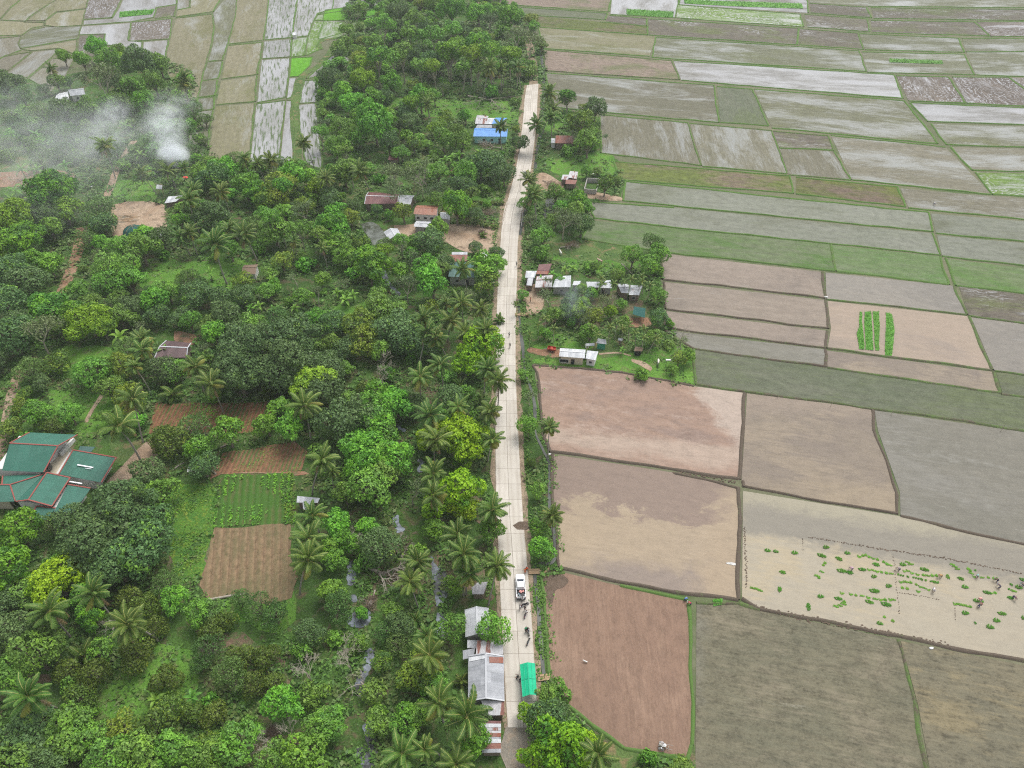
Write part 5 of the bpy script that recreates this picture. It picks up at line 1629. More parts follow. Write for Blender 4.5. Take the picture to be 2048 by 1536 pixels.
# grass and herbs along the road verge, canal and stream banks
cnt = 0
lines = [([(q.x, q.y) for q in smooth_line([P(*c) for c in ln], 4)], 2.4) for ln in STREAMS] + [([(a.x + 1.0, a.y) for a in Rw], 2.2), ([(a.x - 1.0, a.y) for a in Lw], 1.4), ([(q.x, q.y) for q in smooth_line([P(*c) for c in CAN1], 5)], 2.4)]
for ln, w in lines:
    for i in range(len(ln) - 1):
        a, b = Vector((*ln[i], 0)), Vector((*ln[i + 1], 0))
        L = (b - a).length
        t = (b - a).normalized() if L > 0 else Vector((1, 0, 0))
        nr = Vector((-t.y, t.x, 0))
        for _ in range(int(L * 9)):
            o = ur.gauss(0, 0.8)
            off = nr * (math.copysign(0.55, o) + o) if w > 2.3 else Vector((abs(ur.gauss(0, 0.9)) * (1 if w > 2 else -1) + (0.35 if w > 2 else -0.35), 0, 0))
            p = a.lerp(b, ur.random()) + off
            if noise.noise(Vector((p.x * .2, p.y * .2, 8))) < -0.12:
                continue
            if any((p - q).length < 3.05 for q in ROADPTS[::2]):
                continue
            for _ in range(3):
                q = p + Vector((ur.gauss(0, .25), ur.gauss(0, .25), 0.05 + ur.random() * 0.4))
                quad_leaf(mbv, q, Vector((ur.gauss(0, .6), ur.gauss(0, .6), 1)).normalized(), ur.uniform(.18, .42), ur)
struct('verge_grass', mbv, M['underr'], kind='stuff')
# ------------------------------------------------------------------ buildings
LAND = []   # (phrase, point) for telling trees apart


def mark(phrase, px, py):
    LAND.append((phrase, P(px, py)))


def slab(mb, q, th=0.05, mi=0, uv0=(0, 0)):
    """roof sheet: q = eave a, eave b, top b, top a"""
    a, b, c, d = [Vector(x) for x in q]
    nrm = (b - a).cross(d - a).normalized()
    if nrm.z < 0:
        nrm = -nrm
    L, S = (b - a).length, ((d - a).length + (c - b).length) / 2
    u0 = random.uniform(0, 60)
    uv = [(u0, 0), (u0 + L, 0), (u0 + L, S), (u0, S)]
    top = [p + nrm * th for p in (a, b, c, d)]
    if (top[1] - top[0]).cross(top[2] - top[0]).z < 0:
        mb.face(top[::-1], mi, uv[::-1])
    else:
        mb.face(top, mi, uv)
    bot = [a, b, c, d]
    mb.face(bot, mi)
    for i in range(4):
        j = (i + 1) % 4
        mb.face([bot[i], bot[j], top[j], top[i]], mi)


def bar(mb, a, b, w=0.12, h=0.08, mi=0):
    a, b = Vector(a), Vector(b)
    d = b - a
    L = d.length
    if L < 1e-4:
        return
    x = d.normalized()
    y = Vector((0, 0, 1)).cross(x)
    y = y.normalized() if y.length > 1e-3 else Vector((1, 0, 0))
    z = x.cross(y)
    R = Matrix((x, y, z)).transposed()
    mb.box((a + b) / 2, (L, w, h), R, mi)


def opening(parent, kind, a, b, t, w, sill, h, out, mats=('frame', 'glass')):
    """a door or window on wall a-b at share t, OUT is the outward normal"""
    d = (b - a).normalized()
    c = a + (b - a) * t
    up = Vector((0, 0, 1))
    fr = MB()
    lo, hi = c + up * sill, c + up * (sill + h)
    o = out * 0.05
    bar(fr, lo - d * w / 2 + o, lo + d * w / 2 + o, 0.10, 0.08)
    bar(fr, hi - d * w / 2 + o, hi + d * w / 2 + o, 0.10, 0.08)
    for s in (-1, 1):
        fr.box(c + d * s * w / 2 + up * (sill + h / 2) + o, (0.08, 0.10, h), Matrix((d, out, up)).transposed())
    f = part(kind, fr, M[mats[0]], parent)
    pn = MB()
    pn.box(c + up * (sill + h / 2) + out * 0.035, (w - 0.05, 0.03, h - 0.05), Matrix((d, out, up)).transposed())
    off = wloc(parent)
    o2 = link('pane' if kind == 'window' else 'door_leaf', pn.mesh('pane', M[mats[1]], off=off), f)
    return f


def walls_box(mb, ring, z0, tops):
    n = len(ring)
    for i in range(n):
        j = (i + 1) % n
        a, b = ring[i], ring[j]
        mb.face([(a.x, a.y, z0), (b.x, b.y, z0), (b.x, b.y, tops[j]), (a.x, a.y, tops[i])])


def inset(c, k):
    m = sum(c, Vector()) / len(c)
    return [p + (m - p).normalized() * k for p in c]


def ccw(c):
    a = sum(c[i].x * c[(i + 1) % len(c)].y - c[(i + 1) % len(c)].x * c[i].y for i in range(len(c)))
    return a > 0


def gable(name, label, cat, px, eave, rise, roof, wall, wins=(), trim=None, group=None, roof2=None, over=0.35, ridge=True, land=None, wallless=False):
    """px: roof corners a b c d in the photo (a-b and d-c are the eaves)"""
    c = [P(x, y, eave) for x, y in px]
    base = sum(c, Vector()) / 4
    root = empty(name, (base.x, base.y, 0), label, cat, group)
    a, b, cc, d = c
    up = Vector((0, 0, rise))
    r1, r2 = (a + d) / 2 + up, (b + cc) / 2 + up
    mb = MB(); slab(mb, (a, b, r2, r1)); part('roof', mb, M[roof], root)
    mb = MB(); slab(mb, (cc, d, r1, r2)); part('roof', mb, M[roof2 or roof], root)
    if ridge:
        mb = MB(); bar(mb, r1 + Vector((0, 0, .07)), r2 + Vector((0, 0, .07)), 0.34, 0.06)
        part('ridge_cap', mb, M[trim] if trim else M[roof], root)
    if trim:
        for p, q in ((a, r1), (r1, d), (b, r2), (r2, cc)):
            mb = MB(); bar(mb, p + Vector((0, 0, .06)), q + Vector((0, 0, .06)), 0.22, 0.16)
            part('barge_board', mb, M[trim], root)
    w = inset(c, over * 1.4)
    if wallless:
        for p in w:
            mb = MB(); mb.box((p.x, p.y, eave / 2), (0.12, 0.12, eave)); part('post', mb, M['wood'], root)
    else:
        mb = MB()
        e = eave - 0.04
        walls_box(mb, w, -0.1, [e] * 4)
        for p, q, r in ((w[0], w[3], r1), (w[1], w[2], r2)):
            m = (p + q) / 2
            mb.face([(p.x, p.y, e), (q.x, q.y, e), (m.x, m.y, eave + rise * 0.86)])
        part('wall', mb, M[wall], root)
        mid = sum(w, Vector()) / 4
        for (ei, t, ww, sill, h, kind) in wins:
            p, q = w[ei].copy(), w[(ei + 1) % 4].copy()
            p.z = q.z = 0
            dd = (q - p).normalized()
            out = Vector((dd.y, -dd.x, 0))
            if out.dot((p + q) / 2 - Vector((mid.x, mid.y, 0))) < 0:
                out = -out
            opening(root, kind, p, q, t, ww, sill, h, out, ('frame', 'glass') if kind == 'window' else ('w_wood', 'glass'))
    LAND.append((land or cat, base)) if land else None
    return root


def shed(name, label, cat, px, z_lo, z_hi, roof, wall, group=None, wins=(), land=None, trim=None, posts=False, th=0.05, strips=None):
    """one slope; px: a b (low eave), c d (high edge)"""
    c = [P(px[0][0], px[0][1], z_lo), P(px[1][0], px[1][1], z_lo), P(px[2][0], px[2][1], z_hi), P(px[3][0], px[3][1], z_hi)]
    base = sum(c, Vector()) / 4
    root = empty(name, (base.x, base.y, 0), label, cat, group)
    if strips:
        n = len(strips)
        for i, (m, dz) in enumerate(strips):
            f0, f1 = i / n - 0.01, (i + 1) / n + 0.01
            q = (c[0].lerp(c[3], f0), c[1].lerp(c[2], f0), c[1].lerp(c[2], f1), c[0].lerp(c[3], f1))
            mb = MB(); slab(mb, [p + Vector((0, 0, dz)) for p in q], th); part('roof_sheet', mb, M[m], root)
    else:
        mb = MB(); slab(mb, c, th); part('roof', mb, M[roof], root)
    if trim:
        mb = MB()
        for i in range(4):
            bar(mb, c[i] + Vector((0, 0, .06)), c[(i + 1) % 4] + Vector((0, 0, .06)), 0.2, 0.14)
        part('roof_trim', mb, M[trim], root)
    w = inset(c, 0.4)
    if posts:
        for p in w:
            mb = MB(); mb.box((p.x, p.y, (p.z - .05) / 2), (0.1, 0.1, p.z - .05)); part('post', mb, M['wood'], root)
    elif wall:
        mb = MB(); walls_box(mb, w, -0.1, [p.z - 0.05 for p in w]); part('wall', mb, M[wall], root)
        mid = sum(w, Vector()) / 4
        for (ei, t, ww, sill, h, kind) in wins:
            p, q = w[ei].copy(), w[(ei + 1) % 4].copy()
            p.z = q.z = 0
            dd = (q - p).normalized(); out = Vector((dd.y, -dd.x, 0))
            if out.dot((p + q) / 2 - Vector((mid.x, mid.y, 0))) < 0:
                out = -out
            opening(root, kind, p, q, t, ww, sill, h, out)
    if land:
        LAND.append((land, base))
    return root


def cr(ox, oy, pts, w):
    return T(ox, oy, pts, w)


k8 = lambda *pts: T(650, 1016, pts)
k7 = lambda *pts: T(900, 200, pts, 360 / 2048)
k6 = lambda *pts: T(700, 360, pts, 360 / 2048)
kr = lambda *pts: T(1030, 500, pts, 370 / 2030)
kh = lambda *pts: T(0, 840, pts, 300 / 2048)
k1 = lambda *pts: T(0, 0, pts)
k4 = lambda *pts: T(0, 500, pts)

# -- roadside row, near end
gable('roadside_house', 'long grey corrugated gable house on the road edge with rusty patch at one ridge end', 'house',
      k8((838, 1130), (838, 868), (1045, 868), (1050, 1128)), 3.0, 1.1, 'r_grey', 'w_block', [(2, .3, 1.2, .9, 1.0, 'window'), (2, .6, 1.0, 0, 2.0, 'door')], 'r_silver', land='the long grey roadside house')
hr = [o for o in bpy.data.objects if o.name == 'roadside_house'][0]
for q in (((962, 905, 3.93), (1043, 908, 3.10), (1043, 874, 3.10), (960, 870, 3.93)), ((842, 900, 3.12), (936, 880, 4.10), (936, 862, 4.10), (842, 874, 3.12))):
    pts = [P(*k8((x, y))[0], z + .05) for x, y, z in q]
    mb = MB(); slab(mb, pts, .03); part('patch_sheet', mb, M['r_rust'] if q[0][0] > 900 else M['r_white'], hr)
shed('lean_to', 'rust streaked lean-to roof joined to the near end of the grey roadside house', 'lean-to', k8((955, 1214), (1050, 1212), (1047, 1128), (910, 1126)), 2.3, 2.9, 'r_patch', 'w_wood')
shed('lean_to', 'rusty and white sheet roof joined to the far end of the grey roadside house', 'lean-to', k8((882, 862), (1043, 858), (1040, 778), (890, 776)), 2.9, 3.2, 'r_patch', 'w_block')
shed('small_shed', 'little bluish sheet roof standing behind the white gabled house, upper of two', 'shed', k8((833, 820), (885, 818), (900, 775), (833, 772)), 2.2, 2.5, 'r_silver', 'w_wood')
shed('small_shed', 'little grey sheet roof on poles sticking out behind the grey roadside house', 'shed', k8((808, 887), (868, 872), (880, 820), (806, 834)), 2.0, 2.4, 'r_grey', None, posts=True)
gable('white_house', 'pale silver gable house half hidden by a round green tree at the road', 'house', k8((822, 757), (818, 596), (957, 585), (968, 745)), 3.0, 0.9, 'r_silver', 'w_block', [(2, .5, 1.0, .9, 1.0, 'window')], None, land='the pale silver gable house')
shed('shack', 'shack roofed with rows of rusty and silver sheets beside the old road end', 'shack', k8((920, 1432), (1030, 1430), (1030, 1248), (905, 1246)), 2.3, 2.7, 'r_patch', 'w_wood',
     strips=[('r_grey', 0.05), ('r_rust', 0), ('r_rust', 0.02), ('r_white', 0.09), ('r_grey', 0), ('r_rust', 0.05), ('r_patch', 0.0), ('r_patch', 0.05), ('r_silver', 0.1), ('r_maroon', 0.0)], land='the patchwork roadside shack')
shed('small_shed', 'small striped sheet roof under leaning coconut palms near the pickup', 'shed', k8((862, 505), (928, 505), (952, 432), (856, 440)), 2.2, 2.5, 'r_patch', 'w_wood', land='the small striped palm shed')
# canopy tent on the road
c = [P(*q, 2.3) for q in k8((1156, 1106), (1140, 915), (1229, 909), (1240, 1094))]
base = sum(c, Vector()) / 4
root = empty('canopy_tent', (base.x, base.y, 0.17), 'bright green tarpaulin canopy tent standing on the concrete road', 'tent')
a, b, d, e = c
r1, r2 = (a + e) / 2 + Vector((0, 0, .62)), (b + d) / 2 + Vector((0, 0, .62))
for q in ((a, b, r2, r1), (d, e, r1, r2)):
    mb = MB()
    n = 6
    for i in range(n):     # cloth sagging a little between the rafters
        for jx in range(4):
            def pt(u, v):
                p = q[0].lerp(q[1], u).lerp(q[3].lerp(q[2], u), v)
                return p - Vector((0, 0, 0.07 * math.sin(math.pi * ((u * 3) % 1)) * math.sin(math.pi * v)))
            u0, u1, v0, v1 = i / n, (i + 1) / n, jx / 4, (jx + 1) / 4
            mb.face([pt(u0, v0), pt(u1, v0), pt(u1, v1), pt(u0, v1)])
    lo, hi = q[0], q[1]
    mb.face([lo, hi, hi - Vector((0, 0, .22)), lo - Vector((0, 0, .22))])
    part('canopy', mb, M['tarp'], root)
for q in ((a, b, r2, r1), (d, e, r1, r2)):
    for f_ in (0.03, 0.5, 0.97):
        mb = MB(); bar(mb, q[0].lerp(q[3], f_) + Vector((0, 0, .02)), q[1].lerp(q[2], f_) + Vector((0, 0, .02)), .09, .03); part('seam', mb, M['tarpseam'], root)
    mb = MB(); bar(mb, q[0].lerp(q[1], .5) + Vector((0, 0, .02)), q[3].lerp(q[2], .5) + Vector((0, 0, .02)), .09, .03); part('seam', mb, M['tarpseam'], root)
for p in inset(c, 0.12) + [(a + b) / 2 + (base - (a + b) / 2).normalized() * .1, (d + e) / 2 + (base - (d + e) / 2).normalized() * .1]:
    mb = MB(); mb.tube([(p.x, p.y, 0.17), (p.x, p.y, 2.32)], 0.03, 6); part('pole', mb, M['steel'], root)
LAND.append(('the green canopy tent', base))

# -- green roofed homestead
root = empty('green_roofed_house', P(100, 960), 'large house with several green roofs edged in red and a white upper storey', 'house')
mark('the green roofed house', 100, 960)
def hroof(nm, pts, zs, mat='r_green'):
    q = [P(*p, z) for p, z in zip(kh(*pts), zs)]
    mb = MB()
    if len(q) == 4:
        slab(mb, q, 0.06)
    else:
        nrm = Vector((0, 0, 0.06))
        f = q if (q[1] - q[0]).cross(q[2] - q[0]).z > 0 else q[::-1]
        mb.face([p + nrm for p in f], 0, [(p.x, p.y) for p in f])
        mb.face(f[::-1])
    return part(nm, mb, M[mat], root), q
def htrim(pairs):
    for (p, z1), (q2, z2) in pairs:
        mb = MB(); bar(mb, P(*kh(p)[0], z1) + Vector((0, 0, .09)), P(*kh(q2)[0], z2) + Vector((0, 0, .09)), 0.26, 0.14)
        part('roof_trim', mb, M['redtrim'], root)
hroof('roof', [(30, 690), (600, 715), (795, 355), (135, 318)], (5.2, 5.2, 7.2, 7.2))
hroof('roof', [(1062, 205), (405, 172), (135, 318), (795, 355)], (5.6, 5.6, 7.2, 7.2))
htrim([(((135, 318), 7.2), ((795, 355), 7.2)), (((795, 355), 7.2), ((600, 715), 5.2)), (((795, 355), 7.2), ((1062, 205), 5.6)), (((135, 318), 7.2), ((405, 172), 5.6))])
hroof('roof', [(805, 742), (1385, 856), (1590, 515), (1000, 412)], (3.1, 3.1, 3.6, 3.6))
htrim([(((805, 742), 3.1), ((1000, 412), 3.6)), (((1000, 412), 3.6), ((1590, 515), 3.6)), (((1590, 515), 3.6), ((1385, 856), 3.1))])
hroof('roof', [(712, 1180), (962, 790), (640, 720), (390, 1092)], (3.6, 3.6, 4.9, 4.9))
hroof('roof', [(600, 740), (222, 1115), (390, 1092), (640, 720)], (4.3, 3.7, 4.9, 4.9))
hroof('roof', [(222, 1115), (150, 880), (600, 740)], (3.7, 4.4, 4.4))
htrim([(((640, 720), 4.9), ((390, 1092), 4.9)), (((390, 1092), 4.9), ((712, 1180), 3.6)), (((640, 720), 4.9), ((962, 790), 3.6)), (((712, 1180), 3.6), ((962, 790), 3.6)), (((390, 1092), 4.9), ((222, 1115), 3.7))])
hroof('roof', [(30, 880), (150, 880), (600, 740), (40, 765)], (4.4, 4.4, 4.5, 3.9))
hroof('roof', [(-140, 1125), (215, 1112), (135, 892), (-140, 890)], (3.4, 3.4, 4.4, 4.4))
htrim([(((215, 1112), 3.5), ((140, 885), 4.45)), (((-140, 885), 4.45), ((140, 885), 4.45)), (((140, 885), 4.45), ((600, 740), 4.45)), (((30, 880), 4.45), ((40, 765), 3.95))])
hroof('roof', [(735, 1260), (1000, 1270), (1240, 935), (930, 882)], (2.9, 2.9, 3.3, 3.3))
hroof('roof', [(410, 1345), (640, 1360), (760, 1205), (500, 1178)], (2.7, 2.7, 3.1, 3.1))
hroof('roof', [(1070, 412), (1240, 446), (1300, 368), (1095, 358)], (2.6, 2.6, 2.8, 2.8), 'r_teal')
htrim([(((930, 882), 3.3), ((1240, 935), 3.3)), (((500, 1178), 3.1), ((410, 1345), 2.7)), (((500, 1178), 3.1), ((760, 1205), 3.1))])
for pts in ([(1060, 605), (1275, 643), (1270, 657), (1055, 620)], [(1165, 655), (1250, 668), (1248, 673), (1165, 661)], [(945, 832), (1125, 862), (1120, 876), (935, 845)]):
    q = [P(*p, 3.6 if pts[0][0] > 1000 else 3.2) for p in kh(*pts)]
    mb = MB(); slab(mb, q, 0.06); part('skylight', mb, M['skylight'], root)
def hwall(ring, z0, z1, mat='w_white', nm='wall'):
    c = [P(*p, 0) for p in kh(*ring)]
    mb = MB(); walls_box(mb, c, z0, [z1] * len(c)); mb.face([(p.x, p.y, z1) for p in c]); return part(nm, mb, M[mat], root)
hwall([(75, 855), (590, 880), (1000, 440), (390, 410)], -0.1, 4.9)
hwall([(640, 905), (900, 900), (1060, 560), (830, 500)], -0.1, 2.6, 'w_cream')
hwall([(840, 845), (1350, 950), (1530, 650), (1015, 555)], -0.1, 2.95)
hwall([(320, 1225), (670, 1285), (915, 950), (600, 880)], -0.1, 3.3)
hwall([(-140, 1220), (190, 1210), (190, 1060), (-140, 1060)], -0.1, 3.1, 'w_cream')
hwall([(775, 1335), (975, 1345), (1190, 1050), (945, 1015)], -0.1, 2.65)
for q4, z0, z1 in (((650, 905), 3.0, 4.4), ((730, 790), 3.0, 4.4), ((800, 680), 1.0, 2.4)):
    p = P(*kh(q4)[0], 0)
    mb = MB(); mb.box((p.x + .6, p.y, (z0 + z1) / 2), (0.5, 1.3, z1 - z0)); part('window', mb, M['glass'], root)
mb = MB(); p0, p1 = P(*kh((830, 470))[0], 3.2), P(*kh((1010, 260))[0], 3.2)
bar(mb, p0, p1, 0.5, 1.0); part('balcony_wall', mb, M['w_white'], root)
for q4 in ((250, 1220), (0, 1345)):
    p = P(*kh(q4)[0], 0); mb = MB(); mb.tube([(p.x, p.y, 0), (p.x, p.y, 4.0)], 0.05, 6); part('post', mb, M['steel'], root)

# -- far-left and mid-left houses
gable('hut', 'rusty brown house with white ridge sheet beside yellow coconut palms', 'house', k4((905, 632), (1092, 630), (1118, 545), (975, 530)), 2.7, 0.9, 'r_brown', 'w_wood', [(0, .5, 1, .8, .9, 'window')], 'r_white', land='the rusty brown house')
gable('blue_roofed_house', 'blue roofed house with turquoise front wall and small dark windows', 'house', k7((265, 415), (650, 418), (660, 330), (285, 320)), 2.9, 1.1, 'r_blue', 'w_turq', [(0, .3, 1.0, 1.0, .9, 'window'), (0, .55, 1.0, 1.0, .9, 'window'), (0, .8, 1.0, 0, 2, 'door')], None, land='the blue roofed house')
gable('back_kitchen', 'small blue and white roofed annex behind the blue roofed house', 'annex', k7((475, 275), (620, 272), (650, 205), (520, 202)), 2.6, .5, 'r_blue', 'w_cream', [(0, .4, .9, 0, 1.9, 'door')])
shed('small_shed', 'white sheet roof between rusty hut and blue annex behind the blue house', 'shed', k7((408, 275), (478, 275), (515, 206), (425, 206)), 2.4, 2.6, 'r_white', 'w_wood')
gable('hut', 'rusty white roofed hut behind the blue roofed house', 'hut', k7((285, 270), (410, 275), (440, 185), (310, 172)), 2.3, .7, 'r_patch', 'w_wood')
shed('small_shed', 'low pale sheet roof close along the back of the blue roofed house', 'shed', k7((290, 318), (480, 318), (480, 285), (310, 282)), 2.3, 2.5, 'r_grey', 'w_wood')
gable('long_house', 'long maroon roofed house with one end of pale sheets, near the fish pond', 'house', k6((165, 275), (545, 268), (565, 165), (210, 138)), 2.7, .9, 'r_maroon', 'w_wood', [(0, .3, 1, .9, .9, 'window')], 'r_white', land='the maroon long house')
gable('annex', 'pale patched roof end adjoining the maroon long house', 'annex', k6((555, 278), (690, 278), (738, 178), (575, 170)), 2.6, .8, 'r_silver', 'w_wood')
gable('white_house', 'white walled house with orange roof behind the thin pond trees', 'house', k6((722, 388), (985, 402), (1010, 290), (760, 290)), 2.8, .8, 'r_orange', 'w_white', [(0, .15, 1, .9, .9, 'window'), (0, .5, 1, .9, .9, 'window'), (0, .8, 1.2, .9, .9, 'window')], None, land='the orange roofed house')
gable('annex', 'small pale gable annex at the side of the orange roofed house', 'annex', k6((1028, 440), (1140, 452), (1142, 372), (1030, 368)), 2.3, .8, 'r_silver', 'w_block')
gable('hut', 'block walled hut with pale silver roof on the dirt yard', 'hut', k6((725, 530), (915, 545), (925, 476), (755, 468)), 2.4, .4, 'r_silver', 'w_block', [(0, .7, .8, 0, 1.8, 'door')], None, land='the silver roofed yard hut')
gable('pond_hut', 'silver gable hut standing over the fish pond', 'hut', k6((442, 682), (383, 592), (542, 553), (588, 640)), 2.2, .8, 'r_silver', 'w_wood', [(3, .5, .9, .5, .9, 'window')], None, land='the fish pond hut')
shed('house', 'rust red roofed house with silver top sheets beside the road yard', 'house', k6((1165, 930), (1340, 922), (1336, 852), (1100, 850)), 2.7, 3.1, 'r_rust', 'w_block', land='the rust red roofed house')
shed('roof_canopy', 'silver sheet strip roof above the rust red roofed house', 'canopy', k6((1158, 850), (1336, 850), (1336, 820), (1158, 820)), 3.15, 3.2, 'r_silver', None, posts=True)
gable('teal_roofed_house', 'teal roofed house with grey front wall behind a coconut palm', 'house', k6((1120, 1100), (1425, 1112), (1420, 940), (1150, 930)), 3.0, .7, 'r_teal', 'w_block', [(0, .3, 1, .9, 1, 'window'), (0, .7, .9, 0, 2, 'door')], None, land='the teal roofed house')
shed('small_shed', 'scrap of white roof beside the rust red house, away from the road', 'shed', k6((1000, 890), (1075, 880), (1078, 848), (1000, 855)), 2.2, 2.4, 'r_white', 'w_wood')
shed('small_shed', 'white sheet roof nearest the road edge above the teal roofed house', 'shed', k6((1495, 880), (1560, 870), (1578, 820), (1510, 825)), 2.2, 2.4, 'r_white', 'w_wood')
gable('hut', 'maroon roofed little hut alone in the far wood clearing', 'hut', T(650, 0, [(368, 935), (425, 938), (438, 910), (385, 905)]), 2.2, .6, 'r_maroon', 'w_wood')
shed('small_shed', 'low rusty shed roof among bushes short of the blue roofed house', 'shed', T(650, 0, [(735, 1005), (790, 1005), (800, 980), (742, 978)]), 1.8, 2.0, 'r_rust', 'w_wood')
gable('hut', 'white walled hut with worn brown roof deep in the orchard', 'hut', k4((1415, 140), (1495, 142), (1512, 85), (1432, 88)), 2.4, .8, 'r_thatch', 'w_white', [(0, .5, .8, .8, .8, 'window')], None, land='the white orchard hut')
shed('shed', 'white sheet roof on poles beside the leafy vegetable plot', 'shed', k4((1775, 1520), (1835, 1522), (1835, 1475), (1770, 1465)), 2.2, 2.5, 'r_silver', None, posts=True)
shed('shed', 'whitish broad sheet roof under airy tree by the vegetable plot', 'shed', k4((1735, 1478), (1860, 1480), (1872, 1452), (1740, 1440)), 2.5, 2.7, 'r_white', 'w_wood', land='the white plot shed')
gable('farmhouse', 'grey roofed farmhouse with pale front wall at the far field edge', 'house', k1((412, 562), (500, 552), (490, 515), (398, 526)), 2.7, .9, 'r_grey', 'w_white', [(0, .4, 1, .9, .9, 'window'), (0, .75, .9, 0, 1.9, 'door')], None, land='the far grey farmhouse')
gable('annex', 'bright white roofed annex at the end of the far grey farmhouse', 'annex', k1((320, 590), (405, 580), (400, 535), (345, 548)), 2.3, .7, 'r_white', 'w_wood')
shed('hut', 'tiny open hut with white pointed roof near the smoking fire', 'hut', k1((912, 1105), (948, 1108), (950, 1085), (918, 1080)), 2.2, 2.6, 'r_white', None, posts=True, land='the tiny white roofed hut')
shed('small_shed', 'white tarpaulin roof of a shed between coconut palms and dirt yard', 'shed', k1((962, 1190), (1030, 1180), (1070, 1145), (985, 1150)), 2.0, 2.3, 'r_white', 'w_wood')
shed('small_shed', 'pale roof scraps half buried under dark trees by the red track', 'shed', k1((165, 1360), (235, 1365), (245, 1325), (185, 1320)), 2.6, 2.9, 'r_silver', 'w_wood', land='the hidden track shed')
shed('small_shed', 'white roof fragment behind the teal net dome', 'shed', k1((890, 1385), (945, 1388), (950, 1350), (900, 1348)), 2.2, 2.4, 'r_white', 'w_wood')
shed('field_hut', 'tiny white hut standing on a far paddy bund', 'hut', k1((1710, 206), (1735, 206), (1735, 190), (1712, 190)), 1.9, 2.2, 'r_white', 'w_white', land='the white field hut')
# dome of net
c0 = P(271, 470)
root = empty('net_dome', c0, 'teal shade net dome on the dirt yard', 'net tent')
mb = MB()
for i in range(16):
    for j in range(6):
        def dp(i, j):
            th, ph = 2 * math.pi * i / 16, (math.pi / 2) * j / 6
            r = 3.6
            return (c0.x + r * math.cos(th) * math.cos(ph) * 1.1, c0.y + r * math.sin(th) * math.cos(ph), 3.4 * math.sin(ph) + 0.08 * math.sin(i * 2.0))
        mb.face([dp(i, j), dp(i + 1, j), dp(i + 1, j + 1), dp(i, j + 1)])
part('net', mb, M['net'], root)
for i in range(6):
    th = 2 * math.pi * i / 6
    mb = MB(); mb.tube([(c0.x + 4.02 * math.cos(th) * math.cos(u), c0.y + 3.66 * math.sin(th) * math.cos(u), 3.46 * math.sin(u)) for u in (0, .4, .8, 1.2, 1.57)], .05, 5); part('hoop', mb, M['wood'], root)
LAND.append(('the teal net dome', c0))

# -- east side hamlet
shed('house', 'white and rust sheet roofed house closest to the road in the east hamlet', 'house', kr((110, 305), (215, 305), (240, 230), (122, 230)), 2.6, 3.0, 'r_white', 'w_block', land='the hamlet house by the road')
shed('lean_to', 'grey white lean-to below the white hamlet house by the road', 'lean-to', kr((125, 388), (185, 392), (205, 288), (145, 286)), 2.2, 2.6, 'r_silver', 'w_wood')
shed('shed', 'dark maroon sheet roof at the back of the east hamlet', 'shed', kr((245, 225), (372, 230), (405, 150), (262, 160)), 2.5, 2.9, 'r_maroon', 'w_wood')
shed('shed', 'red and white striped sheet roof between white house and maroon shed', 'shed', kr((222, 264), (362, 268), (372, 234), (240, 228)), 2.6, 2.8, 'r_rust', 'w_wood')
gable('house', 'long white roofed house with rusty end behind pale hamlet trees', 'house', kr((220, 412), (405, 408), (415, 275), (235, 290)), 2.7, .6, 'r_patch', 'w_wood', [(0, .5, .9, .8, .8, 'window')], None, land='the long hamlet house')
gable('house', 'white sheet roofed house in the middle of the hamlet row', 'house', kr((410, 410), (610, 408), (615, 280), (465, 290)), 2.7, .6, 'r_white', 'w_block', [(0, .5, .9, .8, .8, 'window')], None, land='the middle hamlet house')
shed('small_shed', 'small white roof behind drifting smoke in the hamlet row', 'shed', kr((630, 388), (710, 386), (722, 340), (645, 342)), 2.3, 2.5, 'r_white', 'w_wood')
shed('shed', 'white roofed shed with open front adjoining the grey walled gable hut', 'shed', kr((795, 412), (925, 412), (932, 350), (782, 350)), 2.4, 2.7, 'r_white', 'w_wood')
gable('hut', 'grey walled gable hut with white roof in the hamlet row', 'hut', kr((930, 415), (1062, 420), (1045, 330), (962, 340)), 2.5, .7, 'r_white', 'w_block', [(0, .3, .8, 0, 1.8, 'door')])
gable('house', 'white roofed house behind slim areca palms, bluish end', 'house', kr((1165, 470), (1245, 475), (1250, 375), (1110, 372)), 2.6, .5, 'r_silver', 'w_wood')
gable('house', 'white roofed house at the field end of the hamlet row', 'house', kr((1248, 492), (1362, 498), (1400, 395), (1262, 385)), 2.6, .5, 'r_white', 'w_wood', [(0, .5, .9, .8, .9, 'window')], None, land='the last hamlet house')
gable('long_house', 'long white roofed house with red stripes facing the pink field', 'house', kr((485, 1168), (765, 1190), (775, 1095), (495, 1078)), 2.6, .5, 'r_white', 'w_cream', [(0, .15, 2.4, .5, 1.1, 'window'), (0, .55, .9, 0, 1.8, 'door')], None, land='the long white house')
shed('annex', 'white block annex at the end of the long white house', 'annex', kr((775, 1190), (882, 1212), (915, 1115), (790, 1103)), 2.5, 2.8, 'r_white', 'w_white', wins=[(0, .5, .8, .9, .8, 'window')])
shed('toilet_hut', 'little hut with grey roof and green tarpaulin front', 'hut', kr((890, 1022), (1005, 1036), (1000, 985), (912, 970)), 2.2, 2.5, 'r_grey', 'w_green', land='the green fronted hut')
shed('shed', 'low grey sheet shed beside white water tank', 'shed', kr((782, 1056), (872, 1050), (872, 1020), (785, 1028)), 1.8, 2.0, 'r_grey', None, posts=True)
shed('small_shed', 'white scrap roof under areca palms above the long white house', 'shed', kr((1128, 992), (1178, 998), (1182, 972), (1135, 966)), 1.8, 2.0, 'r_white', 'w_wood')
gable('pen', 'black roofed animal pen on the grass beyond the long white house', 'pen', kr((1305, 1110), (1395, 1112), (1412, 1080), (1322, 1058)), 1.9, .5, 'r_thatch', 'black', land='the black animal pen')
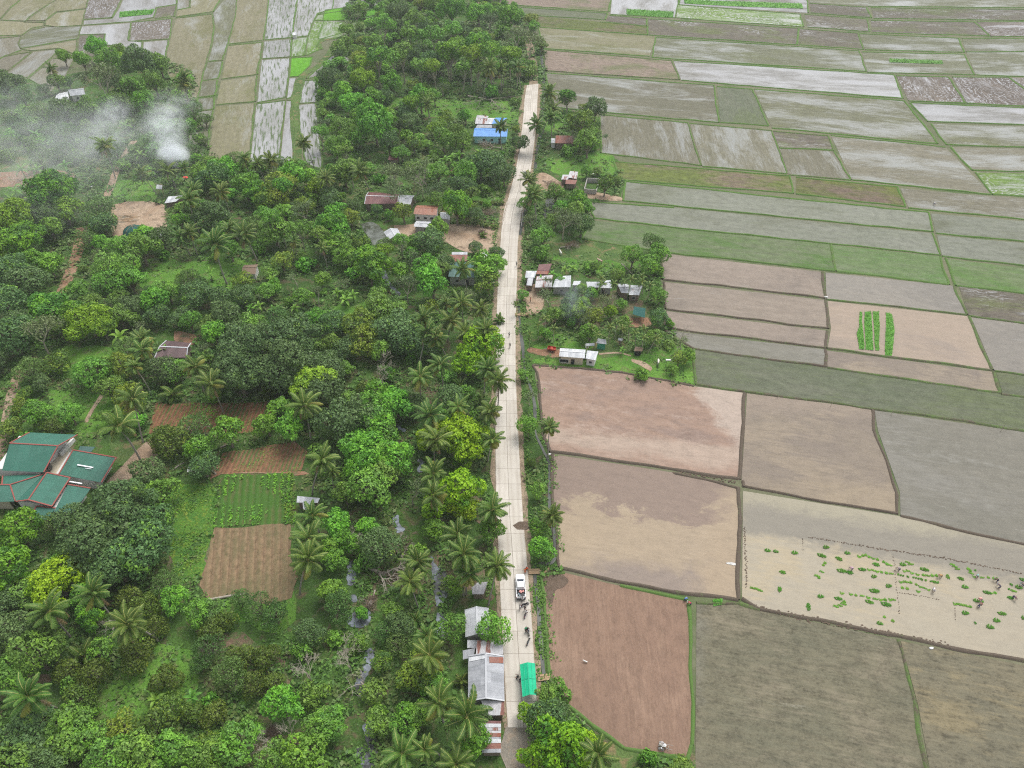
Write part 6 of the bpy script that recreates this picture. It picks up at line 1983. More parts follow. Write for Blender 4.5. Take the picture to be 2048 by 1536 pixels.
shed('net_roof', 'teal shade net stretched over posts among hamlet trees', 'net', kr((1290, 705), (1425, 745), (1432, 640), (1305, 620)), 2.2, 2.4, 'net', None, posts=True)
shed('house', 'rusty maroon roofed house beneath the big pale tree east of the road', 'house', k7((1195, 492), (1402, 496), (1412, 408), (1203, 404)), 2.6, 2.9, 'r_rust', 'w_wood', land='the rusty east house')
shed('small_shed', 'small white box shed joined to the rusty east house', 'shed', k7((1148, 488), (1198, 490), (1200, 437), (1152, 435)), 2.2, 2.3, 'r_white', 'w_white')
shed('shed', 'patched red and white shed roof in the burnt yard, upper sheet', 'shed', k7((1340, 882), (1442, 900), (1458, 818), (1365, 810)), 2.4, 2.8, 'r_patch', 'w_wood', land='the patched yard shed')
shed('shed', 'patched red and white shed roof in the burnt yard, road side', 'shed', k7((1265, 905), (1338, 908), (1370, 852), (1282, 850)), 2.3, 2.5, 'r_patch', 'w_wood')
shed('shed', 'red rust shed roof in the burnt yard, lowest of three', 'shed', k7((1312, 955), (1424, 960), (1448, 912), (1320, 904)), 2.1, 2.3, 'r_rust', 'w_wood')
# roofless block walls
c = [P(*q) for q in k7((1525, 1060), (1660, 1075), (1695, 945), (1558, 938))]
root = empty('block_enclosure', sum(c, Vector()) / 4, 'roofless grey block walls of an unfinished room', 'ruin')
for i in range(4):
    mb = MB(); a, b = c[i], c[(i + 1) % 4]
    bar(mb, a + Vector((0, 0, .9)), b + Vector((0, 0, .9)), 0.2, 1.8 if i != 1 else 1.2); part('wall', mb, M['concrete'], root)
LAND.append(('the roofless block walls', sum(c, Vector()) / 4))
# white box on posts by the grass corner
root = empty('signboard', P(1335, 733), 'white board on two posts at the grass corner by the pale trees', 'board')
p = P(1335, 733)
for s in (-.5, .5):
    mb = MB(); mb.box((p.x + s, p.y, 1.2), (.08, .08, 2.4)); part('post', mb, M['w_wood'], root)
mb = MB(); mb.box((p.x, p.y, 2.3), (1.5, .5, .25)); part('board', mb, M['w_white'], root)
# ------------------------------------------------------------------ people
def skinned(name, verts, edges, radii, mats, subdiv=1, root=0):
    me = bpy.data.meshes.new(name)
    me.from_pydata(verts, edges, [])
    o = bpy.data.objects.new(name, me)
    SC.collection.objects.link(o)
    sk = o.modifiers.new('s', 'SKIN')
    sk.branch_smoothing = 0.3
    if not me.skin_vertices:
        bpy.context.view_layer.update()
    for i, r in enumerate(radii):
        sv = me.skin_vertices[0].data[i]
        sv.radius = r if isinstance(r, (tuple, list)) else (r, r)
        sv.use_root = (i == root)
    sd = o.modifiers.new('d', 'SUBSURF')
    sd.levels = sd.render_levels = subdiv
    bpy.context.view_layer.update()
    dg = bpy.context.evaluated_depsgraph_get()
    out = bpy.data.meshes.new_from_object(o.evaluated_get(dg))
    out.name = name
    out.materials.clear()
    for m in (mats if isinstance(mats, (list, tuple)) else [mats]):
        out.materials.append(m)
    out.polygons.foreach_set('use_smooth', [True] * len(out.polygons))
    bpy.data.objects.remove(o)
    bpy.data.meshes.remove(me)
    return out


def hand_chain(V, E, Rr, wrist, tip_dir, side):
    """palm, four fingers of different length and a thumb leaving the side of the palm"""
    w = len(V) - 1 if wrist is None else wrist
    base = Vector(V[w])
    d = Vector(tip_dir).normalized()
    s = Vector(side).normalized()
    up = d.cross(s)
    V.append(tuple(base + d * 0.05)); E.append((w, len(V) - 1)); Rr.append((0.034, 0.018))
    pm = len(V) - 1
    for k, (o, L) in enumerate(((-.03, .062), (-.010, .075), (.011, .07), (.031, .055))):
        a = base + d * 0.095 + s * o
        b = a + d * L * 0.5 - up * 0.008
        c = b + d * L * 0.45 - up * 0.022
        V.append(tuple(a)); E.append((pm, len(V) - 1)); Rr.append(.0095)
        V.append(tuple(b)); E.append((len(V) - 2, len(V) - 1)); Rr.append(.0088)
        V.append(tuple(c)); E.append((len(V) - 2, len(V) - 1)); Rr.append(.0075)
    a = base + d * 0.045 + s * -0.04
    V.append(tuple(a)); E.append((pm, len(V) - 1)); Rr.append(.011)
    V.append(tuple(a + d * .035 - s * .018 - up * .012)); E.append((len(V) - 2, len(V) - 1)); Rr.append(.009)


POSES = {
    # joints in metres, facing +y: pelvis chest neck head | shoulder elbow wrist (l, r) | hip knee ankle toe (l, r)
    'stand': dict(pel=(0, 0, .95), ch=(0, .0, 1.28), nk=(0, .01, 1.47), hd=(0, .03, 1.60), ar=[[(.19, 0, 1.40), (.25, -.02, 1.12), (.26, .08, .88)], [(-.19, 0, 1.40), (-.25, -.02, 1.12), (-.26, .08, .88)]],
                  lg=[[(.09, 0, .9), (.10, .03, .50), (.10, -.01, .09), (.11, .16, .04)], [(-.09, 0, .9), (-.10, .03, .50), (-.10, -.01, .09), (-.11, .16, .04)]]),
    'walk': dict(pel=(0, 0, .93), ch=(0, .03, 1.27), nk=(0, .05, 1.46), hd=(0, .08, 1.59), ar=[[(.19, .03, 1.39), (.24, -.12, 1.14), (.24, -.08, .92)], [(-.19, .03, 1.39), (-.24, .12, 1.14), (-.23, .28, .98)]],
                 lg=[[(.09, 0, .9), (.10, .22, .52), (.10, .26, .11), (.11, .42, .06)], [(-.09, 0, .9), (-.10, -.05, .50), (-.10, -.32, .14), (-.11, -.2, .04)]]),
    'bend': dict(pel=(0, -.12, .86), ch=(0, .26, .98), nk=(0, .46, .98), hd=(0, .58, .93), ar=[[(.18, .36, .95), (.20, .50, .66), (.12, .60, .38)], [(-.18, .36, .95), (-.21, .44, .66), (-.10, .62, .34)]],
                 lg=[[(.10, -.12, .82), (.15, .02, .46), (.15, -.08, .09), (.16, .08, .04)], [(-.10, -.12, .82), (-.16, .05, .46), (-.18, -.02, .09), (-.19, .14, .04)]]),
    'sit': dict(pel=(0, -.1, .82), ch=(0, -.04, 1.13), nk=(0, -.01, 1.31), hd=(0, .03, 1.44), ar=[[(.18, -.03, 1.24), (.28, .16, 1.04), (.28, .42, 1.02)], [(-.18, -.03, 1.24), (-.28, .16, 1.04), (-.28, .42, 1.02)]],
                lg=[[(.10, -.08, .80), (.19, .30, .66), (.19, .16, .26), (.20, .32, .20)], [(-.10, -.08, .80), (-.19, .30, .66), (-.19, .16, .26), (-.20, .32, .20)]]),
}
_pm = {}


def pose_meshes(pose):
    if pose in _pm:
        return _pm[pose]
    q = POSES[pose]
    V = [q['pel'], q['ch'], q['nk'], q['hd']]
    E = [(0, 1), (1, 2), (2, 3)]
    hv = Vector(q['hd']) - Vector(q['nk'])
    Rr = [(.15, .11), (.17, .11), .06, (.085, .10)]
    V.append(tuple(Vector(q['hd']) + hv.normalized() * .10)); E.append((3, 4)); Rr.append((.07, .085))
    for s, a in zip((1, -1), q['ar']):
        V.append(a[0]); E.append((1, len(V) - 1)); Rr.append(.062)
        V.append(a[1]); E.append((len(V) - 2, len(V) - 1)); Rr.append(.046)
        V.append(a[2]); E.append((len(V) - 2, len(V) - 1)); Rr.append(.032)
        hand_chain(V, E, Rr, len(V) - 1, Vector(a[2]) - Vector(a[1]), (0, s, 0) if pose != 'sit' else (s, 0, 0))
    for l in q['lg']:
        V.append(l[0]); E.append((0, len(V) - 1)); Rr.append(.088)
        V.append(l[1]); E.append((len(V) - 2, len(V) - 1)); Rr.append(.062)
        V.append(l[2]); E.append((len(V) - 2, len(V) - 1)); Rr.append(.042)
        V.append(l[3]); E.append((len(V) - 2, len(V) - 1)); Rr.append((.045, .03))
    body = skinned('person_body', V, E, Rr, M['skin'], 1)
    # face: nose, eyes, ears on the front of the head
    f = MB()
    hd = Vector(q['hd']); up = hv.normalized(); fw = Vector((0, 1, 0)) - up * up.y
    fw = fw.normalized() if fw.length > .2 else Vector((0, 0, -1))
    sd = fw.cross(up)
    f.ball(hd + fw * .102 + up * .02, (.016, .022, .02), 0, 6, 4)
    for s in (-1, 1):
        f.ball(hd + fw * .088 + up * .05 + sd * s * .034, .013, 1, 6, 4)
        f.ball(hd + sd * s * .09 + up * .03, (.014, .02, .032), 0, 6, 4)
    f.box(hd + fw * .094 - up * .028, (.045, .012, .010), None, 2)
    face = f.mesh('face', [M['skin'], M['eye'], M['redpaint']], True)
    h = MB()
    h.ball(hd + up * .075 - fw * .02, (.10, .112, .085), 0, 10, 6)
    hair = h.mesh('hair', M['hair'], True)
    # clothes follow the body: the same joints, a little fuller
    Vs = [q['pel'], q['ch']]; Es = [(0, 1)]; Rs = [(.165, .125), (.19, .128)]
    Vs.append(tuple(Vector(q['ch']).lerp(Vector(q['nk']), .75))); Es.append((1, 2)); Rs.append(.085)
    for a in q['ar']:
        Vs.append(a[0]); Es.append((1, len(Vs) - 1)); Rs.append(.080)
        Vs.append(a[1]); Es.append((len(Vs) - 2, len(Vs) - 1)); Rs.append(.065)
    shirt = skinned('shirt', Vs, Es, Rs, M['cloth'], 1)
    Vt = [q['pel']]; Et = []; Rt = [(.168, .13)]
    Vt.append(tuple(Vector(q['pel']) * .8 + Vector(q['ch']) * .2)); Et.append((0, 1)); Rt.append((.155, .118))
    for l in q['lg']:
        Vt.append(l[0]); Et.append((0, len(Vt) - 1)); Rt.append(.108)
        Vt.append(l[1]); Et.append((len(Vt) - 2, len(Vt) - 1)); Rt.append(.082)
        Vt.append(tuple(Vector(l[1]).lerp(Vector(l[2]), .78))); Et.append((len(Vt) - 2, len(Vt) - 1)); Rt.append(.066)
    trou = skinned('trousers', Vt, Et, Rt, M['cloth'], 1)
    ht = MB()
    c = hd + up * .10
    n = 14
    for i in range(n):
        a0, a1 = 2 * math.pi * i / n, 2 * math.pi * (i + 1) / n
        e1, e2 = sd, fw
        r0, r1 = .27, .10
        A = [c + (e1 * math.cos(t) + e2 * math.sin(t)) * r for t, r in ((a0, r0), (a1, r0), (a1, r1), (a0, r1))]
        ht.face([A[0], A[1], A[2] + up * .055, A[3] + up * .055])
        ht.face([A[3] + up * .055, A[2] + up * .055, c + up * .13])
        ht.face([A[1] - up * .01, A[0] - up * .01, c + up * .03])
    hat = ht.mesh('hat', M['cloth'])
    _pm[pose] = (body, face, hair, shirt, trou, hat)
    return _pm[pose]


def person(px, py, face_deg, pose, label, shirt, trousers, hat=None, group=None, z=0.0, at=None):
    loc = P(px, py, z) if at is None else at
    root = empty('person', loc, label, 'person', group)
    root.rotation_euler = (0, 0, R_(face_deg))
    b, f, h, s, t, ht = pose_meshes(pose)
    link('body', b, root)
    link('face', f, root)
    o = link('shirt', s, root); o.color = (*shirt, 1)
    o = link('trousers', t, root); o.color = (*trousers, 1)
    if hat:
        o = link('hat', ht, root); o.color = (*hat, 1)
    else:
        link('hair', h, root)
    return root


WHITE, BLACK, ORANGE = (.75, .75, .75), (.03, .03, .035), (.85, .17, .03)
GREYC, NAVY, BLUE, RED, PINK, TEALC = (.22, .22, .27), (.04, .05, .12), (.10, .28, .60), (.5, .04, .10), (.75, .40, .36), (.22, .48, .45)
ZR = 0.17
person(1050, 1146, 200, 'stand', 'person in orange shirt and orange trousers standing off the pickup bonnet corner', ORANGE, (.7, .16, .04), z=ZR)
person(1053.5, 1143, 160, 'stand', 'person in red orange top and dark trousers behind the orange dressed person', (.8, .12, .05), BLACK, z=ZR)
person(1044.6, 1204, 10, 'walk', 'person in white shirt walking close behind the pickup tailgate', WHITE, BLACK, z=ZR)
person(1039.5, 1219, 300, 'stand', 'person in white shirt standing beside the black motorcycle by the pickup', (.8, .78, .8), GREYC, z=ZR)
person(1049.5, 1221, 340, 'stand', 'person in black shirt and grey trousers between two motorcycles', BLACK, GREYC, z=ZR)
person(1051.5, 1263, 200, 'stand', 'person in green shirt standing beside a motorcycle on the concrete', (.05, .55, .25), BLACK, z=ZR)
person(1018.5, 673, 180, 'walk', 'person in white shirt walking on the empty middle of the concrete road', WHITE, BLACK, z=ZR)
person(1020, 695, 180, 'walk', 'person in dark grey clothes walking on the concrete road below the white shirted one', (.12, .12, .13), (.10, .10, .11), z=ZR)
person(1033, 532, 180, 'walk', 'person in pale shirt at the road edge by the east hamlet', (.6, .6, .6), BLACK, z=ZR)
person(1061, 604, 90, 'stand', 'person in red shirt on the bare yard of the east hamlet', (.55, .04, .05), BLACK)
person(1369, 1202, 300, 'bend', 'person in light blue shirt bending at the corner of the tilled brown field', BLUE, NAVY, None)
person(1380, 1211, 60, 'bend', 'person in crimson shirt bending at the corner of the tilled brown field', RED, NAVY, WHITE)
person(1001, 1048, 0, 'stand', 'person in dark clothes at the shaded road edge under a bright green tree', (.06, .06, .09), BLACK, z=0.1)
person(1036, 1358, 80, 'sit', 'person in dark shirt sitting at the side of the green canopy tent', (.07, .08, .10), BLACK, z=-0.2)
person(1041, 1365, 80, 'sit', 'person in grey blue shirt sitting just inside the green canopy tent', (.25, .28, .36), BLACK, z=-0.2)
person(1867, 410, 200, 'bend', 'person in white shirt working alone in the far grey water strip', WHITE, NAVY, WHITE, None)
KP = 268 / 2048
GP = 'rice planters bending in the transplanting field'
for x, y, a, ps, sh, tr_, ht, lb in (
    (128, 318, 80, 'bend', GREYC, NAVY, WHITE, 'planter with white hat bending at the row of thin scattered seedlings'),
    (768, 420, 95, 'bend', (.45, .28, .10), (.2, .13, .06), PINK, 'planter in ochre shirt and pale pink hat at the end of a long green row'),
    (655, 620, 150, 'bend', (.70, .70, .74), GREYC, (.6, .6, .65), 'planter in pale grey shirt bending below the long green row'),
    (1322, 410, 140, 'bend', TEALC, GREYC, None, 'planter in teal shirt bending between loose green heaps'),
    (1625, 490, 60, 'bend', BLACK, NAVY, (.7, .7, .72), 'planter in black shirt at the upper side of the big green patch'),
    (1658, 590, 20, 'bend', (.05, .06, .10), NAVY, WHITE, 'planter in dark shirt and white hat at the lower corner of the big green patch'),
    (1375, 775, 100, 'bend', PINK, GREYC, (.75, .45, .42), 'planter in pink shirt bending over a dark seedling heap'),
    (1338, 880, 300, 'bend', BLACK, NAVY, (.8, .42, .36), 'planter in black shirt and salmon hat beside the short light green row'),
    (1870, 740, 200, 'bend', (.10, .06, .12), NAVY, (.35, .3, .36), 'planter in plum shirt bending over a heap by the field edge'),
    (2020, 550, 90, 'bend', (.03, .04, .09), NAVY, (.5, .6, .75), 'planter in navy shirt with pale blue hat at the rim of the view'),
    (-590, 310, 80, 'bend', (.55, .35, .50), GREYC, (.65, .55, .6), 'planter in lilac shirt at the start of the thin light green row'),
):
    person(1780 + x * KP, 1100 + y * KP, a, ps, lb, sh, tr_, ht, GP)

# ------------------------------------------------------------------ vehicles
ZW = 0.175


def wheel(parent, c, r, w, mats=('rubber', 'chrome'), axis=Vector((1, 0, 0)), nm='wheel'):
    me = MB()
    n = 18
    for k, (rr, ww) in enumerate(((r, w * .7), (r * .95, w), (r * .62, w))):
        pass
    prof = [(r * .62, -w / 2), (r * .93, -w / 2), (r, -w * .32), (r, w * .32), (r * .93, w / 2), (r * .62, w / 2)]
    ax = axis.normalized(); e1 = Vector((0, 0, 1)); e2 = ax.cross(e1)
    for i in range(n):
        a0, a1 = 2 * math.pi * i / n, 2 * math.pi * (i + 1) / n
        for (r0, x0), (r1, x1) in zip(prof[:-1], prof[1:]):
            me.face([Vector(c) + ax * x + (e1 * math.sin(t) + e2 * math.cos(t)) * q for (q, x), t in (((r0, x0), a0), ((r1, x1), a0), ((r1, x1), a1), ((r0, x0), a1))])
    o = link(nm, me.mesh('tyre', M[mats[0]], True), parent)
    ri = MB()
    ri.tube([Vector(c) - ax * w * .42, Vector(c) + ax * w * .42], r * .63, 12)
    link('rim', ri.mesh('rim', M[mats[1]]), o)
    return o


# pickup, local axes: +y forward
loc = P(1041, 1176, ZW)
truck = empty('pickup_truck', loc, 'white double cab pickup truck with loaded open bed parked on the concrete road', 'pickup')
truck.rotation_euler = (0, 0, R_(2.0))
def loft(sections, mi=0):
    """sections: (y, half width, z low, z high, corner) -> closed body"""
    mb = MB()
    rings = []
    for y, hw, z0, z1, cr_ in sections:
        rings.append([Vector((-hw, y, z0)), Vector((-hw * 1.0, y, z1 - cr_)), Vector((-hw + cr_, y, z1)), Vector((hw - cr_, y, z1)), Vector((hw, y, z1 - cr_)), Vector((hw, y, z0))])
    for a, b in zip(rings[:-1], rings[1:]):
        for i in range(6):
            j = (i + 1) % 6
            mb.face([a[i], a[j], b[j], b[i]], mi)
    mb.face(rings[0], mi); mb.face(rings[-1][::-1], mi)
    return mb
b = loft([(2.66, .55, .50, .82, .10), (2.60, .74, .40, .95, .14), (2.40, .87, .36, 1.02, .12), (1.9, .925, .34, 1.07, .10), (1.1, .93, .34, 1.13, .08), (-.72, .93, .34, 1.12, .06)])
for s in (-1, 1):
    b.box((s * .895, -1.68, .76), (.07, 1.95, .72)); b.box((s * .80, -1.9, .62), (.16, .75, .12))
b.box((0, -.76, .78), (1.74, .08, .72)); b.box((0, -1.7, .52), (1.8, 1.9, .16))
link('body', b.mesh('body', M['carwhite']), truck)
cb = loft([(1.34, .80, 1.06, 1.12, .04), (.45, .70, 1.06, 1.66, .08), (.15, .69, 1.06, 1.74, .10), (-.45, .69, 1.06, 1.74, .10), (-.74, .72, 1.06, 1.62, .08)])
cabin = link('cabin', cb.mesh('cabin', M['carwhite']), truck)
g = MB(); g.face([(-.70, 1.26, 1.18), (.70, 1.26, 1.18), (.58, .50, 1.63), (-.58, .50, 1.63)]); link('windshield', g.mesh('windshield', M['carglass'], off=(0, -.02, -.03)), truck)
for s in (-1, 1):
    for y0, y1 in ((.70, .05), (-.0, -.58)):
        g = MB(); g.face([(s * .83, y0, 1.15), (s * .83, y1, 1.15), (s * .715, y1, 1.58), (s * .715, y0 - (.30 if y0 > .5 else 0), 1.58)]); link('side_window', g.mesh('side_window', M['carglass']), truck)
    m_ = MB(); m_.ball((s * 1.04, .85, 1.16), (.10, .06, .08), 0, 8, 5); link('mirror', m_.mesh('mirror', M['carwhite'], True), truck)
    l_ = MB(); l_.box((s * .70, 2.50, .84), (.28, .12, .16), Matrix.Rotation(-s * .35, 3, 'Z')); link('headlight', l_.mesh('headlight', M['clearlamp']), truck)
    l_ = MB(); l_.box((s * .87, -2.67, .88), (.10, .05, .34)); link('tail_light', l_.mesh('tail_light', M['redlamp']), truck)
    for y in (1.62, -1.58):
        wheel(truck, (s * .82, y, .37), .37, .25)
g = MB(); g.face([(-.58, -.735, 1.20), (.58, -.735, 1.20), (.54, -.735, 1.55), (-.54, -.735, 1.55)]); link('rear_window', g.mesh('rear_window', M['carglass']), truck)
tg = MB(); tg.box((0, -2.66, .80), (1.66, .08, .62)); tgo = link('tailgate', tg.mesh('tailgate', M['carwhite']), truck)
hd = MB(); hd.box((0, -2.715, .92), (.34, .03, .10)); link('handle', hd.mesh('handle', M['black']), tgo)
bp = MB(); bp.box((0, -2.80, .50), (1.75, .20, .18)); link('rear_bumper', bp.mesh('rear_bumper', M['black']), truck)
bp = MB(); bp.box((0, 2.64, .44), (1.5, .12, .16)); link('grille', bp.mesh('grille', M['black']), truck)
bd = MB(); bd.box((0, -1.70, .625), (1.60, 1.80, .05)); link('bed_liner', bd.mesh('bed_liner', M['black']), truck)
# load in the bed
Rt = Matrix.Rotation(R_(2), 3, 'Z')
sk_m = plain('pink_sack', (.62, .30, .27), 0.9, 0.2, 0, .35, 9)
for i, (x, y, z, a) in enumerate(((-.10, -1.15, .80, .3), (.22, -1.25, .82, -.4), (.05, -1.42, .80, 1.2), (.50, -1.2, .80, 1.5), (-.15, -1.35, 1.0, .8))):
    mb = MB(); mb.ball((0, 0, 0), (.27, .18, .15), 0, 10, 6)
    o = single('sack', mb, sk_m, f'pink patterned sack {("against the cab side", "at the kerb side of the heap", "lowest on the tailgate side", "set apart at the bed rim", "lying on top of the heap")[i]} in the pickup bed', 'sack', 'pink sacks in the pickup bed', smooth=True)
    o.location = loc + Rt @ Vector((x, y, z)); o.rotation_euler = (0, 0, a)
for i, (x, y) in enumerate(((-.45, -1.85), (-.25, -2.15))):
    mb = MB(); mb.tube([(0, 0, 0), (0, 0, .26), (0, 0, .30), (0, 0, .36)], [.12, .12, .06, .05], 10)
    o = single('water_jug', mb, plain('blue_grey_plastic', (.35, .45, .5), .4), f'pale water jug {("beside the sacks", "by the tailgate")[i]} in the pickup bed', 'jug', 'water jugs in the pickup bed')
    o.location = loc + Rt @ Vector((x, y, .66))


def motorcycle(px, py, deg, label, col, grp='motorcycles parked on the concrete road'):
    root = empty('motorcycle', P(px, py, ZW), label, 'motorcycle', grp)
    root.rotation_euler = (0, 0, R_(deg))
    for y in (.62, -.62):
        wheel(root, (0, y, .29), .29, .10)
    mb = MB()
    mb.tube([(0, .55, .92), (0, .40, .72), (0, .15, .50), (0, -.25, .48), (0, -.62, .66)], [.05, .08, .13, .15, .07], 8)
    mb.ball((0, .42, .66), (.17, .10, .24)); mb.ball((0, -.45, .66), (.12, .34, .12)); mb.box((0, .1, .36), (.24, .34, .26))
    o = link('body', mb.mesh('body', M['paint'], True), root); o.color = (*col, 1)
    mb = MB(); mb.ball((0, -.28, .80), (.14, .42, .07)); link('seat', mb.mesh('seat', M['black'], True), root)
    mb = MB(); mb.tube([(-.34, .34, 1.0), (-.12, .47, .98), (.12, .47, .98), (.34, .34, 1.0)], .025, 6); h = link('handlebar', mb.mesh('handlebar', M['black']), root)
    for s in (-1, 1):
        mb = MB(); mb.tube([(s * .2, .42, 1.0), (s * .27, .42, 1.18)], .012, 5); mb.ball((s * .27, .42, 1.2), (.05, .015, .035), 0, 8, 5); link('mirror', mb.mesh('mirror', M['black']), h)
        mb = MB(); mb.tube([(s * .06, .50, .95), (s * .06, .62, .29)], .022, 6); link('fork', mb.mesh('fork', M['chrome']), root)
    mb = MB(); mb.ball((0, .56, .90), (.09, .06, .09), 0, 8, 5); link('headlight', mb.mesh('headlight', M['clearlamp'], True), root)
    mb = MB(); mb.ball((0, -.80, .68), (.06, .04, .04), 0, 8, 5); link('tail_light', mb.mesh('tail_light', M['redlamp'], True), root)
    mb = MB(); mb.tube([(.12, .1, .3), (.14, -.2, .28), (.15, -.7, .36)], [.025, .03, .05], 8); link('exhaust', mb.mesh('exhaust', M['chrome']), root)
    mb = MB(); mb.face([(-.06, .75, .60), (.06, .75, .60), (.06, .45, .63), (-.06, .45, .63)]); mb.tube([(0, -.75, .62), (0, -.95, .48)], .06, 5); link('mudguard', mb.mesh('mudguard', M['black']), root)
    return root


motorcycle(1050, 1211, -68, 'black motorcycle turned across the lane close behind the pickup', (.02, .02, .022))
motorcycle(1051, 1231, -18, 'maroon motorcycle with white topped rider leaning over it', (.16, .03, .05))
person(1052.2, 1229, -18, 'sit', 'rider in white shirt sitting on the maroon motorcycle', WHITE, (.14, .05, .07), z=ZW)
motorcycle(1056, 1265, 198, 'grey and black motorcycle ridden beside the person in green', (.12, .13, .15))
person(1055.4, 1263, 198, 'sit', 'rider in black shirt sitting on the grey motorcycle', (.03, .03, .035), (.3, .32, .36), z=ZW)
motorcycle(1056.5, 1285, -22, 'black motorcycle standing alone on the concrete, closest to the canopy tent', (.025, .022, .025))

# small loaded jeep under the palms, far along the road
loc = P(1054, 352, ZW)
jeep = empty('jeepney', loc, 'small grey jeep carrying a yellowish load parked under roadside palms', 'jeep')
jeep.rotation_euler = (0, 0, R_(28))
b = loft([(2.0, .55, .45, .95, .06), (1.1, .70, .40, 1.05, .06), (.9, .78, .40, 1.15, .05), (-1.9, .80, .40, 1.15, .05)])
link('body', b.mesh('body', M['steel']), jeep)
b = loft([(.95, .74, 1.15, 1.25, .05), (.6, .74, 1.15, 1.85, .08), (-1.8, .76, 1.15, 1.88, .08)]); link('roof', b.mesh('roof', M['r_grey'] if False else M['steel']), jeep)
g = MB(); g.face([(-.66, .97, 1.22), (.66, .97, 1.22), (.66, .68, 1.78), (-.66, .68, 1.78)]); link('windshield', g.mesh('windshield', M['carglass']), jeep)
for s in (-1, 1):
    g = MB(); g.face([(s * .79, .4, 1.25), (s * .79, -1.6, 1.25), (s * .79, -1.6, 1.7), (s * .79, .4, 1.7)]); link('side_window', g.mesh('side_window', M['carglass']), jeep)
    for y in (1.2, -1.2):
        wheel(jeep, (s * .72, y, .33), .33, .2)
o = single('straw_load', loft([(.3, .5, 0, .3, .1), (-1.7, .6, 0, .45, .15)]), plain('straw', (.36, .30, .13), .95), 'yellowish straw load on the jeep roof', 'load')
o.location = loc + Vector((0, 0, 1.9)); o.rotation_euler = jeep.rotation_euler

# hand tractor and its driver in the tilled field corner
tp = P(1322, 1494)
ht = empty('hand_tractor', tp, 'mud grey two wheeled hand tractor with long handles in the tilled field corner', 'hand tractor')
ht.rotation_euler = (0, 0, R_(75))
for s in (-1, 1):
    w_ = MB()
    n = 12
    for i in range(n):
        a0, a1 = 2 * math.pi * i / n, 2 * math.pi * (i + 1) / n
        w_.tube([(s * .5, .42 * math.cos(a0), .42 + .42 * math.sin(a0)), (s * .5, .42 * math.cos(a1), .42 + .42 * math.sin(a1))], .025, 4)
        w_.box((s * .5, .42 * math.cos(a0), .42 + .42 * math.sin(a0)), (.24, .03, .12), Matrix.Rotation(a0, 3, 'X'))
        if i % 3 == 0:
            w_.tube([(s * .5, 0, .42), (s * .5, .42 * math.cos(a0), .42 + .42 * math.sin(a0))], .02, 4)
    link('wheel', w_.mesh('wheel', M['steel']), ht)
    h_ = MB(); h_.tube([(s * .12, -.2, .6), (s * .35, -1.1, .85), (s * .38, -1.9, .95)], .03, 6); link('handle', h_.mesh('handle', M['concrete']), ht)
e_ = MB(); e_.box((0, .15, .72), (.42, .62, .42)); e_.ball((0, .25, .98), (.16, .22, .12)); e_.tube([(.12, -.05, .9), (.12, -.05, 1.2)], .04, 6); link('engine', e_.mesh('engine', M['concrete']), ht)
f_ = MB(); f_.box((0, -.1, .45), (.16, 1.2, .12)); link('frame', f_.mesh('frame', M['steel']), ht)
b_ = MB(); b_.tube([(-.45, -1.2, .12), (.45, -1.2, .12)], .05, 6); b_.box((0, -1.2, .3), (.08, .08, .5)); link('harrow', b_.mesh('harrow', M['deadwood']), ht)
person(1328, 1498, 105, 'walk', 'tractor driver in white hat and dark clothes behind the hand tractor', (.45, .42, .38), (.10, .10, .09), WHITE)

# red cart in the hamlet yard
cp = P(1103, 702)
cart = empty('trailer_cart', cp, 'red steel trailer cart left on the red earth near the long white house', 'cart')
cart.rotation_euler = (0, 0, R_(75))
mb = MB()
for s in (-1, 1):
    mb.box((s * .65, 0, .95), (.05, 2.2, .5)); mb.box((0, s * 1.1, .95), (1.3, .05, .5))
mb.box((0, 0, .70), (1.3, 2.2, .06)); link('box', mb.mesh('box', M['redpaint']), cart)
for s in (-1, 1):
    wheel(cart, (s * .75, -.2, .36), .36, .2)
mb = MB(); mb.tube([(0, 1.1, .65), (0, 2.2, .45)], .05, 6); link('drawbar', mb.mesh('drawbar', M['steel']), cart)
mb = MB(); mb.ball((0, 0, .0), (.5, .8, .25)); o = single('scrap_load', mb, M['redpaint'], 'rusty red load heaped in the red trailer cart', 'load'); o.location = cp + Vector((0, 0, .92))

# water tank, barrel, crates, table
def cyl_thing(name, px, py, r, h, mat, label, cat, z=0.0, group=None):
    c = P(px, py, z)
    root = empty(name, c, label, cat, group)
    mb = MB(); mb.tube([(c.x, c.y, z), (c.x, c.y, z + h * .08), (c.x, c.y, z + h * .9), (c.x, c.y, z + h)], [r * .96, r, r, r * .8], 16); part('tank', mb, M[mat], root)
    mb = MB(); mb.tube([(c.x, c.y, z + h), (c.x, c.y, z + h + .06)], r * .35, 12); part('lid', mb, M['concrete'], root)
    return root
cyl_thing('water_tank', 1174, 695, .55, 1.2, 'whiteplastic', 'white water tank between the long white house and the low grey shed', 'tank')
cyl_thing('water_drum', 1271, 708, .4, .9, 'r_teal', 'small teal drum in front of the black animal pen', 'drum')
q = P(387, 942)
root = empty('table', q, 'white topped table standing alone beside the furrowed garden plot', 'table')
mb = MB(); mb.box((q.x, q.y, .8), (2.2, 1.5, .08), Matrix.Rotation(.25, 3, 'Z')); part('tabletop', mb, M['whiteplastic'], root)
for sx in (-.9, .9):
    for sy in (-.55, .55):
        mb = MB(); mb.box((q.x + sx, q.y + sy, .38), (.08, .08, .76)); part('leg', mb, M['wood'], root)
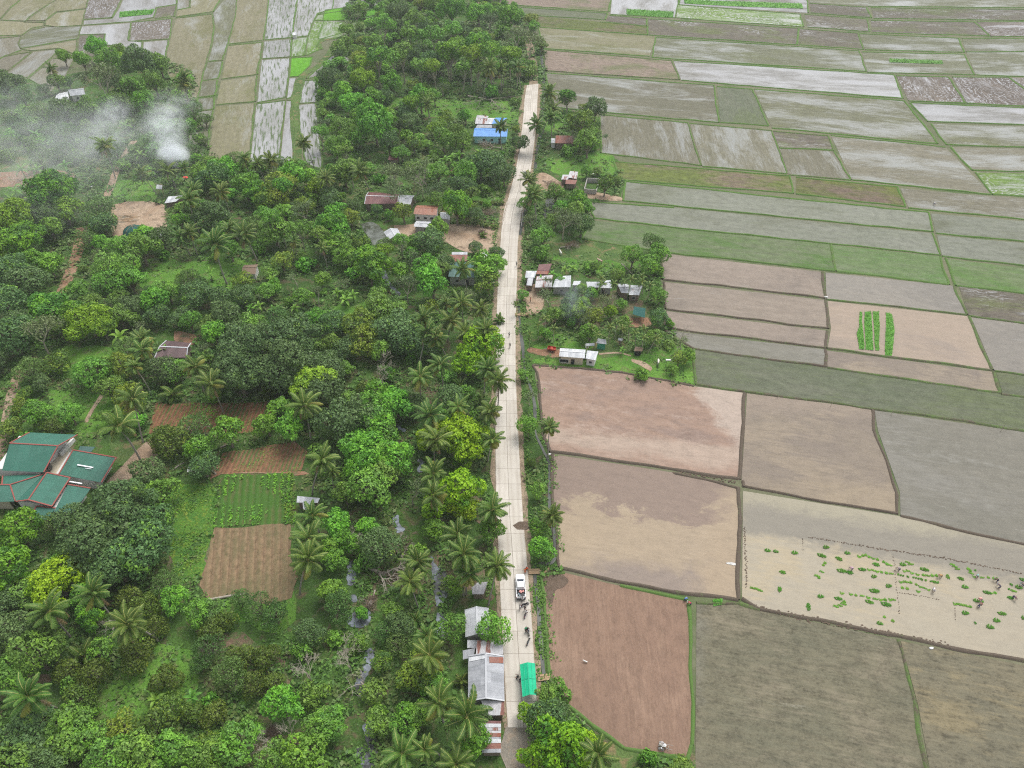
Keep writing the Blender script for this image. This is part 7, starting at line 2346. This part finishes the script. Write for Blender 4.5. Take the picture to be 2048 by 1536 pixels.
# trellis
q = P(398, 872)
root = empty('trellis', q, 'grey bamboo trellis frame between two round garden trees', 'trellis')
for i in range(5):
    mb = MB(); mb.tube([(q.x - 2.2 + i * 1.1, q.y - 1.4, 2), (q.x - 2.2 + i * 1.1 + .2, q.y + 1.4, 2.05)], .05, 5); part('crosspiece', mb, M['deadwood'], root)
for i in range(3):
    mb = MB(); mb.tube([(q.x - 2.6, q.y - 1.2 + i * 1.2, 2.08), (q.x + 2.8, q.y - 1.2 + i * 1.2, 2.1)], .05, 5); part('rail', mb, M['deadwood'], root)
for sx in (-2.4, 2.4):
    for sy in (-1.2, 1.2):
        mb = MB(); mb.tube([(q.x + sx, q.y + sy, 0), (q.x + sx, q.y + sy, 2.1)], .06, 5); part('post', mb, M['deadwood'], root)

# slim stakes on the bund, poles of the line by the road
for i, (x, y) in enumerate(((1555, 796), (1661, 813), (1782, 830), (2001, 863))):
    c = P(x, y)
    mb = MB(); mb.tube([(c.x, c.y, -.1), (c.x + .05, c.y, 1.5), (c.x + .25, c.y + .1, 2.6)], [.06, .05, .03], 5)
    single('bund_stake', mb, M['palebark'], f'thin pale stake, {("first", "second", "third", "fourth")[i]} along the long green bund from the hamlet', 'stake', 'stakes along the bund', loc=c)
for i, (x, y, hgt) in enumerate(((1040, 383, 0), (1018, 356, 0), (1060, 455, 0), (1046, 455, 0), (988, 600, 0), (990, 530, 0))):
    if i in (0, 1, 4):
        c = P(x, y)
        root = empty('utility_pole', c, ('slim grey pole leaning beside palms at the road bend', 'slim dark pole on the wooded side of the road bend', 'slim pole at the road edge below the teal roofed house')[(0, 1, 4).index(i)], 'pole')
        mb = MB(); mb.tube([(c.x, c.y, -.2), (c.x, c.y, 6.5)], [.11, .07], 7); part('post', mb, M['concrete'], root)
        mb = MB(); mb.box((c.x, c.y, 6.2), (1.0, .09, .09)); part('crossarm', mb, M['wood'], root)
# footbridges over the canal
for i, (x, y, L, deg) in enumerate(((1070, 1144, 2.6, 2), (1088, 1356, 2.2, 8), (1044, 630, 4.0, 0), (1093, 1139, 1.6, 50))):
    c = P(x, y)
    root = empty('footbridge', c, ('plank footbridge over the canal beside the pickup', 'plank footbridge over the canal near the green canopy tent', 'broad plank bridge over the canal to the east hamlet', 'short plank laid over the canal corner of the wet mud')[i], 'bridge')
    for k in range(3 if i != 3 else 1):
        mb = MB(); mb.box((c.x, c.y + (k - 1) * .42, .28), (L, .36, .07), Matrix.Rotation(R_(deg), 3, 'Z')); part('plank', mb, M['wood'], root)

# ------------------------------------------------------------------ rice seedlings
srd = random.Random(12)


def tufts(n, spread, h, seed, mat):
    rd = random.Random(seed)
    mb = MB()
    for _ in range(n):
        a = rd.uniform(0, 6.28); r = math.sqrt(rd.random())
        p = Vector((spread[0] * r * math.cos(a), spread[1] * r * math.sin(a), 0))
        for _ in range(9):
            d = Vector((rd.gauss(0, .55), rd.gauss(0, .55), 1)).normalized()
            q = p + Vector((rd.gauss(0, .07), rd.gauss(0, .07), h * rd.uniform(.25, .8)))
            quad_leaf(mb, q, Vector((rd.gauss(0, .8), rd.gauss(0, .8), 1)).normalized(), rd.uniform(.10, .22), rd)
    return mb.mesh('seedling_heap', M[mat])


BUN = [tufts(34, (.85, .38), .42, 1, 'seed'), tufts(30, (.7, .45), .42, 2, 'seed'), tufts(42, (1.05, .42), .45, 3, 'seed')]
SMALL = [tufts(9, (.28, .26), .35, 4, 'seed'), tufts(8, (.3, .22), .3, 5, 'seed')]
LOOSE = [tufts(12, (.45, .3), .25, 6, 'seedl'), tufts(14, (.6, .26), .22, 7, 'seedl'), tufts(9, (.3, .3), .22, 8, 'seedl')]
KA = 568 / 2048
HEAPS = []


def heap(px, py, kind, deg=None):
    src = {'B': BUN, 'S': SMALL, 'L': LOOSE}[kind]
    o = link('seedling_heap', src[srd.randrange(len(src))])
    o.location = P(px, py, 0.055)
    o.rotation_euler = (0, 0, R_(srd.uniform(-25, 5) if deg is None else deg))
    s_ = srd.uniform(.74, .95)
    o.scale = (s_, s_, s_ * .6)
    o['category'] = 'seedlings'
    HEAPS.append((o, kind))
    return o


for x, y in ((195, 183), (255, 190), (390, 200), (617, 160), (588, 222), (770, 202), (714, 245), (982, 286), (732, 332), (792, 344), (880, 322), (962, 372), (1068, 440), (968, 477), (308, 342), (286, 464), (577, 515), (708, 532), (932, 556), (1052, 574), (494, 592), (1004, 708),
             (1170, 284), (1330, 322), (1498, 376), (1592, 388), (1618, 446), (1780, 488), (1700, 545), (1620, 634), (1888, 640), (1845, 688), (1798, 734), (2045, 670), (1950, 526), (2046, 398), (2005, 448)):
    heap(1480 + x * KA, 1050 + y * KA, 'B', 75 if (x, y) in ((286, 464), (494, 592), (1498, 376)) else None)
for x, y in ((1694, 706), (1750, 552), (1952, 430), (1852, 384), (1940, 462), (1698, 326), (1305, 316), (1142, 356), (1160, 362), (1178, 366), (1208, 373), (1252, 378), (1270, 382), (1288, 386), (1306, 392), (1340, 398), (1376, 406), (1392, 410), (1408, 412), (1428, 414)):
    heap(1480 + x * KA, 1050 + y * KA, 'S')
for x, y in ((860, 226), (885, 222), (905, 218), (930, 232), (960, 240), (990, 250), (1035, 268), (1060, 284), (1080, 290), (600, 290), (612, 275), (588, 338), (555, 368), (568, 382), (735, 490), (800, 498), (835, 508), (880, 512), (925, 522), (975, 534), (1015, 538), (1045, 540), (1085, 538), (1105, 540),
             (690, 588), (720, 582), (745, 570), (750, 555), (1040, 664), (1100, 692), (90, 456), (120, 462), (145, 474), (930, 322), (960, 328), (990, 334), (1020, 342), (1055, 348), (1090, 352), (1185, 332), (1210, 328), (1230, 284), (1205, 268), (1240, 345), (1280, 356), (1320, 362), (1350, 366), (1385, 366), (1415, 366),
             (1160, 410), (1195, 412), (1230, 416), (1270, 430), (1300, 444), (1330, 456), (1360, 466), (1170, 454), (1205, 460), (1285, 478), (1530, 286), (1548, 300), (1566, 318), (1645, 318), (1660, 330), (1665, 348), (1688, 372), (1550, 568), (1575, 572), (1600, 578), (1630, 584), (1660, 590), (1810, 490), (1838, 490), (1978, 480), (1745, 380), (1790, 380), (1830, 386), (1968, 474)):
    heap(1480 + x * KA, 1050 + y * KA, 'L')


def seed_bed(name, px, h, label, mat='bed', dens=26, blade=.19):
    ring = [P(*q) for q in px]
    c = sum(ring, Vector()) / len(ring)
    rd = random.Random(int(px[0][0]))
    mb = MB()
    rr = jig(ring, .8, .16, 3)
    flat_poly(mb, rr, .16)
    x0, x1, y0, y1 = min(p.x for p in ring), max(p.x for p in ring), min(p.y for p in ring), max(p.y for p in ring)
    n = int((x1 - x0) * (y1 - y0) * dens)
    for _ in range(min(n, 14000)):
        p = Vector((rd.uniform(x0, x1), rd.uniform(y0, y1), 0))
        if inside(p, rr):
            quad_leaf(mb, p + Vector((0, 0, .17 + rd.random() * h)), Vector((rd.gauss(0, .5), rd.gauss(0, .5), 1)).normalized(), blade * rd.uniform(.7, 1.3), rd)
    o = link(name, mb.mesh(name, M[mat], off=c), None, c)
    tag(o, label, 'seedbed', 'nursery beds of rice seedlings')
    return o


b6 = lambda *p: C6(list(p))
seed_bed('seedling_bed', b6((1086, 360), (1100, 365), (1104, 450), (1110, 585), (1080, 582), (1066, 490), (1085, 450)), .4, 'narrow dented bed of vivid rice seedlings, first of four from the road')
seed_bed('seedling_bed', b6((1115, 362), (1154, 362), (1164, 590), (1116, 585)), .4, 'widest straight bed of vivid rice seedlings, second of four from the road')
seed_bed('seedling_bed', b6((1163, 362), (1200, 362), (1200, 590), (1176, 590)), .4, 'straight bed of vivid rice seedlings, third of four from the road')
seed_bed('seedling_bed', b6((1238, 367), (1270, 375), (1290, 480), (1276, 620), (1235, 620)), .4, 'separate darker bed of rice seedlings, last of four from the road')
seed_bed('seedling_bed', C3([(1258, 345), (1570, 357), (1575, 376), (1260, 366)]), .5, 'thin lime seedling strip alone in a far grey paddy', dens=5, blade=.4)
seed_bed('seedling_bed', T(650, 0, [(1765, 55), (2040, 70), (2036, 105), (1765, 86)]), .5, 'bright seedling bed in white water at the far top of the fields', dens=4, blade=.45)
seed_bed('seedling_bed', C3([(60, 0), (745, 22), (758, 52), (400, 40), (60, 22)]), .5, 'long bright seedling strip in the farthest flooded paddy', dens=3, blade=.5)
seed_bed('seedling_bed', C1([(703, 70), (904, 56), (890, 84), (696, 103)]), .5, 'bright seedling strip in far water beyond the smoke', dens=4, blade=.45)
seed_bed('seedling_bed', T(1348, 1016, [(228, 540), (285, 535), (285, 572), (232, 580)]), .4, 'small bright leafy clump at the bund beside the crimson shirted person')

# foot lines trodden in the planting mud
def footline(px, n, amp=.12, size=.3):
    size *= .62
    mb = MB()
    pts = [P(*q) for q in px]
    tot = sum((pts[i + 1] - pts[i]).length for i in range(len(pts) - 1))
    rd = random.Random(n)
    step = tot / n
    for i in range(len(pts) - 1):
        L = (pts[i + 1] - pts[i]).length
        for k in range(int(L / step)):
            p = pts[i].lerp(pts[i + 1], (k + rd.random() * .5) * step / L) + Vector((rd.gauss(0, amp), rd.gauss(0, amp), 0))
            s = size * rd.uniform(.6, 1.3)
            rg_ = [p + Vector((math.cos(a) * s * rd.uniform(.7, 1.2), math.sin(a) * s * .6 * rd.uniform(.7, 1.2), 0)) for a in [j * math.pi / 3 for j in range(6)]]
            mb.prism([(q.x, q.y) for q in rg_], .02, .09 + rd.random() * .05)
    return struct('trodden_mud', mb, M['wetmud'], kind='stuff')


a9 = lambda pts: T(1480, 1050, pts, KA)
footline(a9([(490, 90), (650, 115), (1090, 185), (1500, 245), (2048, 355)]), 150)
footline(a9([(1105, 225), (1120, 380), (1150, 650)]), 34, .1, .18)
footline(a9([(1150, 490), (1290, 510), (1440, 540)]), 30, .08, .2)
footline(a9([(450, 95), (452, 190)]), 14, .08, .14)
footline(a9([(1545, 580), (1555, 690)]), 16, .08, .14)
footline(a9([(1225, 805), (1300, 820), (1500, 860)]), 24, .15, .3)
footline(a9([(30, 20), (40, 240), (44, 460)]), 90, .12, .22)
footline(a9([(90, 590), (300, 640), (700, 715), (1160, 795)]), 150, .35, .4)
footline(T(1348, 500, [(0, 1300), (370, 1360)]), 60, .3, .4)

# ------------------------------------------------------------------ dead wood, brush, animals
def log(px, py, px2, py2, r, label, mat='deadwood', cat='log'):
    a, b = P(px, py, r), P(px2, py2, r)
    mb = MB(); m = a.lerp(b, .5) + Vector((0, .1, .05)); mb.tube([a, m, b], [r, r * .9, r * .7], 8)
    return single('log', mb, M[mat], label, cat, loc=(a.x, a.y, 0))
log(417, 1200, 495, 1187, .28, 'long pale log lying along the lower edge of the dry plot')
log(345, 1090 - 150, 368, 925, .2, 'pale log lying between the green roofed house and the white table')
log(432, 948, 418, 938, .2, 'short pale log at the corner of the furrowed plot')
log(440, 895, 478, 880, .18, 'thin pole lying across the furrowed garden path')
log(1243, 527, 1268, 552, .15, 'thin pale fallen pole leaning in the hamlet scrub')
log(245, 845, 230, 868, .1, 'thin pole lying beside the coconut palms by the green roofs')


def fallen(px, py, px2, py2, label, seed, k=4, r=.3, brush=True, mat='deadwood'):
    """a felled tree: its trunk on the ground, limbs spread, brush around"""
    a, b = P(px, py, .4), P(px2, py2, .6)
    root = empty('fallen_tree', (a.x, a.y, 0), label, 'fallen tree')
    L = (b - a).length
    d = (b - a).normalized()
    mb = MB(); mb.tube([a, a.lerp(b, .35), a.lerp(b, .6)], [r, r * .8, r * .6], 8); part('trunk', mb, M[mat], root)
    rd = random.Random(seed)
    for i in range(k):
        mb = MB()
        s = a.lerp(b, .35 + .25 * rd.random())
        def grow(p, dd, l, rr, n):
            e = p + dd * l
            e.z = max(.15, min(e.z, 2.6))
            mb.tube([p, p.lerp(e, .5) + Vector((rd.uniform(-.2, .2), rd.uniform(-.2, .2), rd.uniform(0, .3))), e], [rr, rr * .8, rr * .55], 5, cap=False)
            if n:
                for _ in range(3):
                    grow(e, (dd + Vector((rd.gauss(0, .5), rd.gauss(0, .5), rd.gauss(0, .35)))).normalized(), l * .7, rr * .5, n - 1)
        grow(s, (d + Vector((rd.gauss(0, .6), rd.gauss(0, .6), rd.uniform(0, .5)))).normalized(), L * .3, r * .5, 3)
        part('limb', mb, M[mat], root)
    if brush:
        mb = MB()
        for _ in range(260):
            p = a.lerp(b, rd.uniform(.45, 1.05)) + Vector((rd.gauss(0, L * .16), rd.gauss(0, L * .16), rd.uniform(.1, .9)))
            dd = Vector((rd.gauss(0, 1), rd.gauss(0, 1), rd.gauss(0, .4))).normalized() * rd.uniform(.4, 1.3)
            mb.tube([p - dd * .5, p + dd * .5], [.035, .015], 3, cap=False)
        part('brush', mb, M['brush'], root)['kind'] = 'stuff'
    return root
fallen(728, 1130, 800, 1165, 'big felled tree with broken orange stump end beside the stream', 3, 6, .45)
fallen(760, 1115, 818, 1090, 'bleached bundle of felled branches above the broken stump tree', 5, 5, .3)
fallen(750, 1180, 742, 1215, 'small bare fallen branch sprays below the felled stream tree', 9, 3, .18)
fallen(936, 192, 1010, 205, 'bleached fallen tree lying on the far grass clearing', 11, 5, .4, False)
fallen(840, 292, 812, 290, 'grey heap of felled branches short of the blue roofed house', 15, 4, .2)
fallen(1006, 297, 965, 290, 'felled branch heap in front of the blue roofed house', 17, 5, .25)
fallen(940, 425, 990, 425, 'brown cut brush heap inside the hedged roadside garden', 19, 4, .15)
fallen(975, 464, 960, 466, 'low dark brush heap on the dirt yard beside the road', 21, 2, .12)
fallen(1120, 495, 1150, 490, 'pale fallen branch heap on the rough grass east of the road', 23, 4, .2)
fallen(985, 70, 1030, 58, 'grey bare fallen crown in the far clearing beneath thin trees', 25, 4, .25, False)
fallen(690, 1085, 715, 1060, 'crooked bare limb fallen over the upper stream bend', 27, 3, .22, False)
fallen(560, 1490, 540, 1460, 'brown brush heap in the near orchard undergrowth', 29, 3, .15)
fallen(260, 675 + 540, 200, 1290, 'dry forked branches fallen under three near coconut palms', 31, 3, .15, False)
fallen(1085, 360, 1110, 372, 'charred black brush in the burnt yard beside patched sheds', 33, 3, .15)
fallen(755, 1400, 700, 1340, 'pale thin trunk fallen across the lower stream', 35, 2, .2, False)


def cow(px, py, deg, label, col):
    """an animal in one continuous skin: deep chest, neck, head, jointed legs, tail"""
    V = [(0, -.55, 1.05), (0, 0, 1.0), (0, .55, 1.05), (0, .85, 1.25), (0, 1.08, 1.33), (0, 1.32, 1.18)]
    E = [(0, 1), (1, 2), (2, 3), (3, 4), (4, 5)]
    Rr = [(.25, .27), (.30, .32), (.26, .31), (.16, .2), .13, .085]
    for s in (-1, 1):
        for y, kn in ((.5, .03), (-.55, -.08)):
            b0 = 2 if y > 0 else 0
            V += [(s * .18, y, .78), (s * .17, y + kn, .42), (s * .17, y + (.0 if y > 0 else -.02), .06)]
            n = len(V); E += [(b0, n - 3), (n - 3, n - 2), (n - 2, n - 1)]; Rr += [.12, .06, .055]
        V.append((s * .2, 1.04, 1.42)); E.append((4, len(V) - 1)); Rr.append(.04)
    V += [(0, -.85, 1.0), (0, -.9, .55)]; n = len(V); E += [(0, n - 2), (n - 2, n - 1)]; Rr += [.035, .03]
    me = skinned('cow', V, E, Rr, plain('hide_' + str(int(col[0] * 99)), col, .8), 1)
    o = link('cow', me, None, P(px, py, 0)); o.rotation_euler = (0, 0, R_(deg))
    return tag(o, label, 'cow')
cow(1200, 526, 60, 'pinkish tan cow on the rough grass above the east hamlet', (.48, .34, .27))
cow(1121, 509, 20, 'white cow near fallen branches on the rough grass east of the road', (.68, .65, .6))
cow(1316, 727, 170, 'white cow standing near the grass corner by the signboard', (.66, .62, .55))
cow(1171, 1325, 70, 'small white calf alone on the tilled brown field', (.7, .68, .65)).scale = (.45, .45, .45)
cow(1652, 597, 90, 'small white goat at the bund corner above the seedling beds', (.8, .78, .75)).scale = (.6, .6, .6)

# lumber on the dirt yard, red tarp by the fire, litter of the yards
lp = P(255, 438)
root = empty('lumber_stack', lp, 'pale sawn boards laid out on the dirt yard beyond the teal net dome', 'lumber')
rd = random.Random(4)
for i in range(26):
    mb = MB(); mb.box((lp.x + rd.uniform(-2.5, 2.8), lp.y - 2.4 + i * .19, .1 + rd.random() * .15), (rd.uniform(2.2, 4.2), .14, .05), Matrix.Rotation(rd.uniform(-.12, .2), 3, 'Z')); part('board', mb, M['wood'] if i % 3 else M['palebark'], root)
p = P(371, 357)
mb = MB(); mb.ball((p.x, p.y, .3), (1.1, .8, .45), 0, 12, 6)
single('red_cover', mb, plain('red_cloth', (.75, .09, .06), .8), 'red cloth cover on a heap beside the smoking fire', 'cover', loc=(p.x, p.y, 0), smooth=True)
p = P(352, 338)
root = empty('smouldering_heap', p, 'grey smouldering heap of burning straw giving off the white smoke', 'fire')
mb = MB()
for i in range(160):
    a = rd.uniform(0, 6.28); r = 2.2 * math.sqrt(rd.random()); q = Vector((p.x + r * math.cos(a), p.y + r * math.sin(a), .1 + (2.2 - r) * .35 * rd.random()))
    dd = Vector((rd.gauss(0, 1), rd.gauss(0, 1), rd.gauss(0, .3))).normalized() * .6
    mb.tube([q - dd, q + dd], [.08, .03], 3)
part('straw', mb, M['deadwood'], root)
for x, y, lb in ((1862, 1297 - 0, 'white bag on the bund below the planting field'), (1044, 902 + 2, 'x'), (1098, 909, 'white bag at the canal corner of the peach field'), (107, 229, 'white tub among smoky bushes'), (183, 374, 'cream board in the smoky clearing by the dirt track'), (815, 480, 'white float on the fish pond'), (1153, 707, 'x'), (1186, 348, 'white sack pile by the olive field edge'), (1128, 305, 'white tub behind the burnt yard')):
    if lb == 'x':
        continue
    q = P(x, y)
    mb = MB(); mb.ball((q.x, q.y, .14), (.42, .26, .16), 0, 9, 5); mb.ball((q.x + .3, q.y + .12, .12), (.2, .16, .12), 0, 7, 4)
    single('bag', mb, M['whiteplastic'], lb, 'bag', loc=(q.x, q.y, 0), smooth=True)

# fence of posts along the wooded road bend, hedge rows
def hedge(pts, w, h, label, mat='olive'):
    rd = random.Random(int(pts[0][0]))
    line = smooth_line([P(*q) for q in pts], 6)
    mb = MB()
    for i in range(len(line) - 1):
        L = (line[i + 1] - line[i]).length
        for _ in range(int(L * 95)):
            p = line[i].lerp(line[i + 1], rd.random()) + Vector((rd.gauss(0, w * .35), rd.gauss(0, w * .35), h * (1 - .6 * rd.random() ** 2)))
            quad_leaf(mb, p, Vector((rd.gauss(0, .7), rd.gauss(0, .7), 1)).normalized(), rd.uniform(.2, .4), rd)
    return single('hedge', mb, M[mat], label, 'hedge', loc=tuple(line[0]))
hedge([(915, 448), (955, 452), (996, 458)], 1.2, 1.2, 'trimmed olive hedge between brush garden and dirt yard')
hedge([(905, 405), (960, 408), (1008, 410)], 1.0, 1.0, 'thin olive hedge along the far side of the brush garden')
hedge([(14, 1048 - 180), (30, 840), (46, 800), (56, 765)], 1.6, 1.6, 'yellow green hedge along the dirt track by the green roofed house', 'yellow')
for i, (x0, y0, x1, y1) in enumerate(((1005, 450, 1020, 384), (1022, 378, 1034, 318))):
    a, b = P(x0, y0), P(x1, y1)
    root = empty('roadside_fence', a, ('low post and rail fence at the wooded side of the lower road bend', 'low post and rail fence at the wooded side of the upper road bend')[i], 'fence')
    n = int((b - a).length / 2.2)
    for k in range(n + 1):
        p = a.lerp(b, k / n); mb = MB(); mb.tube([(p.x, p.y, -.1), (p.x, p.y, 1.1)], .06, 5); part('post', mb, M['wood'], root)
    mb = MB(); mb.tube([a + Vector((0, 0, .95)), b + Vector((0, 0, .95))], .035, 4); part('rail', mb, M['wood'], root)
# canal parapet by the bend
a, b = P(1043, 455), P(1046, 420)
mb = MB(); bar(mb, a + Vector((0, 0, .4)), b + Vector((0, 0, .4)), .2, .8); single('parapet', mb, M['concrete'], 'white concrete parapet between road and canal at the bend', 'parapet', loc=tuple(a))
# ------------------------------------------------------------------ smoke and haze
def smoke(px, py, zc, size, dens, seed, scale, fall=1.0, thr=.45, tint=(.955, .98, .998)):
    c = P(px, py, zc)
    bpy.ops.mesh.primitive_ico_sphere_add(subdivisions=3, radius=1.0, location=c)
    o = bpy.context.object
    o.name = 'smoke'; o.data.name = 'smoke'
    o.scale = size
    o['kind'] = 'stuff'
    t = NT('smoke_%d' % seed)
    t.n.remove(t.p)
    v = t.new("ShaderNodeVolumePrincipled")
    v.inputs['Color'].default_value = (*tint, 1)
    v.inputs['Anisotropy'].default_value = 0.1
    co = t.coord('Object', (1, 1, 1))
    ln = t.new("ShaderNodeVectorMath", operation='LENGTH'); t.l.new(co, ln.inputs[0])
    f = t.mapr(ln.outputs['Value'], 0.25, 1.0, 1.0, 0.0)
    n = t.noise(t.coord('Object', scale, (seed * 1.7, seed * .7, 0)), 1.0, 4, 0.6, 0.6)
    d = t.math('MULTIPLY', t.mapr(n, thr - .03, thr + .40), t.math('POWER', f, fall))
    t.l.new(t.math('MULTIPLY', d, dens), v.inputs['Density'])
    t.l.new(v.outputs[0], t.out.inputs['Volume'])
    o.data.materials.append(t.mat)
    o.visible_shadow = True
    return o


smoke(346, 312, 4, (7, 6, 5), 2.2, 1, (2.6, 2.6, 1.8), 1.4, .34)
smoke(340, 290, 7, (9, 10, 6), .38, 8, (2.8, 3.0, 1.8), 1.4, .40)
smoke(330, 246, 12, (10, 13, 7),   .30, 2, (2.8, 3.4, 1.8), 1.4, .40)
smoke(342, 208, 16, (13, 13, 6), .12, 3, (3.4, 3.4, 1.8), 1.4, .42)
smoke(222, 228, 12, (8, 15, 7), .17, 4, (3.0, 4.0, 1.8), 1.4, .42)
smoke(205, 276, 9, (17, 20, 7), .09, 9, (3.2, 3.6, 1.8), 1.4, .42)
smoke(110, 272, 10, (46, 40, 10), .03, 5, (4.8, 4.2, 1.6), 1.2, .40)
smoke(40, 205, 11, (40, 34, 9), .022, 6, (4.2, 4.0, 1.6), 1.2, .40)
smoke(110, 335, 11, (56, 50, 12), .018, 10, (4.6, 4.2, 1.6), 1.1, .38)
smoke(1152, 600, 8, (6, 9, 6), .08, 7, (2.0, 2.6, 1.4), 1.0, .42, (.78, .86, .94))

# the air itself
HZ = 0.00014
mb = MB()
mb.box((0, 1050, 74), (4900, 4100, 155))
hz = struct('haze', mb, [], kind='stuff')
t = NT('haze_air')
t.n.remove(t.p)
v = t.new("ShaderNodeVolumePrincipled")
v.inputs['Color'].default_value = (.93, .96, 1.0, 1)
v.inputs['Density'].default_value = HZ
v.inputs['Anisotropy'].default_value = 0.2
t.l.new(v.outputs[0], t.out.inputs['Volume'])
hz.data.materials.append(t.mat)
# ------------------------------------------------------------------ labels that tell repeats apart
for ph, x, y in (('the fish pond', 765, 475), ('the green roofed house', 100, 960), ('the leafy vegetable plot', 508, 1000), ('the dry brown plot', 490, 1120), ('the orange garden plot', 420, 835), ('the furrowed garden plot', 515, 910),
                 ('the yellow flowered patch', 380, 1060), ('the pickup', 1041, 1176), ('the felled stream tree', 765, 1150), ('the lower stream pool', 735, 1490), ('the upper stream pool', 872, 1170), ('the round stream pool', 717, 1240),
                 ('the far grass clearing', 900, 215), ('the smoking fire', 352, 338), ('the dirt yard by the net dome', 270, 430), ('the red earth track', 140, 540), ('the smoky clearing', 120, 330), ('the road end tree', 1111, 1491),
                 ('the grassy orchard lawn', 310, 1370), ('the mown lawn by the hedge', 170, 810), ('the peach field corner', 1085, 745), ('the mauve field corner', 1108, 1040), ('the tilled brown field', 1100, 1300), ('the far road end', 1060, 170),
                 ('the white water field', 590, 120), ('the leaf littered orchard', 500, 1330), ('the dark mango pair', 530, 715), ('the shaded dirt road', 1000, 40), ('the curving earth path', 600, 220), ('the near orchard slope', 250, 1480),
                 ('the bright roadside mango', 958, 695), ('the lower roadside mango', 925, 980), ('the concrete bend', 1025, 430), ('the open orchard grass', 400, 545), ('the grass strip among mangoes', 560, 640)):
    mark(ph, x, y)
ADJ = {'T': 'tall lime crowned tree on bare trunk', 'U': 'tall thin crowned tree with pale trunk', 'L': 'lime flushed mango tree', 'K': 'bright yellow green mango tree', 'D': 'dense dark green mango tree', 'G': 'fresh green leafy tree', 'M': 'mid green leafy tree', 'Y': 'yellowish green tree', 'W': 'feathery dull green tree',
       'O': 'small round olive citrus tree', 'R': 'tidy round crowned green tree', 'S': 'mid green shrub', 's': 'fresh green shrub', 'P': 'thin airy pale tree', 'B': 'leafless pale branched tree', 'C': 'tall coconut palm', 'c': 'yellowing coconut palm',
       'v': 'trunkless young palm', 'A': 'slim areca palm', 'N': 'banana plant with broad leaves'}
GRP = {'L': 'mango trees', 'K': 'mango trees', 'D': 'mango trees', 'O': 'citrus trees of the orchard', 'S': 'shrubs under the trees', 's': 'shrubs under the trees', 'C': 'coconut palms', 'c': 'coconut palms', 'v': 'young palms', 'A': 'areca palms', 'N': 'banana plants', 'P': 'airy trees', 'B': 'leafless trees'}
ORD = ['', 'second ', 'third ', 'fourth ', 'fifth ', 'sixth ', 'seventh ', 'eighth ', 'ninth ', 'tenth ', 'eleventh ', 'twelfth ', 'thirteenth ', 'fourteenth ', 'fifteenth ', 'sixteenth ', 'seventeenth ', 'eighteenth ', 'nineteenth ', 'twentieth ']
buckets = {}
for root, kind, rad in TREES:
    p = root.location
    best = min(LAND, key=lambda q: (q[1] - p).length)
    dv = p - best[1]
    size = 'big ' if rad > 6.2 and kind in 'LKDGMYWP' else ('little ' if rad < 2.4 and kind in 'LKDGMYWP' else '')
    rel = 'beyond' if dv.y > abs(dv.x) else ('before' if -dv.y > abs(dv.x) else ('roadward of' if (dv.x > 0) == (p.x < 3) else 'outward of'))
    buckets.setdefault((size + ADJ[kind], rel, best[0]), []).append((dv.length, root, kind))
for (what, rel, lm), lst in buckets.items():
    lst.sort(key=lambda q: q[0])
    for i, (dd, root, kind) in enumerate(lst):
        o_ = ORD[i] if i < len(ORD) else '%dth ' % (i + 1)
        root['label'] = f"{what}, {o_}closest {rel} {lm}" if len(lst) > 1 else f"{what} {rel} {lm}"
        root['group'] = GRP.get(kind, 'broadleaf trees')
heap_adj = {'B': 'dark green seedling heap', 'S': 'small dark seedling tuft', 'L': 'loose light green seedling clump'}
ref = [('the bund corner by the white bag', P(1484, 1196)), ('the middle foot line', P(1795, 1160)), ('the big green patch', P(1975, 1165)), ('the ochre shirted planter', P(1880, 1152)), ('the lilac shirted planter', P(1730, 1137)), ('the salmon hatted planter', P(1955, 1215)), ('the pale grey planter', P(1866, 1180)),
       ('the long upper foot line', P(1650, 1080)), ('the muddy lower bund', P(1700, 1245)), ('the upper left bund', P(1500, 1100)), ('the plum shirted planter', P(2025, 1197)), ('the teal shirted planter', P(1953, 1153))]
bk = {}
for o, k in HEAPS:
    best = min(ref, key=lambda q: (q[1] - o.location).length)
    bk.setdefault((k, best[0]), []).append(((best[1] - o.location).length, o))
for (k, lm), lst in bk.items():
    lst.sort(key=lambda q: q[0])
    for i, (dd, o) in enumerate(lst):
        o['label'] = f"{heap_adj[k]}, {ORD[i] if i < len(ORD) else str(i + 1) + 'th '}closest to {lm.replace('upper left bund', 'upper bund end')}"
        o['group'] = 'rice seedling heaps'
